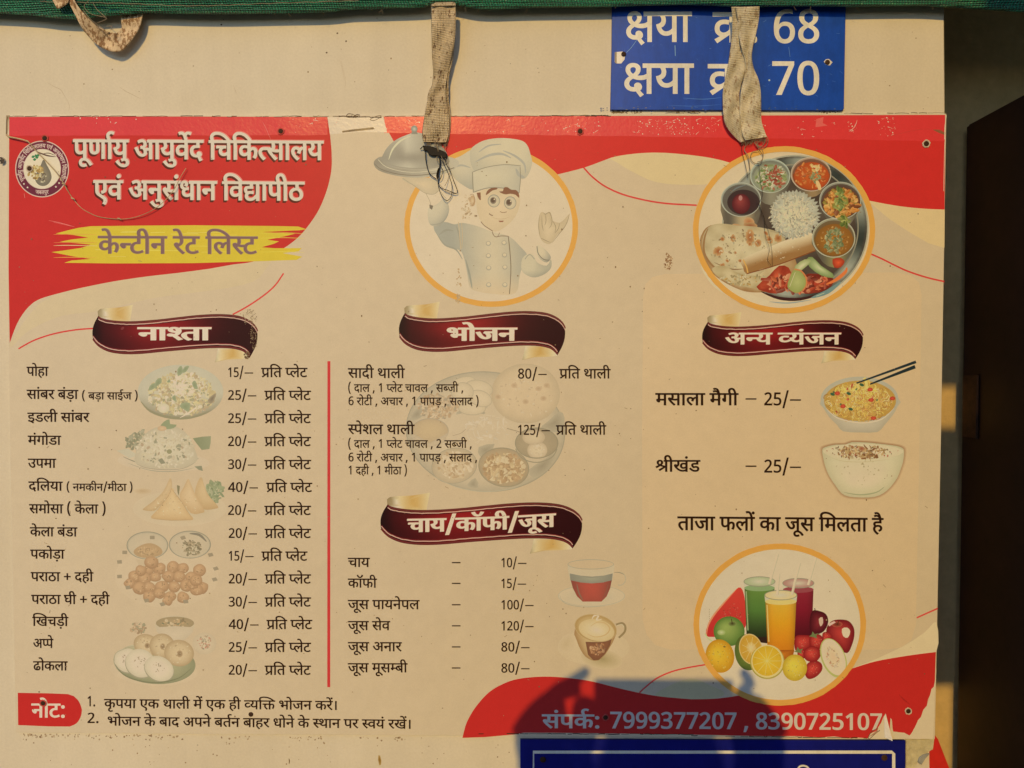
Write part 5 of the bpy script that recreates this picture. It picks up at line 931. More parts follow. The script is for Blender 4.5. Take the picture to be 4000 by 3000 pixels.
for pts, w in (([(862, 1062), (864, 1120), (868, 1188)], 5), ([(870, 1186), (960, 1160), (1070, 1164), (1150, 1192)], 5), ([(1156, 1030), (1158, 1110), (1150, 1190)], 4), ([(862, 1062), (950, 1032), (1060, 1016), (1160, 1024)], 4)): k.line(pts, w, (122, 116, 98))
# face
k.grad([(890, 1192), (960, 1166), (1070, 1170), (1150, 1196), (1152, 1270), (1125, 1340), (1065, 1400), (1000, 1430), (930, 1390), (892, 1310)], (212, 186, 146), (202, 178, 138), 4, sm=2)
BR = (112, 58, 34)
k.poly([(888, 1190), (912, 1188), (914, 1236), (904, 1232), (894, 1214)], BR); k.poly([(944, 1205), (952, 1180), (975, 1162), (1012, 1158), (1014, 1168), (985, 1176), (962, 1194)], BR, sm=2)
k.poly([(1026, 1182), (1050, 1180), (1056, 1158), (1080, 1156), (1100, 1172), (1128, 1172), (1146, 1190), (1150, 1222), (1128, 1202), (1095, 1196), (1070, 1200), (1045, 1194)], BR, sm=2)
for cx, cy, q in ((994, 1240, 0), (1095, 1252, 4)):
    k.ell(cx, cy, 38, 40, (162, 156, 136)); k.ell(cx, cy + 2, 34, 36, (214, 192, 152), (186, 172, 140)); k.ell(cx - 4 - q, cy - 2, 19, 21, (118, 104, 88)); k.ell(cx - 5 - q, cy - 4, 13, 15, (58, 34, 28)); k.ell(cx + 3, cy - 10, 4, 5, (214, 196, 160)); k.ring(cx, cy, 38, 40, 4, (140, 134, 114), n=30)
k.line([(1032, 1306), (1050, 1312), (1074, 1308)], 4, (130, 92, 64)); k.line([(965, 1318), (974, 1326), (988, 1330)], 5, (96, 52, 34)); k.poly([(1022, 1362), (1056, 1362), (1050, 1370), (1030, 1371)], (130, 66, 44)); k.line([(975, 1332), (1010, 1350), (1060, 1350), (1095, 1336)], 2.5, (180, 152, 112), taper=True)
k.line([(914, 1368), (935, 1392), (965, 1412), (988, 1428)], 4, (96, 60, 38)); k.ell(862, 1240, 18, 34, (206, 180, 140), (178, 140, 96)); k.line([(845, 1205), (866, 1200), (876, 1235), (862, 1270)], 3, (140, 100, 64))
# jacket
k.grad([(800, 1375), (900, 1398), (985, 1432), (1090, 1460), (1165, 1530), (1200, 1580), (1168, 1650), (1150, 1720), (1140, 1790), (1100, 1818), (1000, 1815), (900, 1800), (846, 1775), (832, 1700), (812, 1600), (785, 1545), (720, 1530), (665, 1480), (622, 1400), (690, 1370), (750, 1385)],
       lambda x, y, t: mix(mix((202, 184, 148), (152, 150, 132), min(1, max(0, abs(x - 990) / 260) ** 1.3 + .1 * t)), (206, 180, 140), max(0, (y - 1690) / 130)), rings=7, sm=3)
k.grad([(590, 1285), (640, 1262), (690, 1225), (716, 1270), (710, 1330), (670, 1385), (625, 1398), (592, 1370)], shade(650, 1310, 60, 80, (196, 182, 150), (138, 136, 120)), sm=3)
for pts, w in (([(600, 1385), (660, 1380), (700, 1345), (718, 1290)], 6), ([(655, 1450), (700, 1420), (745, 1425)], 14), ([(760, 1390), (780, 1450), (790, 1540)], 10), ([(640, 1440), (690, 1510), (760, 1540), (800, 1600)], 10), ([(820, 1600), (845, 1700), (860, 1780)], 12)): k.line(pts, w, (142, 140, 122), taper=True)
k.line([(984, 1432), (992, 1450), (1006, 1462), (1040, 1456), (1084, 1458)], 4, (98, 66, 46)); k.line([(1030, 1436), (1018, 1460)], 3, (98, 66, 46), sm=0); k.line([(1083, 1458), (1092, 1540), (1099, 1640), (1096, 1740), (1090, 1815)], 4.5, (92, 70, 54))
for x, y in ((960, 1501), (1057, 1497), (960, 1577), (1060, 1573), (962, 1652), (1062, 1648), (962, 1756), (1062, 1756)): k.ell(x, y + 2, 16, 15, (164, 156, 132)); k.ell(x, y, 13, 12, (208, 188, 150)); k.ring(x, y, 14, 13, 3, (158, 150, 128), n=20)
k.grad([(1168, 1600), (1200, 1570), (1238, 1575), (1262, 1620), (1320, 1640), (1346, 1600), (1348, 1650), (1310, 1690), (1250, 1712), (1200, 1700), (1165, 1665)], shade(1260, 1640, 90, 60, (196, 182, 148), (140, 138, 120)), sm=3)
k.grad([(1262, 1512), (1300, 1530), (1330, 1560), (1346, 1592), (1320, 1620), (1280, 1600), (1258, 1560)], shade(1300, 1560, 40, 50, (204, 186, 150), (142, 138, 120)), sm=3); k.line([(1260, 1520), (1268, 1565), (1300, 1600), (1338, 1606)], 5, (96, 92, 80)); k.line([(1185, 1600), (1215, 1570), (1245, 1600)], 5, (150, 146, 126))
# waving hand
k.grad([(1275, 1330), (1292, 1308), (1312, 1318), (1336, 1308), (1350, 1330), (1356, 1362), (1400, 1375), (1432, 1350), (1462, 1318), (1448, 1372), (1420, 1420), (1385, 1450), (1350, 1500), (1320, 1505), (1286, 1480), (1270, 1420)], (210, 186, 146), (188, 166, 128), 4, sm=2)
for pts in ([(1275, 1330), (1270, 1400), (1280, 1465)], [(1300, 1312), (1312, 1322), (1338, 1310), (1350, 1335)], [(1348, 1335), (1345, 1362)], [(1462, 1318), (1440, 1385), (1400, 1440), (1352, 1500)], [(1282, 1468), (1310, 1482), (1345, 1498)], [(1312, 1322), (1316, 1362), (1308, 1392)], [(1336, 1312), (1352, 1346), (1350, 1385), (1334, 1410)], [(1290, 1330), (1292, 1390), (1300, 1425)], [(1356, 1362), (1376, 1400), (1370, 1436)], [(1400, 1376), (1392, 1410), (1370, 1440)]): k.line(pts, 4.0, (142, 124, 92), taper=True)
# cloche
k.grad([(430, 1098), (520, 1092), (610, 1100), (655, 1125), (655, 1170), (620, 1198), (570, 1190), (510, 1150), (455, 1125)], (206, 182, 142), (186, 168, 134), 4, sm=3); k.line([(430, 1100), (510, 1152), (570, 1192), (625, 1198), (660, 1170)], 3, (158, 144, 114)); k.line([(575, 1195), (600, 1245), (605, 1285)], 3, (158, 144, 114)); k.line([(660, 1180), (700, 1225)], 3, (158, 144, 114)); k.poly([(596, 1262), (620, 1270), (612, 1295), (598, 1285)], (96, 88, 74))
k.grad(crom([(252, 1008), (272, 978), (320, 965), (500, 960), (700, 965), (770, 990), (775, 1020), (720, 1062), (600, 1090), (480, 1095), (370, 1080), (280, 1050)], 3), lambda x, y, t: mix((130, 122, 104), (178, 168, 142), (x - 250) / 420 + .15 * math.sin(y / 9)), rings=4)
k.line([(256, 1010), (300, 1045), (400, 1074), (520, 1082), (640, 1068), (750, 1035)], 5, (104, 96, 80)); k.line([(280, 985), (330, 1030), (430, 1058), (540, 1062), (650, 1045)], 4, (196, 184, 154))
k.grad([(300, 1000), (312, 950), (345, 900), (395, 860), (450, 835), (505, 818), (560, 826), (620, 858), (680, 910), (710, 960), (716, 1010), (640, 1035), (540, 1045), (430, 1040), (350, 1025)],
       lambda x, y, t: mix(mix((190, 180, 152), (120, 116, 102), min(1, abs(x - 460) / 230) ** .8), (104, 98, 86), .55 * math.exp(-(((x - 470) / 130) ** 2 + ((y - 975) / 34) ** 2)) + .35 * math.exp(-(((x - 400) / 45) ** 2 + ((y - 925) / 40) ** 2))), rings=8, sm=3)
k.line([(345, 985), (370, 920), (420, 868), (480, 840)], 12, (200, 190, 160), taper=True); k.line([(310, 1000), (400, 1030), (520, 1040), (640, 1028), (712, 1000)], 7, (146, 138, 118)); k.line([(640, 900), (680, 960)], 10, (86, 84, 76), taper=True)
k.ell(503, 796, 20, 21, (186, 186, 164), (104, 112, 100)); k.poly([(488, 812), (520, 812), (524, 828), (484, 828)], (120, 118, 102))
# scuffed patch beside the chef's ear
k.specks(825, 1285, 34, 80, 46, (2.5, 8), [(200, 170, 130), (214, 190, 150), (192, 162, 120), (184, 150, 108)]); k.line([(776, 1370), (782, 1440), (790, 1540)], 5, (190, 166, 126)); k.line([(795, 1375), (800, 1450), (796, 1535)], 4, (186, 162, 122))
k.tile = 'E'; k.specks(778, 110, 14, 110, 26, (2, 6), [(196, 160, 112), (186, 150, 104)]); k.specks(776, 188, 14, 26, 20, (2, 7), [(196, 158, 104), (180, 140, 90)])
k.build('chef_picture', board)

# thali on a steel plate in an orange ring
k = Ink('C', level=20); k.tone = (1.03, 0.98, 0.88); k.ell(731, 1419, 540, 494, PW, (206, 184, 146), n=96); TH = k
def clip(x, y): return ((x - 731) / 526) ** 2 + ((y - 1419) / 480) ** 2 < 1
k.grad(ell(800, 1404, 452, 448, 0, 72), lambda x, y, t: (mix((156, 156, 136), (52, 56, 50), .5 + .5 * math.sin(math.atan2(y - 1404, x - 800) * 6 + .6)) if .86 < t < .97 else mix((70, 56, 46), (92, 80, 66), .5 + .5 * math.sin(x / 40) * math.sin(y / 31))), rings=16)
k.ring(800, 1404, 452, 448, 9, (164, 158, 132)); k.ring(800, 1404, 392, 392, 8, (140, 132, 108))
k.poly(crom([(205, 1500), (240, 1600), (330, 1700), (480, 1800), (640, 1860), (560, 1890), (430, 1850), (300, 1770), (220, 1650)], 3), (208, 188, 150))
def bowl(cx, cy, rx, ry, dep, rim=(150, 150, 130), ins=(70, 50, 46), side=(150, 140, 116), fill=None):
    k.grad([(cx - rx, cy), (cx - rx * .86, cy + dep * .7), (cx - rx * .5, cy + ry * .75 + dep * .6), (cx, cy + ry + dep * .62), (cx + rx * .5, cy + ry * .75 + dep * .6), (cx + rx * .86, cy + dep * .7), (cx + rx, cy), (cx, cy - ry * .5)], lambda x, y, t: mix((92, 84, 70), side, .5 + .5 * math.sin((x - cx) / rx * 4 + 1.1)), rings=4, sm=2)
    k.ell(cx, cy, rx, ry, rim, n=44); k.ring(cx, cy, rx, ry, 5, mix(rim, (210, 206, 180), .45), n=44)
    k.grad(ell(cx + 2, cy + 4, rx * .93, ry * .92, 0, 40), lambda x, y, t: mix(ins, mix(ins, (100, 96, 84), .6), t ** 3 * (1 if y < cy else .2)), rings=5)
    if fill: k.grad(ell(cx + 4, cy + ry * .1, rx * .86, ry * .8, 0, 34), fill[0], fill[1], 4)
bowl(897, 1075, 125, 106, 60, (166, 136, 108), (140, 66, 34), (150, 122, 84), ((196, 96, 42), (170, 72, 34)))
k.specks(895, 1080, 100, 78, 70, (5, 13), [(206, 110, 48), (180, 84, 38), (214, 130, 60)]); k.specks(925, 1095, 30, 34, 22, (5, 11), [(120, 128, 78), (150, 150, 100)], el=2.2); k.specks(925, 1035, 26, 22, 12, (6, 12), [(222, 176, 100), (232, 196, 130)]); k.poly([(925, 1120), (945, 1118), (962, 1165), (944, 1172)], (226, 178, 120), sm=2)
bowl(645, 1085, 124, 106, 120, (150, 156, 138), (140, 142, 116), (140, 132, 108), ((176, 170, 134), (138, 140, 112)))
k.specks(650, 1095, 92, 80, 150, (5, 14), [(196, 190, 158), (120, 134, 76), (92, 116, 62), (158, 84, 60), (214, 206, 176), (140, 150, 96)]); k.specks(670, 1090, 50, 50, 26, (6, 13), [(150, 64, 46), (172, 90, 64)], el=2)
bowl(1078, 1238, 130, 116, 90, (140, 136, 116), (80, 48, 36), (146, 134, 106), ((150, 96, 48), (110, 66, 40)))
k.specks(1085, 1262, 104, 84, 190, (8, 19), [(214, 136, 58), (198, 116, 46), (180, 140, 60), (150, 132, 56), (222, 158, 80), (126, 66, 36)], el=1.9); k.specks(1075, 1230, 34, 70, 34, (7, 15), [(122, 132, 60), (96, 116, 54), (150, 156, 78)], el=2)
bowl(465, 1232, 124, 106, 190, (142, 142, 122), (98, 90, 78), (180, 158, 116), None)
k.grad(ell(480, 1248, 100, 78, 0, 30), (66, 36, 36), (60, 46, 44), 3); k.grad(ell(466, 1258, 56, 62, 0, 26), lambda x, y, t: mix((150, 66, 60), (84, 30, 34), t), rings=5, ctr=(458, 1232)); k.ell(462, 1222, 12, 16, (176, 120, 110)); k.line([(400, 1190), (440, 1160), (500, 1140)], 8, (112, 118, 112), taper=True)
for cx, cy, rx, ry in ((515, 1370, 34, 28), (400, 1410, 26, 20), (450, 1400, 40, 14)): k.ell(cx, cy, rx, ry, (172, 106, 62), (188, 150, 104), rot=20)
# breads
k.grad([(212, 1500), (226, 1440), (262, 1398), (330, 1390), (500, 1450), (700, 1500), (800, 1600), (800, 1680), (740, 1752), (620, 1800), (500, 1800), (400, 1762), (310, 1706), (240, 1620)], lambda x, y, t: mix((196, 176, 132), (150, 108, 64), t ** 6 + .2 * math.sin(x / 19)), rings=10, sm=3)
for cx, cy, rx, ry in ((440, 1420, 74, 30), (520, 1396, 44, 26), (600, 1430, 34, 20)): k.ell(cx, cy, rx, ry, (142, 82, 48), (176, 140, 94), rings=4, jag=.12)
k.grad([(255, 1410), (330, 1380), (450, 1392), (560, 1400), (690, 1430), (740, 1480), (700, 1560), (640, 1640), (560, 1710), (500, 1740), (400, 1700), (300, 1650), (240, 1580), (225, 1500)], lambda x, y, t: mix((202, 184, 142), (170, 150, 108), t ** 2 * .7 + .3 * math.sin(x / 23) * math.sin(y / 19)), rings=9, sm=4)
k.line([(262, 1410), (240, 1470), (238, 1560), (290, 1640), (380, 1700)], 14, (150, 112, 70), taper=True); k.line([(300, 1620), (400, 1660), (480, 1660)], 8, (140, 110, 74), taper=True)
for cx, cy, rx, ry in ((325, 1550, 28, 34), (520, 1465, 52, 28), (350, 1475, 14, 14), (416, 1470, 16, 22), (570, 1500, 20, 24), (640, 1480, 28, 18), (695, 1470, 24, 26), (350, 1640, 16, 18), (520, 1505, 10, 14), (430, 1560, 10, 8), (380, 1610, 12, 8), (460, 1610, 12, 10), (620, 1440, 18, 10)): k.ell(cx, cy, rx, ry, (152, 84, 44), (190, 152, 100), rings=4, jag=.15, rot=rnd.uniform(0, 90))
k.specks(470, 1540, 200, 120, 110, (3, 8), [(180, 160, 116), (208, 192, 150), (160, 132, 92)])
k.grad([(285, 1660), (360, 1640), (460, 1690), (600, 1705), (720, 1700), (740, 1740), (680, 1770), (560, 1780), (440, 1760), (340, 1720)], lambda x, y, t: mix((200, 180, 136), (166, 146, 100), t * .7 + .3 * math.sin(x / 17)), rings=5, sm=3); k.specks(520, 1730, 190, 34, 60, (4, 10), [(188, 150, 84), (206, 190, 146), (160, 140, 96)])
k.grad([(470, 1600), (600, 1540), (760, 1475), (880, 1428), (915, 1470), (925, 1545), (800, 1595), (680, 1640), (590, 1660), (500, 1690), (478, 1650)], lambda x, y, t: mix((214, 196, 156), (150, 108, 62), max(0, ((y - (1715 - .33 * x)) / 100)) ** 2), rings=7, sm=2)
k.line([(478, 1602), (500, 1650), (508, 1690)], 9, (206, 158, 84)); k.line([(500, 1690), (700, 1632), (925, 1546)], 6, (124, 70, 40)); k.specks(700, 1570, 160, 30, 22, (2, 5), [(190, 160, 112), (224, 206, 166)], rot=-21)
# rice
def rice(n):
    P = []
    for q in range(n):
        a = 2 * math.pi * q / n; r = (1.0 if q % 2 else .9) * rnd.uniform(.95, 1.05); P.append((785 + 158 * r * math.cos(a) * (1 + .1 * math.cos(a)), 1328 + (150 * r if math.sin(a) > 0 else 160 * r) * math.sin(a)))
    return P
k.grad(rice(84), lambda x, y, t: mix((206, 198, 170), (160, 156, 134), t ** 2 + .25 * math.sin(x / 11) * math.sin(y / 13)), rings=6)
k.specks(785, 1330, 140, 138, 420, (4, 9), [(222, 212, 182), (190, 182, 154), (206, 198, 168), (168, 162, 138)], el=2.4, pts=6)
bowl(1037, 1468, 134, 122, 100, (150, 144, 116), (120, 84, 38), (140, 132, 84), ((168, 112, 46), (134, 88, 38)))
k.specks(1035, 1485, 100, 84, 60, (3, 8), [(184, 132, 60), (150, 96, 40)]); k.specks(1040, 1490, 56, 74, 70, (6, 14), [(128, 132, 86), (104, 116, 74), (158, 152, 104)], el=2.4); k.specks(1100, 1370, 34, 32, 24, (8, 16), [(116, 132, 54), (150, 150, 70), (92, 110, 44)])
# salad
k.grad([(560, 1770), (640, 1700), (700, 1640), (760, 1652), (780, 1720), (750, 1790), (680, 1812), (610, 1800)], lambda x, y, t: mix((206, 96, 60), (140, 48, 32), t + .3 * math.sin(x / 14)), rings=5, sm=2)
k.grad([(850, 1700), (930, 1690), (1010, 1700), (1040, 1740), (990, 1790), (900, 1812), (840, 1800)], lambda x, y, t: mix((176, 66, 44), (110, 40, 30), t + .3 * math.sin(y / 10)), rings=5, sm=2)
k.specks(800, 1750, 210, 52, 90, (7, 20), [(186, 70, 44), (206, 100, 60), (150, 50, 34), (214, 130, 90), (120, 44, 32)], el=2.0)
k.grad([(870, 1600), (905, 1586), (960, 1640), (1030, 1688), (1030, 1715), (960, 1700), (890, 1650)], (196, 196, 146), (120, 136, 80), 4, sm=2); k.grad([(800, 1640), (860, 1600), (900, 1610), (850, 1660), (790, 1700)], (206, 200, 156), (150, 156, 100), 4, sm=2)
k.grad([(1030, 1600), (1080, 1592), (1105, 1615), (1080, 1650), (1040, 1650)], (214, 90, 50), (160, 56, 36), 3, sm=2); k.line([(990, 1755), (1050, 1728), (1108, 1680), (1118, 1650)], 22, (214, 116, 60), taper=True)
k.grad([(752, 1772), (765, 1715), (795, 1660), (830, 1672), (860, 1712), (868, 1755), (840, 1795), (800, 1808)], (176, 176, 112), (146, 152, 84), 4, sm=2); k.line([(795, 1662), (835, 1672), (866, 1712), (868, 1760), (845, 1795)], 9, (196, 120, 70)); k.line([(765, 1770), (800, 1680)], 3, (206, 204, 156), sm=0)
k.line([(590, 1800), (700, 1840), (830, 1846), (960, 1812)], 20, (62, 34, 32), taper=True); k.line([(900, 1838), (1000, 1800), (1080, 1740)], 26, (112, 136, 130), taper=True); k.line([(930, 1828), (980, 1808)], 14, (184, 196, 184), taper=True); k.line([(640, 1862), (760, 1870), (900, 1850)], 8, (150, 156, 146), taper=True)
k.build('thali_picture', board)
r_ = Ink('C', level=140); r_.ring(731, 1419, 562, 516, 34, ORG, n=150, rough=1.5); r_.build('orange_ring', board)

# poha
k = Ink('D', level=20); k.fade = 0.22; k.var = .045
k.grad(ell(1115, 760, 264, 168, 0, 48), lambda x, y, t: mix((196, 180, 140), mix((186, 174, 138), (132, 124, 92), max(0, (y - 770) / 130)), t ** 2), rings=6)
k.specks(1120, 775, 205, 130, 520, (6, 15), [(210, 190, 138), (198, 172, 112), (188, 164, 108), (220, 202, 156), (176, 150, 104), (206, 184, 120)], el=1.8)
k.specks(1110, 800, 190, 110, 80, (4, 11), [(160, 150, 104), (146, 142, 98), (176, 148, 108), (140, 130, 92)]); k.specks(1130, 720, 90, 60, 90, (6, 13), [(216, 198, 148), (226, 208, 164)])
for c_ in ([(1098, 662), (1096, 620), (1120, 598), (1128, 640)], [(1122, 640), (1140, 605), (1168, 600), (1148, 636)], [(918, 752), (925, 722), (955, 705), (958, 735)], [(955, 735), (962, 690), (992, 672), (998, 700), (975, 720)], [(1110, 850), (1128, 828), (1172, 828), (1165, 882), (1135, 868)], [(1030, 700), (1045, 680), (1052, 700)], [(1062, 792), (1080, 780), (1088, 812), (1070, 812)], [(1185, 705), (1205, 690), (1222, 738), (1200, 740)]): k.grad(c_, (112, 128, 84), (140, 148, 104), 3, sm=2)
k.grad([(1282, 812), (1310, 780), (1335, 768), (1322, 812), (1300, 834)], (96, 84, 64), (150, 130, 96), 3, sm=2); k.line([(870, 820), (930, 880), (1050, 918), (1180, 918), (1290, 880)], 16, (128, 122, 84), taper=True); k.grad(ell(1010, 860, 36, 30), (218, 202, 160), (200, 182, 138), 3); k.line([(1110, 920), (1180, 880), (1215, 850)], 10, (222, 206, 166), taper=True)
pic('poha_picture', k)
# upma on a banana leaf
k = Ink('D', level=20); k.fade = 0.28; k.var = .045
k.grad(ell(1010, 1190, 285, 62, 2, 40), (200, 182, 142), (204, 176, 134), 4); k.line([(760, 1160), (850, 1195), (1000, 1222), (1130, 1218), (1225, 1170)], 8, (110, 108, 82), taper=True); k.line([(790, 1200), (930, 1244), (1080, 1250), (1200, 1228)], 5, (150, 142, 110), taper=True)
k.poly([(1190, 1046), (1250, 1036), (1302, 1033), (1300, 1075), (1292, 1112), (1245, 1118), (1215, 1080)], lambda x, y: mix((96, 112, 70), (140, 146, 104), (x - 1190) / 180)); k.poly([(1200, 1220), (1245, 1216), (1252, 1248), (1225, 1240)], (112, 118, 86)); k.poly([(720, 1122), (790, 1110), (850, 1150), (800, 1170)], (190, 176, 138))
k.specks(830, 1065, 52, 52, 80, (5, 12), [(120, 124, 86), (146, 142, 106), (104, 108, 76)]); k.specks(880, 1020, 30, 30, 26, (4, 9), [(140, 138, 100), (160, 152, 116)])
k.grad([(832, 1190), (838, 1130), (860, 1070), (900, 1015), (960, 980), (1030, 966), (1090, 975), (1145, 1010), (1185, 1070), (1212, 1140), (1218, 1180), (1170, 1218), (1080, 1232), (960, 1232), (870, 1218)], lambda x, y, t: mix((206, 188, 146), (178, 160, 122), t ** 2 * .8), rings=7, sm=3)
k.specks(1020, 1110, 180, 118, 260, (4, 10), [(214, 196, 154), (196, 176, 134), (204, 184, 138)]); k.specks(1020, 1110, 165, 108, 40, (5, 12), [(138, 134, 98), (156, 146, 110), (168, 140, 102), (124, 122, 90)]); k.line([(845, 1205), (900, 1228), (1020, 1240), (1130, 1232), (1205, 1195)], 5, (150, 138, 106), taper=True)
k.poly([(986, 982), (1010, 945), (1046, 928), (1050, 958), (1090, 962), (1070, 984), (1030, 990)], (116, 132, 86), sm=2); k.ell(1000, 985, 28, 16, (206, 170, 120), (190, 150, 104)); k.poly([(975, 1180), (1000, 1168), (1022, 1200), (995, 1205)], (110, 112, 82)); k.ell(1045, 1128, 16, 14, (122, 120, 76))
pic('upma_picture', k)
# samosas
k = Ink('D', level=20); k.fade = 0.12; k.var = .045
k.grad(ell(1110, 1480, 290, 110, 0, 40), (190, 168, 124), (204, 176, 132), 5, pw=.8); k.grad(ell(880, 1372, 56, 18), (186, 152, 104), (200, 170, 124), 3)
k.specks(1325, 1375, 52, 62, 110, (6, 15), [(146, 148, 100), (126, 134, 88), (170, 164, 118)])
def sam(pts, hi, lo):
    ys = [p[1] for p in pts]; k.grad(pts, lambda x, y, t: mix(hi, lo, t ** 2 * .5 + .5 * max(0, (y - min(ys)) / (max(ys) - min(ys)) - .4)), rings=5, sm=3)
sam([(1242, 1285), (1262, 1340), (1290, 1400), (1345, 1465), (1330, 1480), (1250, 1482), (1205, 1400), (1215, 1330)], (208, 174, 120), (180, 140, 86)); sam([(1162, 1296), (1185, 1345), (1215, 1410), (1262, 1490), (1240, 1508), (1180, 1508), (1120, 1430), (1110, 1390), (1135, 1345)], (214, 180, 128), (184, 144, 90))
sam([(1050, 1292), (1062, 1340), (1040, 1400), (990, 1460), (950, 1494), (890, 1490), (885, 1480), (950, 1430), (1010, 1370)], (206, 172, 120), (180, 142, 90)); sam([(1060, 1352), (1085, 1395), (1120, 1430), (1160, 1500), (1194, 1545), (1150, 1552), (1060, 1552), (935, 1540), (965, 1495), (1010, 1440)], (216, 182, 126), (188, 146, 90))
for pts in ([(1060, 1352), (1040, 1400), (970, 1490)], [(1162, 1300), (1120, 1385)], [(1060, 1360), (1115, 1430), (1185, 1540)], [(940, 1540), (1060, 1552), (1190, 1546)]): k.line(pts, 3, (172, 134, 86), taper=True)
k.poly([(1092, 1335), (1110, 1340), (1104, 1400), (1096, 1380)], (128, 116, 76)); k.specks(1080, 1460, 150, 80, 60, (2, 5), [(200, 164, 108), (222, 192, 140)])
pic('samosa_picture', k)
# fritters with two glass bowls of chutney
k = Ink('G', level=20); k.fade = 0.22; k.var = .045
k.grad(ell(1030, 480, 320, 190, 0, 40), (206, 178, 134), (204, 175, 131), 3)
for cx, cy, rx, ry, q in ((910, 285, 129, 86, 0), (1172, 280, 130, 86, 1)):
    k.ell(cx, cy, rx, ry, (200, 174, 132), (190, 168, 128), n=40)
    if q == 0: k.grad([(825, 320), (860, 290), (910, 272), (960, 280), (1000, 312), (990, 345), (910, 362), (845, 350)], (190, 150, 98), (172, 134, 86), 4, sm=3); k.specks(910, 320, 70, 26, 60, (3, 7), [(196, 156, 104), (160, 122, 76)])
    else: k.specks(1180, 300, 62, 48, 110, (3, 9), [(126, 112, 76), (104, 92, 62), (160, 136, 96), (196, 176, 134)])
    k.ring(cx, cy, rx, ry, 6, (136, 128, 100), n=44); k.ring(cx, cy + 3, rx - 8, ry - 6, 3, (176, 160, 124), n=44)
k.line([(1170, 212), (1230, 220), (1275, 262)], 16, (112, 104, 82), taper=True); k.poly([(840, 372), (980, 372), (970, 410), (860, 415)], (196, 168, 124))
FR = [(1065, 420), (985, 430), (915, 440), (1130, 425), (1230, 440), (835, 475), (890, 490), (960, 480), (1040, 475), (1105, 478), (1180, 482), (1245, 545), (800, 520), (860, 550), (925, 545), (1000, 540), (1075, 540), (1150, 535), (1215, 560), (920, 600), (985, 580), (1050, 600), (1130, 605), (1190, 525), (1035, 625), (935, 390), (1210, 500), (870, 440)]
for x, y in FR:
    rr_ = rnd.uniform(34, 44); k.grad([(x + rr_ * rnd.uniform(.88, 1.1) * math.cos(a * .6283), y + rr_ * .92 * rnd.uniform(.88, 1.1) * math.sin(a * .6283)) for a in range(10)], lambda X, Y, t, x=x, y=y: mix((192, 146, 96), (146, 102, 62), t ** 2 * .75 + .25 * (Y - y) / 40), rings=5, sm=3, ctr=(x - 8, y - 10)); k.specks(x, y, 24, 24, 8, (2.5, 6), [(200, 158, 108), (150, 108, 66)], lv0=k.lv); k.lv -= 30
k.lv += 30
for x, y in ((770, 328), (738, 387), (738, 477), (1300, 343), (1332, 428), (1325, 495), (905, 625), (1003, 648), (1147, 632), (1130, 238), (940, 236), (790, 545)):
    a = rnd.uniform(.3, .9); k.poly([(x + 17 * math.cos(a + q * 1.5708) * 1.2, y + 15 * math.sin(a + q * 1.5708)) for q in range(4)], (142, 124, 92))
pic('fritter_picture', k)
# idli and vada plate
k = Ink('G', level=20); k.fade = 0.18; k.var = .045
k.grad(ell(950, 1060, 270, 90, 3, 40), (204, 180, 138), (204, 175, 131), 3); k.grad(ell(955, 1012, 252, 128, 4, 48), lambda x, y, t: mix((172, 160, 112), mix((124, 124, 84), (190, 172, 128), max(0, (960 - y) / 60)), t ** 2), rings=5)
k.grad(ell(1080, 780, 122, 62, 0, 36), (204, 180, 140), (196, 172, 130), 3); k.grad(ell(1080, 765, 118, 40, 0, 36), (176, 144, 96), (150, 126, 84), 4); k.specks(1080, 765, 90, 26, 50, (4, 12), [(206, 176, 128), (130, 108, 70), (190, 152, 100), (112, 112, 76)]); k.grad([(970, 790), (1190, 790), (1160, 850), (1110, 880), (1040, 880), (995, 845)], (208, 182, 140), (196, 172, 132), 4, sm=2)
k.specks(850, 795, 50, 34, 60, (4, 10), [(180, 142, 98), (200, 168, 124), (160, 124, 84), (150, 140, 100)]); k.grad(ell(1262, 890, 74, 68, 0, 30), (210, 184, 142), (196, 170, 128), 4); k.specks(1262, 880, 44, 44, 50, (2.5, 6), [(176, 144, 104), (150, 136, 100), (190, 120, 90)])
def vada(cx, cy, rx, ry, rot=0):
    k.grad(ell(cx, cy, rx, ry, rot, 32), lambda x, y, t: mix((206, 176, 126), (164, 132, 86), t ** 3 * .9), rings=6); k.grad(ell(cx + 4, cy + 4, rx * .2, ry * .26), (112, 84, 52), (180, 146, 98), 3); k.specks(cx, cy, rx * .8, ry * .8, 30, (2, 5), [(214, 186, 138), (176, 144, 96)])
vada(905, 900, 82, 66, 20); vada(1000, 905, 78, 76, 10); vada(1105, 950, 92, 82, 10)
for cx, cy, rx, ry, rot in ((790, 995, 88, 74, 18), (868, 1012, 96, 86, 30), (982, 1045, 94, 74, 28)):
    k.ell(cx, cy + 5, rx + 3, ry + 3, (150, 140, 104), rot=rot); k.grad(ell(cx, cy, rx, ry, rot, 36), lambda x, y, t: mix((216, 194, 152), (198, 178, 138), t ** 4), rings=5); k.specks(cx - 5, cy - 10, rx * .42, ry * .42, 16, (2, 5), [(150, 130, 96), (176, 150, 112)])
k.line([(712, 1020), (760, 1080), (850, 1118), (970, 1132), (1100, 1105), (1180, 1045)], 9, (104, 106, 70), taper=True); k.line([(705, 1000), (715, 950), (780, 920), (840, 905)], 3, (160, 148, 108))
pic('idli_vada_picture', k)
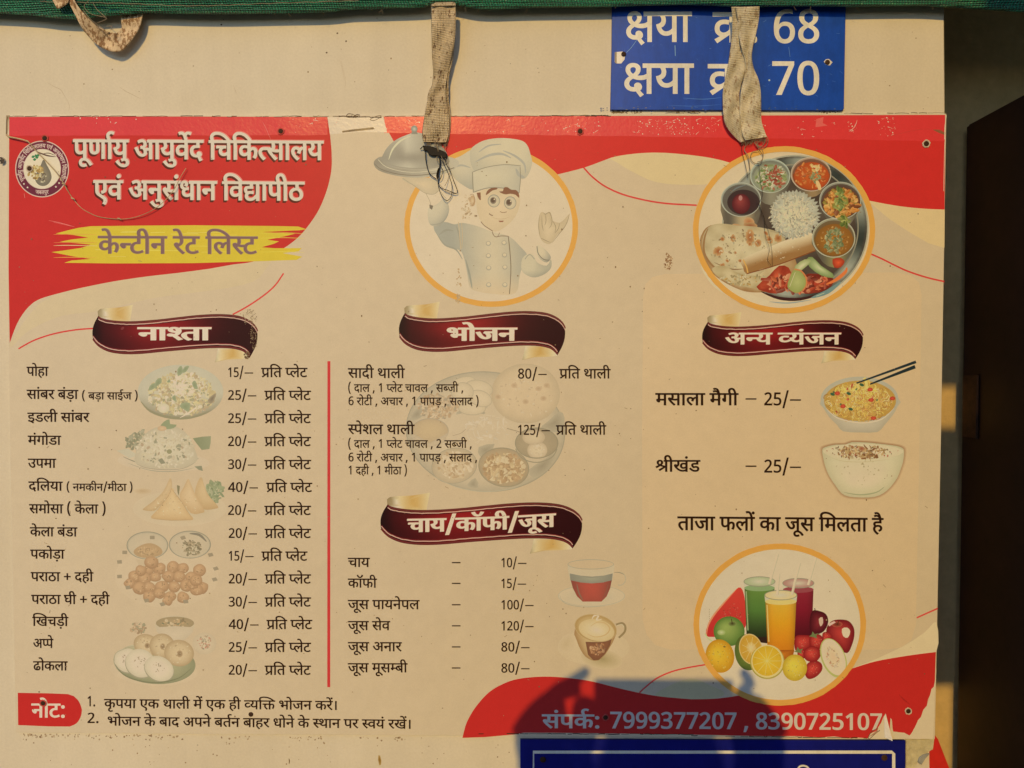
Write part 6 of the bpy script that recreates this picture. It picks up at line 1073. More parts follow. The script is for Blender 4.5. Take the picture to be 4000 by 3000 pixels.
# faded thali behind the meal list
k = Ink('E', level=20); k.fade = 0.12; k.var = .045; PT = (198, 172, 130)
k.grad(ell(942, 1005, 492, 372, 4, 72), lambda x, y, t: mix((202, 176, 134), (168, 152, 118), t ** 8 * .8), rings=8); k.ring(942, 1005, 492, 372, 6, (160, 146, 114), 4)
for pts in ([(475, 930), (500, 880), (540, 850), (560, 900), (520, 930)], [(900, 1100), (1000, 1080), (960, 1140), (910, 1160)], [(1280, 990), (1330, 940), (1400, 880), (1430, 920), (1410, 1010)], [(830, 1330), (880, 1290), (900, 1350), (850, 1350)], [(1210, 1240), (1300, 1180), (1380, 1130), (1330, 1240), (1240, 1290)], [(760, 900), (800, 870), (940, 900), (930, 870), (960, 850), (840, 880)]): k.grad(pts, (154, 138, 106), (178, 160, 124), 3, sm=2)
k.grad(ell(1190, 770, 212, 185, 0, 44), (208, 178, 132), (188, 162, 120), 5, pw=5); k.specks(1190, 790, 170, 140, 60, (3, 8), [(196, 166, 122), (216, 188, 144)])
for x, y in ((1120, 720), (1270, 740), (1320, 720), (1300, 800), (1020, 790), (1190, 820)): k.ell(x, y, 20, 16, (178, 146, 104), (200, 168, 124))
for cx, cy, rx, ry, rot in ((800, 720, 90, 52, -20), (900, 740, 90, 54, 10), (860, 860, 86, 44, 0), (910, 800, 76, 50, 20), (800, 760, 70, 60, 0)): k.grad(ell(cx, cy, rx, ry, rot, 26), (210, 184, 140), (196, 172, 130), 4, pw=3); k.ring(cx, cy, rx, ry, 4, (180, 160, 122), rot, 26)
k.specks(645, 850, 120, 74, 240, (5, 13), [(196, 162, 116), (208, 178, 134), (184, 148, 104), (174, 152, 116)], el=2)
k.grad(ell(600, 1000, 115, 78, 0, 34), (196, 166, 118), (182, 154, 112), 4, pw=3); k.ring(600, 1000, 115, 78, 5, (172, 152, 118)); k.grad([(600, 1075), (485, 1010), (510, 1070), (600, 1105), (690, 1070), (712, 1010)], PT, (186, 162, 124), 3)
k.grad(ell(750, 1215, 140, 108, -10, 34), (204, 176, 132), (182, 158, 118), 4, pw=3); k.specks(750, 1210, 110, 80, 120, (5, 14), [(208, 178, 130), (190, 156, 110), (216, 188, 144)]); k.ring(750, 1215, 142, 110, 4, (166, 150, 116), -10)
k.grad(ell(1055, 1225, 155, 118, 10, 36), (186, 156, 110), (166, 142, 104), 4, pw=3); k.specks(1060, 1230, 130, 92, 260, (6, 16), [(206, 174, 122), (184, 146, 98), (172, 134, 88), (214, 186, 138)]); k.ring(1055, 1225, 158, 121, 6, (152, 136, 102), 10)
k.grad(ell(1258, 1075, 132, 92, 0, 36), (176, 152, 112), (160, 140, 104), 3); k.grad(ell(1262, 1120, 62, 54, 0, 28), (212, 186, 142), (190, 164, 124), 4, pw=3); k.grad(ell(1240, 1040, 70, 46, 0, 28), (206, 180, 136), (188, 162, 122), 4, pw=3); k.specks(1262, 1118, 44, 38, 40, (2, 6), [(216, 192, 150), (200, 174, 130)]); k.ring(1258, 1075, 134, 96, 6, (146, 132, 100)); k.line([(1128, 1110), (1170, 1170), (1260, 1195), (1350, 1165), (1385, 1110)], 6, (150, 136, 104))
k.specks(960, 990, 150, 90, 60, (5, 14), [(210, 184, 142), (214, 190, 150)], el=3); k.line([(1075, 985), (1130, 1000), (1160, 1010)], 5, (160, 138, 104)); k.line([(740, 1030), (790, 1015), (820, 990)], 4, (176, 152, 114)); k.line([(600, 1270), (760, 1345), (940, 1375), (1120, 1350), (1260, 1280)], 6, (182, 166, 130), taper=True)
pic('faded_thali_picture', k)
# glass tea cup
k = Ink('H', level=20); k.fade = 0.12
k.grad(ell(1597, 600, 206, 64, 0, 44), lambda x, y, t: mix((186, 172, 138), (206, 180, 138), t ** .6), rings=5); k.ring(1597, 596, 206, 66, 4, (182, 168, 134)); k.line([(1400, 590), (1430, 640), (1540, 665), (1680, 660)], 4, (170, 158, 126), taper=True)
k.poly(crom([(1450, 402), (1458, 470), (1480, 545), (1515, 610), (1545, 634), (1655, 634), (1690, 600), (1718, 530), (1732, 460), (1736, 402), (1680, 430), (1590, 436), (1500, 430)], 2), (200, 178, 138))
k.grad([(1462, 458), (1530, 472), (1600, 478), (1670, 472), (1728, 458), (1722, 506), (1660, 520), (1592, 524), (1520, 518), (1466, 500)], (158, 152, 122), (128, 124, 104), 4)
k.grad([(1468, 500), (1530, 514), (1600, 520), (1668, 514), (1722, 500), (1712, 548), (1690, 600), (1658, 632), (1542, 632), (1508, 600), (1482, 550)], lambda x, y, t: mix((182, 58, 46), (120, 40, 34), (abs(x - 1595) / 125) ** 2 + .2 * ((y - 500) / 130)), rings=6); k.line([(1505, 520), (1520, 580), (1545, 625)], 8, (120, 96, 74), taper=True); k.line([(1700, 520), (1685, 580), (1660, 620)], 8, (130, 60, 48), taper=True)
k.ring(1592, 402, 143, 31, 4, (166, 154, 124)); k.ring(1772, 492, 38, 42, 6, (184, 166, 130), a0=-100, a1=110, n=24); k.line([(1735, 452), (1765, 452), (1800, 465)], 4, (130, 118, 92), taper=True)
pic('tea_cup_picture', k)
k = Ink('H', level=20); k.fade = 0.12
k.grad(ell(1610, 915, 222, 108, 0, 44), (212, 184, 138), (205, 177, 132), 4); k.grad(ell(1660, 985, 130, 62, 10, 34), (158, 136, 84), (204, 176, 130), 6, pw=.8); k.grad([(1390, 900), (1420, 850), (1480, 828), (1500, 900), (1450, 950), (1400, 940)], (196, 168, 122), (206, 178, 134), 3, sm=2)
k.grad([(1494, 800), (1505, 870), (1530, 930), (1560, 972), (1600, 994), (1640, 994), (1680, 960), (1715, 905), (1738, 860), (1745, 800), (1620, 760)], lambda x, y, t: mix((200, 168, 112), (160, 116, 66), t ** 3), rings=5, sm=2)
k.grad([(1560, 880), (1640, 882), (1722, 860), (1712, 900), (1680, 955), (1642, 992), (1608, 994), (1575, 960)], lambda x, y, t: mix((150, 84, 44), (108, 56, 32), t), rings=4, sm=1); k.specks(1640, 925, 52, 36, 50, (4, 10), [(176, 112, 64), (120, 66, 38), (206, 150, 100)])
k.grad(ell(1622, 795, 132, 84, 12, 40), (206, 176, 118), (168, 128, 68), 4, pw=3); k.grad(ell(1628, 808, 112, 66, 12, 36), lambda x, y, t: mix((222, 200, 154), (206, 176, 120), t), rings=4)
k.line([(1570, 830), (1620, 850), (1680, 838), (1710, 800), (1680, 765), (1630, 760), (1590, 785)], 7, (200, 164, 104), taper=True); k.line([(1600, 740), (1612, 720), (1640, 716), (1628, 745), (1660, 740)], 12, (216, 196, 156), taper=True); k.ring(1622, 795, 132, 84, 4, (190, 158, 104), 12, 44)
k.line([(1748, 775), (1785, 765), (1805, 785), (1800, 820), (1765, 855)], 13, (142, 118, 76)); k.line([(1752, 780), (1785, 772), (1796, 790)], 4, (206, 186, 144))
pic('coffee_cup_picture', k)
# bowl of noodles with chopsticks
k = Ink('F', level=20)
k.grad([(960, 810), (975, 860), (1010, 915), (1060, 965), (1095, 1003), (1200, 1010), (1308, 1007), (1350, 965), (1400, 905), (1432, 850), (1437, 800), (1200, 780)], lambda x, y, t: mix((206, 186, 150), (176, 160, 128), t ** 3 * .7 + .3 * (y - 800) / 200), rings=5, sm=2)
k.grad(ell(1197, 806, 240, 140, 0, 48), (190, 172, 130), (176, 166, 138), 4, pw=4); k.grad(ell(1200, 815, 222, 125, 0, 40), (206, 166, 84), (186, 142, 66), 4, pw=2)
k.specks(1200, 820, 205, 112, 300, (10, 24), [(224, 188, 92), (210, 168, 74), (196, 146, 66), (230, 204, 126), (180, 128, 60)], curl=True); k.specks(1180, 760, 130, 56, 120, (12, 26), [(222, 186, 84), (230, 200, 110), (204, 160, 66)], curl=True); k.specks(1220, 840, 190, 90, 90, (8, 18), [(200, 130, 74), (222, 190, 120), (176, 110, 60)], curl=True)
k.specks(1200, 820, 190, 105, 5, (7, 11), [(208, 100, 66), (196, 82, 54)]); k.specks(1160, 800, 180, 90, 4, (6, 10), [(80, 110, 70), (96, 120, 66)])
for x, y in ((1283, 922), (1268, 810), (1400, 800), (1060, 768), (1095, 848), (1262, 745)): k.ell(x, y, 17, 12, (214, 92, 58), (176, 58, 42), jag=.15)
for x, y in ((1130, 770), (1142, 866), (1210, 716), (1030, 774)): k.ell(x, y, 15, 9, (48, 84, 60), (80, 100, 60), rot=20)
k.line([(990, 860), (1060, 920), (1200, 950), (1330, 930), (1410, 860)], 8, (214, 196, 158), taper=True); k.line([(1225, 672), (1238, 700), (1240, 740)], 18, (226, 196, 104)); k.line([(1245, 676), (1262, 712)], 12, (214, 176, 84), sm=0)
k.line([(1178, 706), (1545, 574)], (9, 17), (38, 50, 50), sm=0); k.line([(1262, 712), (1540, 604)], (9, 22), (34, 46, 46), sm=0)
pic('noodle_bowl_picture', k)
# bowl of shrikhand
k = Ink('F', level=20)
sh = [(966, 1118), (985, 1100), (1050, 1085), (1110, 1084), (1150, 1070), (1250, 1072), (1340, 1082), (1420, 1092), (1462, 1106), (1472, 1130), (1466, 1190), (1450, 1240), (1430, 1290), (1390, 1345), (1345, 1385), (1290, 1408), (1210, 1412), (1130, 1406), (1085, 1385), (1050, 1340), (1010, 1280), (985, 1220), (972, 1165)]
shc = [(1220 + (x - 1220) * 1.07, 1240 + (y - 1240) * 1.085) for x, y in sh]; k.grad(crom(shc, 2), lambda x, y, t: mix((150, 104, 66), (208, 174, 126), max(0, (t - .91) / .09)), rings=12)
k.grad(sh, lambda x, y, t: mix(mix((206, 190, 146), (214, 194, 150), (y - 1100) / 200), (186, 172, 128), t ** 5 * .8 + (.5 if 1340 < y < 1395 else 0) * (1 - t)), rings=8, sm=2)
k.grad([(970, 1120), (1050, 1092), (1200, 1078), (1350, 1088), (1465, 1118), (1440, 1150), (1330, 1172), (1200, 1182), (1080, 1176), (1000, 1150)], (218, 198, 154), (208, 188, 144), 3, sm=2)
k.specks(1210, 1130, 150, 40, 150, (4, 12), [(176, 128, 74), (206, 164, 104), (140, 90, 50), (222, 194, 140), (190, 150, 90)], el=2.2); k.specks(1215, 1128, 230, 38, 70, (2.5, 6), [(150, 120, 84), (176, 90, 66), (120, 96, 64)], el=2); k.ell(1210, 1110, 18, 14, (150, 84, 54), (180, 130, 90)); k.specks(1220, 1250, 180, 90, 26, (3, 7), [(190, 168, 122), (200, 180, 134)]); k.line([(1100, 1380), (1200, 1395), (1300, 1380), (1350, 1345)], 8, (160, 156, 112), taper=True); k.line([(1010, 1160), (1090, 1186), (1220, 1192), (1380, 1176)], 4, (196, 176, 130), taper=True)
pic('shrikhand_picture', k)
# juices and fruit in an orange ring
k = Ink('I', level=20); k.ell(704, 774, 520, 488, (216, 193, 155), (210, 188, 150), n=96)
k.poly(crom([(248, 840), (262, 770), (300, 715), (360, 640), (420, 575), (450, 545), (475, 560), (492, 640), (496, 780), (430, 850), (300, 850)], 2), lambda x, y: mix((206, 66, 50), (190, 50, 44), (y - 560) / 260)); k.line([(252, 845), (262, 780), (300, 712), (370, 628), (440, 552)], 11, (216, 140, 96), taper=True); k.line([(244, 830), (262, 860), (292, 878)], 8, (190, 196, 130)); k.specks(410, 720, 55, 80, 50, (3, 7), [(210, 72, 54), (196, 56, 46)])
def glass(x0, x1, y0, y1, inset, top, mid, bot, surf):
    n = 12; L_ = []
    for q in range(n + 1): f = q / n; L_.append((x0 + inset * f, y0 + (y1 - y0) * f))
    cols = lambda x, y: mix(mix(mix(top, mid, min(1, (y - y0) / (y1 - y0) * 2)), bot, max(0, (y - y0) / (y1 - y0) * 2 - 1)), (30, 20, 16), .35 * abs((x - (x0 + x1) / 2) / ((x1 - x0) / 2)) ** 4)
    V = []; Cc = []; m_ = 10
    for q in range(n + 1):
        f = q / n; a, b_ = x0 + inset * f, x1 - inset * f
        for r in range(m_ + 1): x = a + (b_ - a) * r / m_; y = y0 + (y1 - y0) * f + (12 * math.sin(math.pi * r / m_) if q == n else 0); V.append((x, y)); Cc.append(C(cols(x, y)))
    k._add(V, Cc, [(q * (m_ + 1) + r, q * (m_ + 1) + r + 1, (q + 1) * (m_ + 1) + r + 1, (q + 1) * (m_ + 1) + r) for q in range(n) for r in range(m_)])
    xc = (x0 + x1) / 2; w_ = (x1 - x0) / 2
    k.poly([(x0, y0 + 40), (x0 - 4, y0), (x1 + 4, y0), (x1, y0 + 40)], (200, 186, 150)); k.ell(xc, y0 + 40, w_, 20, surf, n=28); k.ell(xc, y0, w_ + 4, 32, (206, 192, 156), mix(surf, (206, 190, 150), .4), n=32); k.ring(xc, y0, w_ + 4, 32, 5, (150, 142, 112), n=36); k.line([(x0 + 12, y0 + 60), (x0 + 12 + inset * .7, y1 - 60)], 8, mix(mid, (230, 220, 180), .45), sm=0)
glass(485, 674, 508, 870, 16, (112, 138, 62), (84, 116, 50), (36, 40, 24), (140, 160, 104)); k.poly([(490, 850), (640, 850), (630, 890), (510, 875)], (52, 34, 26))
glass(724, 914, 518, 850, 12, (150, 44, 52), (128, 28, 40), (82, 20, 28), (150, 70, 70))
k.grad([(905, 690), (950, 690), (990, 710), (1004, 755), (985, 805), (950, 830), (900, 830), (888, 760)], lambda x, y, t: mix((140, 46, 48), (72, 20, 26), t), rings=5, sm=3); k.line([(925, 700), (920, 672)], 5, (60, 40, 26), sm=0); k.poly([(945, 740), (968, 728), (972, 765), (955, 785)], (206, 170, 140), sm=2)
k.grad([(1000, 780), (1030, 750), (1080, 742), (1130, 752), (1160, 790), (1165, 840), (1150, 900), (1120, 950), (1060, 920), (1010, 870), (992, 820)], lambda x, y, t: mix((186, 62, 52), (112, 26, 30), t ** 1.5), rings=6, sm=3); k.grad(ell(1058, 772, 34, 18), (96, 40, 26), (176, 80, 60), 3); k.line([(1060, 775), (1068, 750)], 5, (80, 50, 30), sm=0); k.poly([(1088, 800), (1120, 792), (1140, 815), (1125, 855), (1095, 845)], (222, 190, 160), sm=2); k.poly([(1000, 770), (1040, 752), (1050, 760), (1010, 785)], (222, 176, 150), sm=1)
glass(614, 808, 592, 940, 16, (226, 172, 60), (222, 150, 34), (206, 120, 28), (224, 190, 110)); k.grad([(632, 930), (795, 930), (785, 970), (740, 995), (690, 980), (640, 960)], (206, 122, 34), (160, 84, 28), 4, sm=1)
for pts in ([(692, 340), (664, 440), (640, 525)], [(828, 395), (800, 500), (780, 590)], [(932, 345), (905, 440), (880, 530)], [(700, 460), (694, 520), (690, 590)]): k.line(pts, 16, (214, 196, 160), sm=0); k.line([(x + 6, y) for x, y in pts], 4, (190, 176, 140), sm=0)
k.grad(ell(392, 815, 96, 92, 0, 36), lambda x, y, t: mix((150, 162, 82), (84, 112, 46), t ** 1.6), rings=6, ctr=(370, 790)); k.grad(ell(412, 768, 26, 16), (70, 66, 34), (130, 142, 72), 3); k.line([(412, 770), (406, 738)], 5, (80, 60, 34), sm=0); k.ell(345, 822, 26, 18, (196, 196, 140), (150, 162, 84))
k.grad(ell(335, 968, 88, 104, -12, 36), lambda x, y, t: mix((222, 176, 52), (190, 130, 32), t ** 2), rings=5, ctr=(320, 945)); k.ell(364, 910, 8, 5, (130, 96, 40)); k.specks(335, 970, 70, 84, 50, (2, 5), [(206, 156, 44), (230, 190, 80)])
k.grad(ell(505, 945, 78, 112, -8, 36), lambda x, y, t: mix((128, 136, 54), (84, 96, 40), t), rings=4); k.grad(ell(526, 925, 72, 96, -14, 36), lambda x, y, t: mix((206, 160, 66), (216, 186, 120) if t > .9 else (196, 146, 50), t), rings=8); k.grad([(500, 900), (530, 880), (560, 915), (530, 950), (505, 935)], (222, 196, 146), (206, 166, 84), 3, sm=2)
for q in range(9): a = q * .7; k.line([(526, 925), (526 + 58 * math.cos(a), 925 + 76 * math.sin(a))], 2.5, (220, 190, 120), sm=0)
k.grad(ell(628, 1004, 106, 106, 0, 40), (150, 140, 50), (170, 150, 66), 2); k.ell(628, 1000, 100, 102, (222, 196, 120), n=40); k.grad(ell(626, 998, 90, 92, 0, 40), lambda x, y, t: mix((222, 182, 60), (208, 164, 44), t), rings=4)
for q in range(11): a = q * .571; k.line([(626, 998), (626 + 86 * math.cos(a), 998 + 88 * math.sin(a))], 3, (226, 196, 104), sm=0)
def berry(cx, cy, rx, ry, rot):
    k.grad(ell(cx, cy, rx, ry, rot, 24), lambda x, y, t: mix((190, 52, 44), (112, 24, 26), t ** 1.5), rings=5, ctr=(cx - 6, cy - 8)); k.specks(cx, cy, rx * .8, ry * .8, 22, (1.4, 2.4), [(206, 110, 84), (130, 36, 30)], lv0=k.lv); k.lv -= 30
def straw(pts):
    cx = sum(p[0] for p in pts) / len(pts); cy = sum(p[1] for p in pts) / len(pts)
    k.grad(pts, lambda x, y, t: mix((204, 70, 56), (130, 30, 30), t ** 1.6), rings=6, sm=4, ctr=(cx - 8, cy - 8)); k.specks(cx, cy, 30, 30, 22, (1.4, 2.6), [(216, 130, 96), (150, 40, 34)])
straw([(800, 850), (850, 838), (905, 850), (900, 905), (850, 940), (800, 930)]); straw([(890, 850), (930, 830), (968, 850), (975, 895), (940, 930), (895, 915)]); straw([(968, 830), (1000, 820), (1030, 845), (1010, 870), (975, 890)])
straw([(815, 935), (850, 925), (870, 960), (850, 985), (820, 975)]); straw([(862, 925), (905, 905), (950, 925), (955, 970), (920, 1005), (870, 995), (850, 960)]); straw([(880, 1010), (925, 995), (962, 1015), (965, 1055), (930, 1095), (885, 1110), (862, 1085), (865, 1040)])
for x, y in ((915, 840), (822, 935)): k.poly([(x - 30, y + 6), (x - 14, y - 4), (x - 8, y - 24), (x + 6, y - 6), (x + 26, y - 14), (x + 14, y + 6), (x + 22, y + 20), (x, y + 12)], (112, 120, 70))
k.grad(ell(797, 1040, 76, 82, 0, 34), lambda x, y, t: mix((220, 192, 70), (186, 150, 44), t ** 2), rings=5, ctr=(785, 1020)); k.specks(797, 1040, 60, 64, 40, (2, 4), [(206, 176, 56), (230, 206, 110)])
k.grad(ell(1036, 980, 74, 128, -22, 40), (196, 190, 110), (176, 172, 96), 2); k.grad(ell(1036, 975, 66, 118, -22, 40), lambda x, y, t: mix((214, 180, 136), (222, 200, 156), t), rings=4); k.specks(1032, 975, 34, 66, 60, (3, 7), [(206, 150, 110), (220, 190, 150), (196, 160, 110)], rot=-22, edge=.45)
for q in range(7): k.ell(270, 680 + q * 11, 2.2, 2.2, (110, 90, 64), n=6)
k.build('juice_and_fruit_picture', board)
r_ = Ink('I', level=140); r_.ring(704, 773, 532, 500, 35, ORG, n=150, rough=1.5); r_.build('orange_ring', board)

# dust, scratches and rust stains on the board
k = Ink('P', level=195)
for q in range(420):
    x, y = rnd.uniform(70, 3630), rnd.uniform(560, 2840); z = rnd.choice((1, 1.2, 1.5, 1.5, 2, 2.8)); k.lv = 195
    if q % 12 == 0: k.line([(x, y), (x + rnd.uniform(-14, 14), y + rnd.uniform(-10, 14))], 1.6, (146, 116, 76), sm=0)
    else: k.ell(x, y, z, z * rnd.uniform(.5, 1.5), mix((104, 74, 44), (168, 138, 96), rnd.random()), n=6)
k.tile = 'D'; k.specks(1540, 300, 46, 52, 80, (1.2, 3.6), [(130, 98, 60), (160, 128, 86), (176, 146, 102)]); k.specks(1565, 420, 22, 80, 80, (1.5, 4), [(100, 70, 40), (140, 108, 70)]); k.specks(1525, 530, 18, 24, 50, (2, 5), [(90, 60, 34), (130, 96, 58)]); k.ell(757, 368, 12, 8, (120, 50, 44), rot=-40)
k.tile = 'C'; k.specks(20, 1625, 28, 44, 46, (1.8, 5), [(140, 84, 40), (170, 116, 66), (120, 66, 30), (190, 146, 96)], el=2); k.specks(10, 1590, 12, 30, 20, (2, 5), [(150, 100, 56)])
k.tile = 'A'; k.specks(12, 990, 12, 20, 24, (3, 8), [(40, 28, 18), (70, 50, 32)]); k.line([(150, 1195), (155, 1222)], 2.5, (220, 130, 100), sm=0)
k.tile = 'I'
for q in range(5): k.line([(1440 + q * 14, 1205 + q * 12), (1470 + q * 9, 1240 + q * 7)], 2, (160, 36, 30), sm=0)
k.build('dust_and_scratches', board)['kind'] = 'stuff'

# screws that hold the board
def screw(parent, px, py, d, r=0.0042, lip=True, lipc=None):
    c = W(px, py, d); bm = bmesh.new()
    prof = [(0.0001, -0.0002), (r * .55, -0.0001), (r * .85, 0.0004), (r * .95, 0.0012)]
    prof = [(0.00001, 0.0006), (r * .45, 0.00055), (r * .7, 0.0003), (r * .78, -0.0002)]
    n = 20; rows = [[bm.verts.new((c.x + q[0] * math.cos(2 * math.pi * i / n), -d - 0.0008 - q[1], c.z + q[0] * math.sin(2 * math.pi * i / n))) for i in range(n)] for q in prof]
    for a, b_ in zip(rows, rows[1:]):
        for i in range(n): bm.faces.new((a[i], a[(i + 1) % n], b_[(i + 1) % n], b_[i]))
    bmesh.ops.recalc_face_normals(bm, faces=bm.faces[:]); me = bpy.data.meshes.new('screw'); bm.to_mesh(me); bm.free()
    o = link('screw', me, M_RUST, parent)
    if lip:
        V = []; F_ = []; m_ = 26
        for i in range(m_):
            a = 2 * math.pi * i / m_; j = rnd.uniform(.9, 1.12)
            for q, (rr2, yy) in enumerate(((.74, 0.0006), (.95 * j, 0.0016), (1.14 * j, 0.0007))): V.append((c.x + r * rr2 * math.cos(a), -d - yy, c.z + r * rr2 * math.sin(a)))
        for i in range(m_):
            a = 3 * i; b_ = 3 * ((i + 1) % m_); F_ += [(a, b_, b_ + 1, a + 1), (a + 1, b_ + 1, b_ + 2, a + 2)]
        link('torn_rim', pymesh('torn_rim', V, F_), lipc or M_RUST, o, True)
    return o
M_REDRIM = simple('torn_red_rim', C((178, 60, 46)), 0.5, 300, 0.2, 0.3); M_PALERIM = simple('torn_pale_rim', C((188, 156, 118)), 0.6, 300, 0.1, 0.3)
for t, x, y, lc in (('A', 278, 854, M_REDRIM), ('A', 1734, 811, M_REDRIM), ('A', 184, 1041, M_PALERIM), ('B', 1527, 812, M_REDRIM), ('C', 1608, 888, M_PALERIM), ('G', 268, 1258, M_REDRIM), ('G', 1549, 1327, None), ('H', 1683, 1346, M_REDRIM), ('I', 1497, 1307, M_PALERIM)):
    p = T(t, [(x, y)])[0]; screw(board, p[0], p[1], BD, 0.0040 if t != 'C' else 0.0044, lc is not None, lc)
# ------------------------------------------------------------ blue number sign above
sx = W(2850, 220).x
ns = thing('number_sign', 'bright blue plate with white lettering and the numbers 68 and 70, above the board', 'sign', (sx, -0.002, W(2850, 430).z))
SB = (17, 62, 128)
link('plate', slab('plate', [(2392, -180), (3308, -180), (3304, 30), (3297, 425), (3290, 432), (2384, 429), (2389, 200)], 0.0006, 0.0035, 0.0004), simple('blue_plate_edge', C((20, 44, 90)), 0.5, 200, .2), ns)
k = Ink('P', 0.0035, 0)
k.poly([(2392, -180), (3307, -180), (3303, 30), (3296, 424), (3290, 430), (2385, 428), (2390, 200)], lambda x, y: SB)
k.build('blue_face', ns, M_SIGN)
k = Ink('P', 0.0035, 6)
for q in range(60):
    x, y = rnd.uniform(2400, 3290), rnd.uniform(60, 420); k.line([(x, y), (x + rnd.uniform(-14, 14), y + rnd.uniform(-5, 9))], rnd.uniform(.6, 1.4), mix(SB, (150, 170, 190), rnd.uniform(.2, .55)), sm=0)
k.tile = 'B'; k.line([(1880, 240), (1845, 290), (1812, 325)], 2.5, (110, 140, 180)); k.line([(2113, 280), (2115, 345)], 2, (120, 150, 190), sm=0); k.tile = 'C'; k.line([(57, 280), (60, 345)], 3, (120, 150, 190), sm=0); k.line([(760, 290), (768, 350)], 2, (100, 130, 180), sm=0)
k.line([(110, 605), (230, 612), (345, 602)], 4, (70, 110, 160), taper=True); k.line([(20, 650), (180, 655), (340, 645)], 3, (60, 100, 150), taper=True)
k.ell(640, 495, 6, 6, (160, 170, 190))
for q in range(60):
    xx = rnd.uniform(-400, 1090); k.ell(xx, rnd.gauss(668, 7), rnd.uniform(2, 8), rnd.uniform(1.5, 4), mix(SB, (120, 104, 80), rnd.random()), n=6)
k.build('scratches', ns, M_SIGN)['kind'] = 'stuff'
SC_W = (212, 198, 178)
KW = lambda: Ink('C', 0.0035, 12)
for row, (top, dg) in enumerate(((75, '68'), (395, '70'))):
    for t_, x0_, x1_, y_, h_, q_ in (('क्षया', -249 + (6 if row == 0 else -6), 175 - (12 if row == 0 else 0), top, 181, 24), ('क्र.', 290 - 30 * row, 565 - 25 * row, top + 3, 181, 24), (dg, 668 - 10 * row, 948, top + 12, 176, 22)):
        k = KW(); write(k, t_, x0_, x1_, y_, h_, SC_W, 0, 13, q_ - 12); k.build('lettering', ns, M_SIGN)
k = Ink('B', 0.0035, 40); k.poly([(1740, 322), (1790, 318), (1806, 332), (1800, 368), (1780, 392), (1752, 392), (1740, 384)], (226, 208, 174)); k.poly([(1740, 322), (1752, 320), (1752, 392), (1741, 388)], (140, 116, 84))
k.build('chipped_paint', ns, M_SIGN); k = Ink('C', 0.0035, 40); k.poly([(976, 380), (990, 366), (1008, 364), (1030, 384), (1014, 404), (990, 400)], (224, 204, 170)); k.build('chipped_paint', ns, M_SIGN)
for t, x, y in (('B', 1795, 335), ('C', 998, 385)):
    p = T(t, [(x, y)])[0]; screw(ns, p[0], p[1], 0.0035, 0.0040, False)

# ------------------------------------------------------------ navy sign below
ls = thing('navy_sign', 'dark navy sign plate with a pale border line, half in shadow below the board', 'sign', (W(2790, 2950).x, -0.002, W(2790, 3400).z))
NV = (18, 20, 86)
lp = [(2032, 2889), (3537, 2893), (3534, 3500), (2034, 3500)]
link('plate', slab('plate', lp, 0.0008, 0.0042, 0.0004), simple('navy_plate_edge', C((18, 20, 60)), 0.5, 200, .2), ls)
k = Ink('P', 0.0042, 0); k.poly(lp, NV); k.build('navy_face', ls, M_SIGN)
k = Ink('P', 0.0042, 6)
o_ = [(2078, 2932), (3484, 2932), (3497, 2944), (3497, 3500)]; i_ = [(2091, 2944), (3478, 2944), (3485, 2950), (3485, 3500)]
k.line([(2084, 3500), (2084, 2938), (3484, 2938), (3491, 2944), (3491, 3500)], 12.5, (212, 196, 160), sm=0); k.build('border_line', ls, M_SIGN)
k = Ink('I', 0.0042, 10); k.line([(818, 1662), (828, 1650), (848, 1645), (870, 1650), (884, 1664)], 12, (212, 196, 160)); k.line([(884, 1664), (888, 1700), (880, 1760)], 12, (212, 196, 160)); k.line([(600, 1760), (1000, 1760)], 14, (212, 196, 160), sm=0); k.build('lettering', ls, M_SIGN)
for t, x, y in (('H', 1297, 1606), ('I', 1349, 1595)):
    p = T(t, [(x, y)])[0]; screw(ls, p[0], p[1], 0.0042, 0.0052, False)

# peeled plaster beside the navy sign, red sheet behind it
pm = simple('peeled_plaster', C((196, 168, 112)), 0.9, 120, 0.22, 0.9, 0.003)
P_ = T('I', [(1484, 1483), (1580, 1486), (1660, 1480), (1652, 1545), (1622, 1560), (1600, 1585), (1575, 1592), (1560, 1610), (1548, 1640), (1530, 1665), (1530, 1720), (1486, 1720)])
pl = link('plaster_patch', slab('plaster_patch', P_, 0.0003, 0.0022, 0.0006), pm); tag(pl, 'rough peeling plaster patch between the navy sign and the red strip at lower right', 'plaster patch')
gz = link('grey_chip', slab('grey_chip', T('I', [(1566, 1600), (1590, 1580), (1632, 1572), (1606, 1600), (1580, 1640), (1560, 1622)]), 0.0022, 0.0040, 0.0003), simple('grey_chip', C((150, 136, 110)), 0.9, 120, .2, .6), pl)
rs_ = link('red_strip', slab('red_strip', T('I', [(1662, 1456), (1682, 1482), (1752, 1662), (1756, 1760), (1632, 1760), (1630, 1560), (1650, 1544)]), -0.0006, 0.0012, 0.0003), simple('red_painted_strip', C((190, 36, 24)), 0.45, 100, .1, .2)); tag(rs_, 'small red strip on the wall edge below the board\'s lower right corner', 'painted strip')

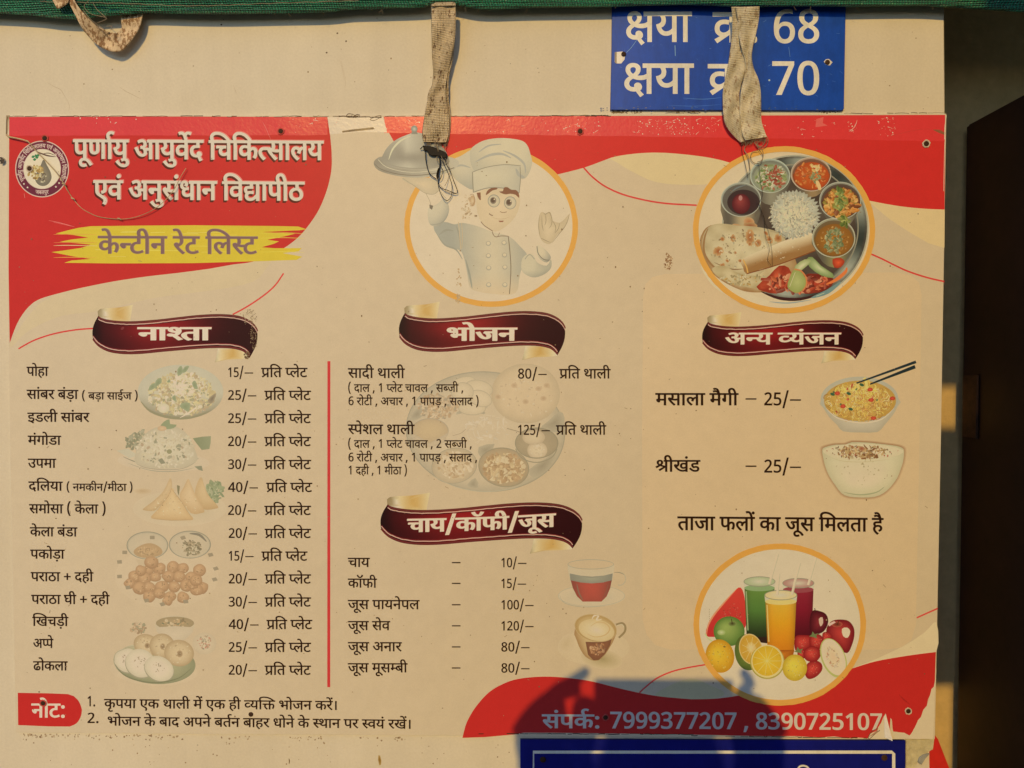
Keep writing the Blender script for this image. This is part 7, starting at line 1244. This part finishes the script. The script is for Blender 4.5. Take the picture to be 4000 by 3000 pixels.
# ------------------------------------------------------------ green curtain along the top
edge_px = T('A', [(-900, 60), (-300, 70), (0, 80), (200, 92), (330, 108), (470, 114), (560, 104), (640, 96), (760, 88), (900, 76), (1150, 82), (1400, 84), (1700, 78), (2000, 72)]) + T('B', [(100, 56), (300, 50), (560, 40), (610, 22), (690, 16), (770, 28), (840, 42), (900, 50), (1000, 52), (1200, 46), (1500, 42), (1700, 38), (1900, 32), (2150, 26)]) + T('C', [(200, 28), (405, 36), (560, 40), (700, 36), (900, 34), (1115, 38), (1400, 34), (1600, 34), (1750, 42), (1900, 50), (2212, 72), (2700, 100), (3400, 110)])
edge_px = crom(edge_px, 4, False)
DC = 0.017
cur = thing('green_curtain', 'green woven shade cloth hanging along the very top edge, above everything else', 'curtain', (0, -DC, W(2000, 40, DC).z))
E_ = WA(edge_px, DC)
def clothmesh():
    V = []; F_ = []; rows = 40; n = len(E_)
    for i, p in enumerate(E_):
        x, z0 = p[0], p[2]
        for r in range(rows):
            # rounded hem, then the cloth climbs in soft horizontal rolls
            if r < 8:
                a = math.pi * (1 - r / 7) ; rad = 0.0035
                y = -DC + rad * math.cos(a) * -1 * -1; z = z0 + rad - rad * math.sin(a); y = -DC - rad * math.cos(a) * -1
            else:
                h = (r - 7) / (rows - 8); z = z0 + 0.0035 + h * 0.34
                y = -DC - 0.0035 - 0.006 * math.sin(h * 30 + 1.2 * math.sin(x * 5)) * min(1, h * 9) - 0.012 * min(1, h * 3) - 0.004 * math.sin(x * 23 + h * 6) * min(1, h * 6)
            V.append((x, y, z))
    for i in range(n - 1):
        for r in range(rows - 1):
            a = i * rows + r; F_.append((a, a + rows, a + rows + 1, a + 1))
    return pymesh('cloth', V, F_)
clm = link('cloth', clothmesh(), M_CLOTH, cur, True)
sm_ = clm.modifiers.new('thick', 'SOLIDIFY'); sm_.thickness = 0.0012; sm_.offset = 0
# stitched seam thread on the hem
sx_ = [(x, y - 13) for x, y in T('A', [(250, 30), (700, 40), (1200, 56), (1700, 40), (2212, 24)])]
link('seam_thread', tube_mesh('seam_thread', [W(x, y, DC + 0.0085) + Vector((0, 0, .0005 * math.sin(i * 2.1))) for i, (x, y) in enumerate(crom(sx_, 12, False))], 0.00035, 5), M_THREAD, cur)
for k_ in range(16):
    i = rnd.randrange(40, len(E_) - 10); p = Vector(E_[i]); L_ = rnd.uniform(.002, .007)
    link('frayed_thread', tube_mesh('frayed_thread', [p + Vector((0, 0.001, .001)), p + Vector((rnd.uniform(-.002, .002), 0.0, -L_ * .5)), p + Vector((rnd.uniform(-.004, .004), .001, -L_))], 0.00018, 4), M_THREAD, cur)

# ------------------------------------------------------------ cotton tapes
def ribbon_mesh(name, Lft, Rgt, dep, wav=0.0008, nx=12, seed=0, sub=6, twist=None):
    """cloth tape between two edges (pixel positions) at depths dep (list, one per row)"""
    Lf = crom(Lft, sub, False); Rt = crom(Rgt, sub, False); n = len(Lf); V = []; F_ = []; UVv = []
    dp = [dep[0] if len(dep) == 1 else None] * n
    xs = [i * (len(dep) - 1) / max(1, n - 1) for i in range(n)]; run = 0; prev = None
    for i in range(n):
        a = int(xs[i]); f = xs[i] - a; b_ = min(a + 1, len(dep) - 1); D_ = dep[a] + (dep[b_] - dep[a]) * f
        mid = W((Lf[i][0] + Rt[i][0]) / 2, (Lf[i][1] + Rt[i][1]) / 2, D_)
        if prev is not None: run += (mid - prev).length
        prev = mid
        for j in range(nx + 1):
            u = j / nx; x = Lf[i][0] + (Rt[i][0] - Lf[i][0]) * u; y = Lf[i][1] + (Rt[i][1] - Lf[i][1]) * u
            tw = (twist[min(i * len(twist) // n, len(twist) - 1)] if twist else 0) * (u - .5)
            dd = D_ + wav * math.sin(u * 7 + i * .23 + seed) + wav * .6 * math.sin(i * .5 + seed * 2 + u * 2) + tw
            V.append(tuple(W(x, y, max(dd, 0.0035)))); UVv.append((u * 0.35, run * 9))
    for i in range(n - 1):
        for j in range(nx):
            a = i * (nx + 1) + j; F_.append((a, a + nx + 1, a + nx + 2, a + 1))
    me = pymesh(name, V, F_); ul = me.uv_layers.new(name='UVMap')
    for lp_ in me.loops: ul.data[lp_.index].uv = UVv[lp_.vertex_index]
    return me
def tape(name, parent, Lft, Rgt, dep, mat, **kw):
    o = link(name, ribbon_mesh(name, Lft, Rgt, dep, **kw), mat, parent, True)
    m_ = o.modifiers.new('thick', 'SOLIDIFY'); m_.thickness = 0.0011; m_.offset = 0
    return o
GT = 'cotton ties hanging from the green curtain'
t1 = thing('cotton_tie', 'short looped beige cotton tape curling up under the curtain at upper left', 'cotton tie', tuple(W(280, 100, .02)), GT)
tape('looped_tape', t1, T('A', [(405, -60), (430, 20), (468, 100), (505, 170), (545, 222), (588, 268), (640, 300), (700, 319), (752, 312), (800, 262), (842, 205), (868, 150), (882, 82)]),
     T('A', [(440, -60), (470, 20), (530, 96), (585, 150), (632, 178), (668, 196), (700, 204), (722, 204), (740, 190), (752, 165), (750, 135), (746, 110), (742, 90)]), [0.028, 0.028, 0.026, 0.022, 0.017, 0.014, 0.013, 0.012, 0.011, 0.011, 0.011, 0.011], M_TIE3, wav=0.0006, twist=[.003, .004, .003, 0, -.003, -.004, -.003])
tape('tape_end', t1, T('A', [(1020, -60), (1026, 0), (1035, 30), (1062, 52)][:4] if False else [(318, -70), (326, 0), (340, 30), (352, 52)]), T('A', [(420, -70), (424, 0), (415, 22), (372, 50)]), [0.030, 0.030, 0.029, 0.028], M_TIE3, wav=.0005)
for pts in ([(550, 0), (520, 40), (560, 85), (640, 105), (656, 118), (610, 138), (598, 140)], [(575, 20), (600, 60), (650, 104)], [(655, 165), (690, 160), (686, 185), (672, 175)], [(512, 60), (560, 120), (640, 180)]):
    link('loose_thread', tube_mesh('loose_thread', [W(x, y, .028) for x, y in crom(T('A', pts), 6, False)], 0.00035, 5), M_THREAD, t1)
t2 = thing('cotton_tie', 'dirty speckled beige cotton tape hanging over the printed silver cloche, frayed with black thread', 'cotton tie', tuple(W(1700, 20, .02)), GT)
tape('back_tape', t2, T('B', [(640, 20), (650, 200), (650, 350), (640, 470), (595, 560), (584, 615), (600, 660), (640, 760), (650, 860), (640, 885)]), T('B', [(752, 24), (756, 200), (742, 350), (715, 480), (716, 560), (716, 620), (726, 690), (727, 770), (718, 850), (705, 888)]), [0.0215, 0.013, 0.009, 0.0055, 0.0050, 0.0045], M_TIE, seed=2, wav=.0004)
tape('front_tape', t2, T('B', [(607, 26), (609, 120), (610, 250), (613, 350), (620, 440), (616, 510), (606, 560), (584, 620), (568, 700), (556, 780), (552, 840), (560, 878)]), T('B', [(757, 18), (758, 120), (756, 215), (740, 320), (714, 430), (700, 500), (696, 560), (700, 620), (714, 690), (718, 770), (712, 840), (698, 880)]), [0.0245, 0.022, 0.016, 0.013, 0.012, 0.010, 0.008, 0.0075], M_TIE, seed=5, wav=.0013)
tape('top_fold', t2, T('B', [(608, 40), (612, 28), (628, 20), (640, 17)]), T('B', [(758, 36), (757, 24), (752, 17), (744, 15)]), [0.026, 0.0255, 0.0245, 0.023], M_TIE, wav=.0002, sub=3)
for q in range(34):
    x = rnd.uniform(562, 708); y0 = 868 + rnd.uniform(-8, 10); link('frayed_thread', tube_mesh('frayed_thread', [W(*p, .0075 - .001 * i) for i, p in enumerate(T('B', [(x, y0), (x + rnd.uniform(-8, 8), y0 + 14), (x + rnd.uniform(-14, 14), y0 + rnd.uniform(18, 46))]))], 0.00022, 4), M_THREAD, t2)
bk = T('B', [(556, 896), (580, 898), (620, 905), (650, 918), (690, 935), (706, 950), (700, 972), (688, 976), (664, 968), (640, 960), (612, 962), (590, 950), (582, 930), (560, 925)]); P = WA(bk, .0055)
kn = slab('black_knot', bk, .0045, .0075, .0006); link('black_knot', kn, M_BLACKTHREAD, t2)
for pts, rad, mt in (([(562, 905), (548, 912), (540, 918)], .0006, 0), ([(572, 930), (574, 985), (582, 1030), (600, 1075), (640, 1105)], .0006, 0), ([(655, 960), (662, 1000), (654, 1060), (650, 1100), (644, 1075), (655, 1040)], .0009, 0), ([(690, 975), (700, 1010), (722, 1050), (740, 1100), (768, 1190), (700, 1172), (660, 1150), (645, 1090)], .00045, 0),
                     ([(652, 1085), (650, 1140), (668, 1200), (700, 1238), (730, 1210), (736, 1150), (716, 1080), (690, 1020), (670, 985)], .0004, 0), ([(630, 870), (650, 920), (700, 985), (720, 1050), (705, 1120), (690, 1150)], .0003, 1), ([(652, 1040), (640, 1090), (660, 1110), (680, 1060), (668, 1030)], .0004, 0), ([(625, 885), (650, 930), (640, 980), (655, 1000)], .00035, 1), ([(700, 880), (690, 930), (668, 960), (690, 1000)], .0003, 1), ([(662, 1140), (700, 1180), (760, 1195)], .0003, 1)):
    link('thread_loop', tube_mesh('thread_loop', [W(x, y, .0075) + Vector((0, -.0015 * math.sin(i * .5), 0)) for i, (x, y) in enumerate(crom(T('B', pts), 6, False))], rad, 5), (M_BLACKTHREAD, M_THREAD)[mt], t2)
t3 = thing('cotton_tie', 'clean folded cotton tape crossing the blue number sign, its frayed end over the thali picture', 'cotton tie', tuple(W(2900, 25, .02)), GT)
tape('left_tape', t3, T('C', [(406, 42), (412, 120), (410, 200), (400, 290), (388, 380), (372, 470), (358, 540), (352, 600), (353, 680), (362, 750), (388, 800), (432, 850), (462, 880)]), T('C', [(510, 42), (480, 120), (476, 200), (484, 290), (492, 370), (490, 430), (474, 500), (458, 560), (456, 620), (458, 690), (462, 760), (472, 820), (486, 874)]), [0.023, 0.017, 0.014, 0.012, 0.011, 0.009, 0.0085], M_TIE2, seed=1, wav=.0012)
tape('right_tape', t3, T('C', [(432, 44), (446, 130), (450, 210), (468, 300), (490, 370), (494, 420), (478, 500), (462, 570), (458, 640), (456, 710), (462, 780), (476, 840), (492, 868)]), T('C', [(578, 40), (575, 120), (560, 200), (540, 280), (530, 350), (542, 420), (570, 480), (584, 540), (588, 600), (588, 680), (592, 750), (612, 810), (625, 846)]), [0.0255, 0.019, 0.016, 0.0145, 0.0125, 0.0105, 0.0095], M_TIE2, seed=3, wav=.0016)
for q in range(44):
    u = q / 43; x = 470 + 155 * u; y0 = 872 - 24 * u + rnd.uniform(-6, 6); link('frayed_thread', tube_mesh('frayed_thread', [W(*p, .009 - .001 * i) for i, p in enumerate(T('C', [(x, y0), (x + rnd.uniform(-8, 8), y0 + 10), (x + rnd.uniform(-12, 12), y0 + rnd.uniform(14, 34))]))], 0.00022, 4), M_THREAD, t3)
for pts, rad in (([(480, 872), (494, 890), (488, 925), (505, 960), (516, 1000), (522, 1045)], .00055), ([(474, 880), (470, 930), (490, 1000), (500, 1060), (508, 1098)], .0003), ([(622, 840), (632, 870), (622, 900), (596, 910), (570, 900), (560, 878)], .0004), ([(618, 858), (600, 895), (578, 900), (568, 880), (590, 862)], .0004), ([(548, 880), (580, 930), (602, 960), (590, 1000), (560, 1008), (532, 990), (524, 960), (540, 935), (570, 930)], .0004), ([(556, 890), (600, 940), (596, 985), (566, 1000)], .0004),
                 ([(572, 1010), (580, 1060), (590, 1130), (598, 1200), (580, 1250), (590, 1300), (608, 1350), (612, 1400), (620, 1470), (640, 1540), (632, 1600), (650, 1640)], .00022), ([(560, 1240), (590, 1300), (640, 1440), (656, 1560), (660, 1640)], .00018), ([(610, 1380), (640, 1410), (700, 1430), (740, 1460)], .00015)):
    link('thread_loop', tube_mesh('thread_loop', [W(x, y, .0065) + Vector((0, -.0012 * math.sin(i * .4), 0)) for i, (x, y) in enumerate(crom(T('C', pts), 6, False))], rad, 5), M_THREAD if rad > .0003 else M_BLACKTHREAD, t3)

# ------------------------------------------------------------ dry stem caught on the left edge
st = crom(T('A', [(42, 832), (60, 845), (110, 855), (165, 870), (185, 886), (240, 950), (300, 1012), (350, 1068), (392, 1130), (420, 1180), (448, 1222), (500, 1282), (560, 1318), (620, 1340), (720, 1352), (800, 1348), (880, 1326), (960, 1285), (1030, 1225), (1080, 1160), (1110, 1100), (1148, 1038)]), 4, False)
n_ = len(st); rad = [0.0013 - 0.0003 * (i / n_ * 12) if i < n_ * .16 else (0.00075 if i < n_ * .42 else 0.00045) for i in range(n_)]
sto = link('dry_stem', tube_mesh('dry_stem', [W(x, y, 0.0055 + .0022 * math.sin(i / n_ * 9)) for i, (x, y) in enumerate(st)], rad, 6), M_STEM); tag(sto, 'thin dry vine stem curving across the red header below the emblem', 'dry stem')
for x, y in ((165, 870), (392, 1135), (735, 1350), (448, 1225)):
    p = W(*T('A', [(x, y)])[0], .006); nb_ = link('stem_node', tube_mesh('stem_node', [p + Vector((-.002, 0, .0008)), p, p + Vector((.002, -.001, -.0006)), p + Vector((.0035, -.0012, -.002))], [.0007, .0012, .0008, .0003], 6), M_STEM, sto)

# ------------------------------------------------------------ ground, and what shades the wall: the photographer and an added plank screen and slab
gr = structure(link('ground', pymesh('ground', [(-60, -120, -1.5), (60, -120, -1.5), (60, 6, -1.5), (-60, 6, -1.5)], [(0, 1, 2, 3)]), M_GROUND))
bw = structure(link('building_wall', box_mesh('building_wall', (-7, 0.021, -1.5), (0.296, 0.45, 1.6)), M_WALL))
SVX, SVZ = SUNV.x / SUNV.y, SUNV.z / SUNV.y
YS = -1.5
structure(link('added_sky_blocker', box_mesh('added_sky_blocker', (0.56, -0.95, 0.76), (2.4, 0.14, 0.82)), M_PLANK))  # added unseen slab, blocks the upper sky over the door side
ps = thing('added_shade_screen', 'added tall plank screen, unseen behind the camera, shaped to shade the door at the right', 'plank screen', (0.9, YS, -1.5))
edge_x = 0.60 - SVX * 1.65
def back(px, py, d=DJ):
    p = W(px, py, d); t = (p.y - YS); return p.x - SVX * t, p.z - SVZ * t
g1 = [back(3660, 1500), back(3790, 1682)]; g2 = [back(3640, 2668), back(3790, 3020)]  # gaps in the added screen, placed to throw sun patches
zc = [-1.5, g2[1][1], g2[0][1], g1[1][1], g1[0][1], 1.8]
xg = xj - SVX * 1.616
def plank(x0, x1, z0, z1): link('plank', box_mesh('plank', (x0, YS - .012, z0), (x1, YS + .012, z1), 0.002), M_PLANK, ps)
for z0, z1 in ((zc[0], zc[1]), (zc[2], zc[3]), (zc[4], zc[5])): plank(edge_x, xg, z0, z1)
x = xg + .0005
while x < 2.0: plank(x, x + .14, -1.5, 1.8); x += .1405
for z_ in (-1.2, 1.5): link('batten', box_mesh('batten', (edge_x, YS - .036, z_), (2.0, YS - .0121, z_ + .08), .002), M_PLANK, ps)
# ------------------------------------------------------------ the photographer, holding the phone at the camera's place
def skin(name, J, E, mat, parent, sub=2, root=0):
    me = bpy.data.meshes.new(name); me.from_pydata([j[0] for j in J], E, []); o = link(name, me, mat, parent)
    m = o.modifiers.new('Skin', 'SKIN'); m.use_smooth_shade = True
    sv = me.skin_vertices[0].data
    for i, j in enumerate(J): r = j[1]; sv[i].radius = r if isinstance(r, tuple) else (r, r)
    sv[root].use_root = True
    s_ = o.modifiers.new('sub', 'SUBSURF'); s_.levels = sub; s_.render_levels = sub
    return o
PHX, PHZ, PHY = 0.043, 0.001, -DIST - 0.011
phone = thing('phone', 'black phone held sideways by the photographer, out of frame', 'phone', (PHX, PHY, PHZ))
link('phone_body', box_mesh('phone_body', (PHX - .092, PHY - .004, PHZ - .038), (PHX + .088, PHY + .004, PHZ + .038), .003, 3), M_PHONE, phone)
cl = bmesh.new(); bmesh.ops.create_cone(cl, cap_ends=True, segments=24, radius1=.006, radius2=.006, depth=.002)
for v in cl.verts: v.co = Vector((v.co.x, v.co.z, v.co.y)) + Vector((0.0, PHY + .0052, 0.0))
lm = bpy.data.meshes.new('lens_ring'); cl.to_mesh(lm); cl.free(); link('lens_ring', lm, M_DARK, phone)
HX, HY = 0.0, -1.34
person = thing('person', 'person in a grey shirt holding up a phone in both hands, behind the camera', 'person', (HX, HY, -1.5))
zt = -0.175                                    # shoulder height
V = Vector
def hand_pos(s): return V((PHX + s * (.162 if s < 0 else .118), PHY - .012, PHZ - .020))
body = [(V((HX, HY - .02, -.50)), (.155, .105)), (V((HX, HY - .01, -.32)), (.165, .11)), (V((HX, HY, zt - .03)), (.150, .095)), (V((HX, HY + .01, zt + .055)), (.062, .062)), (V((HX, HY + .02, zt + .10)), (.055, .055)), (V((HX, HY - .02, -.68)), (.165, .115))]
Eb = [(5, 0), (0, 1), (1, 2), (2, 3), (3, 4)]
for s in (-1, 1):
    b0 = len(body)
    body += [(V((HX + s * .17, HY, zt - .01)), .066), (V((HX + s * .235, HY + .05, zt - .19)), .052), (V((HX + s * .232, HY + .21, zt - .09)), .042), (hand_pos(s) + V((s * .018, -.042, -.066)), .029)]
    Eb += [(2, b0), (b0, b0 + 1), (b0 + 1, b0 + 2), (b0 + 2, b0 + 3)]
skin('shirt', body, Eb, M_SHIRT, person, root=5)
legs = [(V((HX, HY - .02, -.66)), (.165, .115))]; El = []
for s in (-1, 1):
    b0 = len(legs); legs += [(V((HX + s * .095, HY - .02, -.76)), .095), (V((HX + s * .11, HY - .01, -1.06)), .068), (V((HX + s * .12, HY - .03, -1.38)), .048), (V((HX + s * .12, HY - .03, -1.43)), .048)]
    El += [(0, b0), (b0, b0 + 1), (b0 + 1, b0 + 2), (b0 + 2, b0 + 3)]
skin('trousers', legs, El, M_TROUSER, person)
for s in (-1, 1):
    skin('shoe', [(V((HX + s * .12, HY - .06, -1.455)), .042), (V((HX + s * .125, HY + .05, -1.462)), .038), (V((HX + s * .13, HY + .13, -1.468)), .030)], [(0, 1), (1, 2)], M_SHOE, person, 2)
# head: one surface, shaped from a sphere
hb = bmesh.new(); bmesh.ops.create_uvsphere(hb, u_segments=40, v_segments=28, radius=1)
hc = V((HX - .01, HY + .045, zt + .215))
for v in hb.verts:
    x, y, z = v.co; w_ = 1 - .22 * max(0, -z) ** 1.5; X = x * .076 * w_; Y = y * .096 * (1 - .12 * max(0, -z)); Z = z * .118
    f = max(0, y)
    Y += .020 * math.exp(-((x / .16) ** 2 + ((z + .15) / .22) ** 2)) * f; Y += .006 * math.exp(-((x / .3) ** 2 + ((z + .48) / .12) ** 2)) * f
    for q in (-1, 1): Y -= .012 * math.exp(-(((x - q * .36) / .16) ** 2 + ((z - .02) / .12) ** 2)) * f
    Y += .010 * math.exp(-((x / .3) ** 2 + ((z + .8) / .16) ** 2)) * f
    for q in (-1, 1): X += q * .014 * math.exp(-(((x - q) / .12) ** 2 + ((y + .05) / .18) ** 2 + ((z + .05) / .24) ** 2))
    v.co = hc + V((X, Y, Z))
hm = bpy.data.meshes.new('head'); hb.to_mesh(hm); hb.free(); head = link('head', hm, M_SKIN, person, True)
skin('neck', [(V((HX, HY + .012, zt + .05)), .050), (V((HX - .004, HY + .025, zt + .14)), .050)], [(0, 1)], M_SKIN, person)
hh = bmesh.new(); bmesh.ops.create_uvsphere(hh, u_segments=40, v_segments=28, radius=1)
bmesh.ops.delete(hh, geom=[v for v in hh.verts if v.co.z < -.35 or (v.co.y > .45 and v.co.z < .45) or (v.co.z < .05 and v.co.y > .1)], context='VERTS')
for v in hh.verts: v.co = hc + V((v.co.x * .083, v.co.y * .103 - .003, v.co.z * .126)) + V((rnd.uniform(-1, 1), rnd.uniform(-1, 1), rnd.uniform(-1, 1))) * .0015
hm2 = bpy.data.meshes.new('hair'); hh.to_mesh(hm2); hh.free(); link('hair', hm2, M_HAIR, person, True)
M_EYE = simple('eye_white', (.7, .68, .64), .3, 100, .05, 0)
for s in (-1, 1):
    eb = bmesh.new(); bmesh.ops.create_uvsphere(eb, u_segments=16, v_segments=12, radius=.011, matrix=Matrix.Translation(hc + V((s * .029, .079, .003)))); em = bpy.data.meshes.new('eye'); eb.to_mesh(em); eb.free(); e_ = link('eye', em, M_EYE, head, True)
skin('mouth', [(hc + V((-.022, .084, -.056)), .0035), (hc + V((0, .0915, -.057)), .005), (hc + V((.022, .084, -.056)), .0035)], [(0, 1), (1, 2)], simple('lips', (.28, .11, .09), .5, 100, .05, .1), head)
# hands: palm, four unequal fingers curled round the phone's end, thumb behind
def hand(s):
    base = hand_pos(s); J = []; E2 = []; X = lambda o: PHX + s * o; far = .150 if s < 0 else .112; fi = .136 if s < 0 else .092
    wr = base + V((s * .002, -.040, -.060))
    J += [(wr, (.027, .020)), (base + V((s * .006, -.020, -.020)), (.043, .018)), (base + V((0, -.006, .008)), (.042, .016))]; E2 += [(0, 1), (1, 2)]
    fingers = [(2, [(X(far - .014), .000, .026, .0095), (X(.122 if s < 0 else .112), .004, .030, .0085), (X(.103), .004, .044, .0070), (X(.099), .003, .050, .0052)]),
               (2, [(X(far - .004), .008, .012, .0100), (X(.130 if s < 0 else fi + .010), .012, .016, .0105), (X(.106 if s < 0 else fi), .012, .020 if s < 0 else -.004, .0100)]),
               (1, [(X(far), .006, -.040, .0098), (X(fi + .010), .010, -.034, .0090), (X(fi), .010, -.022, .0080)]),
               (1, [(X(far + .004), -.002, -.074, .0092), (X(.112), .004, -.086, .0082), (X(.088), .004, -.074, .0072)])]
    for root, ch in fingers:
        b0 = len(J); J += [(V((x, PHY + y, PHZ + z)), r) for x, y, z, r in ch]; E2 += [(root, b0)] + [(b0 + i, b0 + i + 1) for i in range(len(ch) - 1)]
    b0 = len(J); J += [(V((X(.116 if s < 0 else .104), PHY - .016, PHZ - .066)), .0150), (V((X(.108 if s < 0 else .100), PHY - .019, PHZ - .034)), .0190), (V((X(.107 if s < 0 else .099), PHY - .018, PHZ - .002)), .0190), (V((X(.104 if s < 0 else .098), PHY - .016, PHZ + .024)), .0165)]; E2 += [(0, b0), (b0, b0 + 1), (b0 + 1, b0 + 2), (b0 + 2, b0 + 3)]
    skin('hand', J, E2, M_SKIN, person, 2)
hand(-1); hand(1)
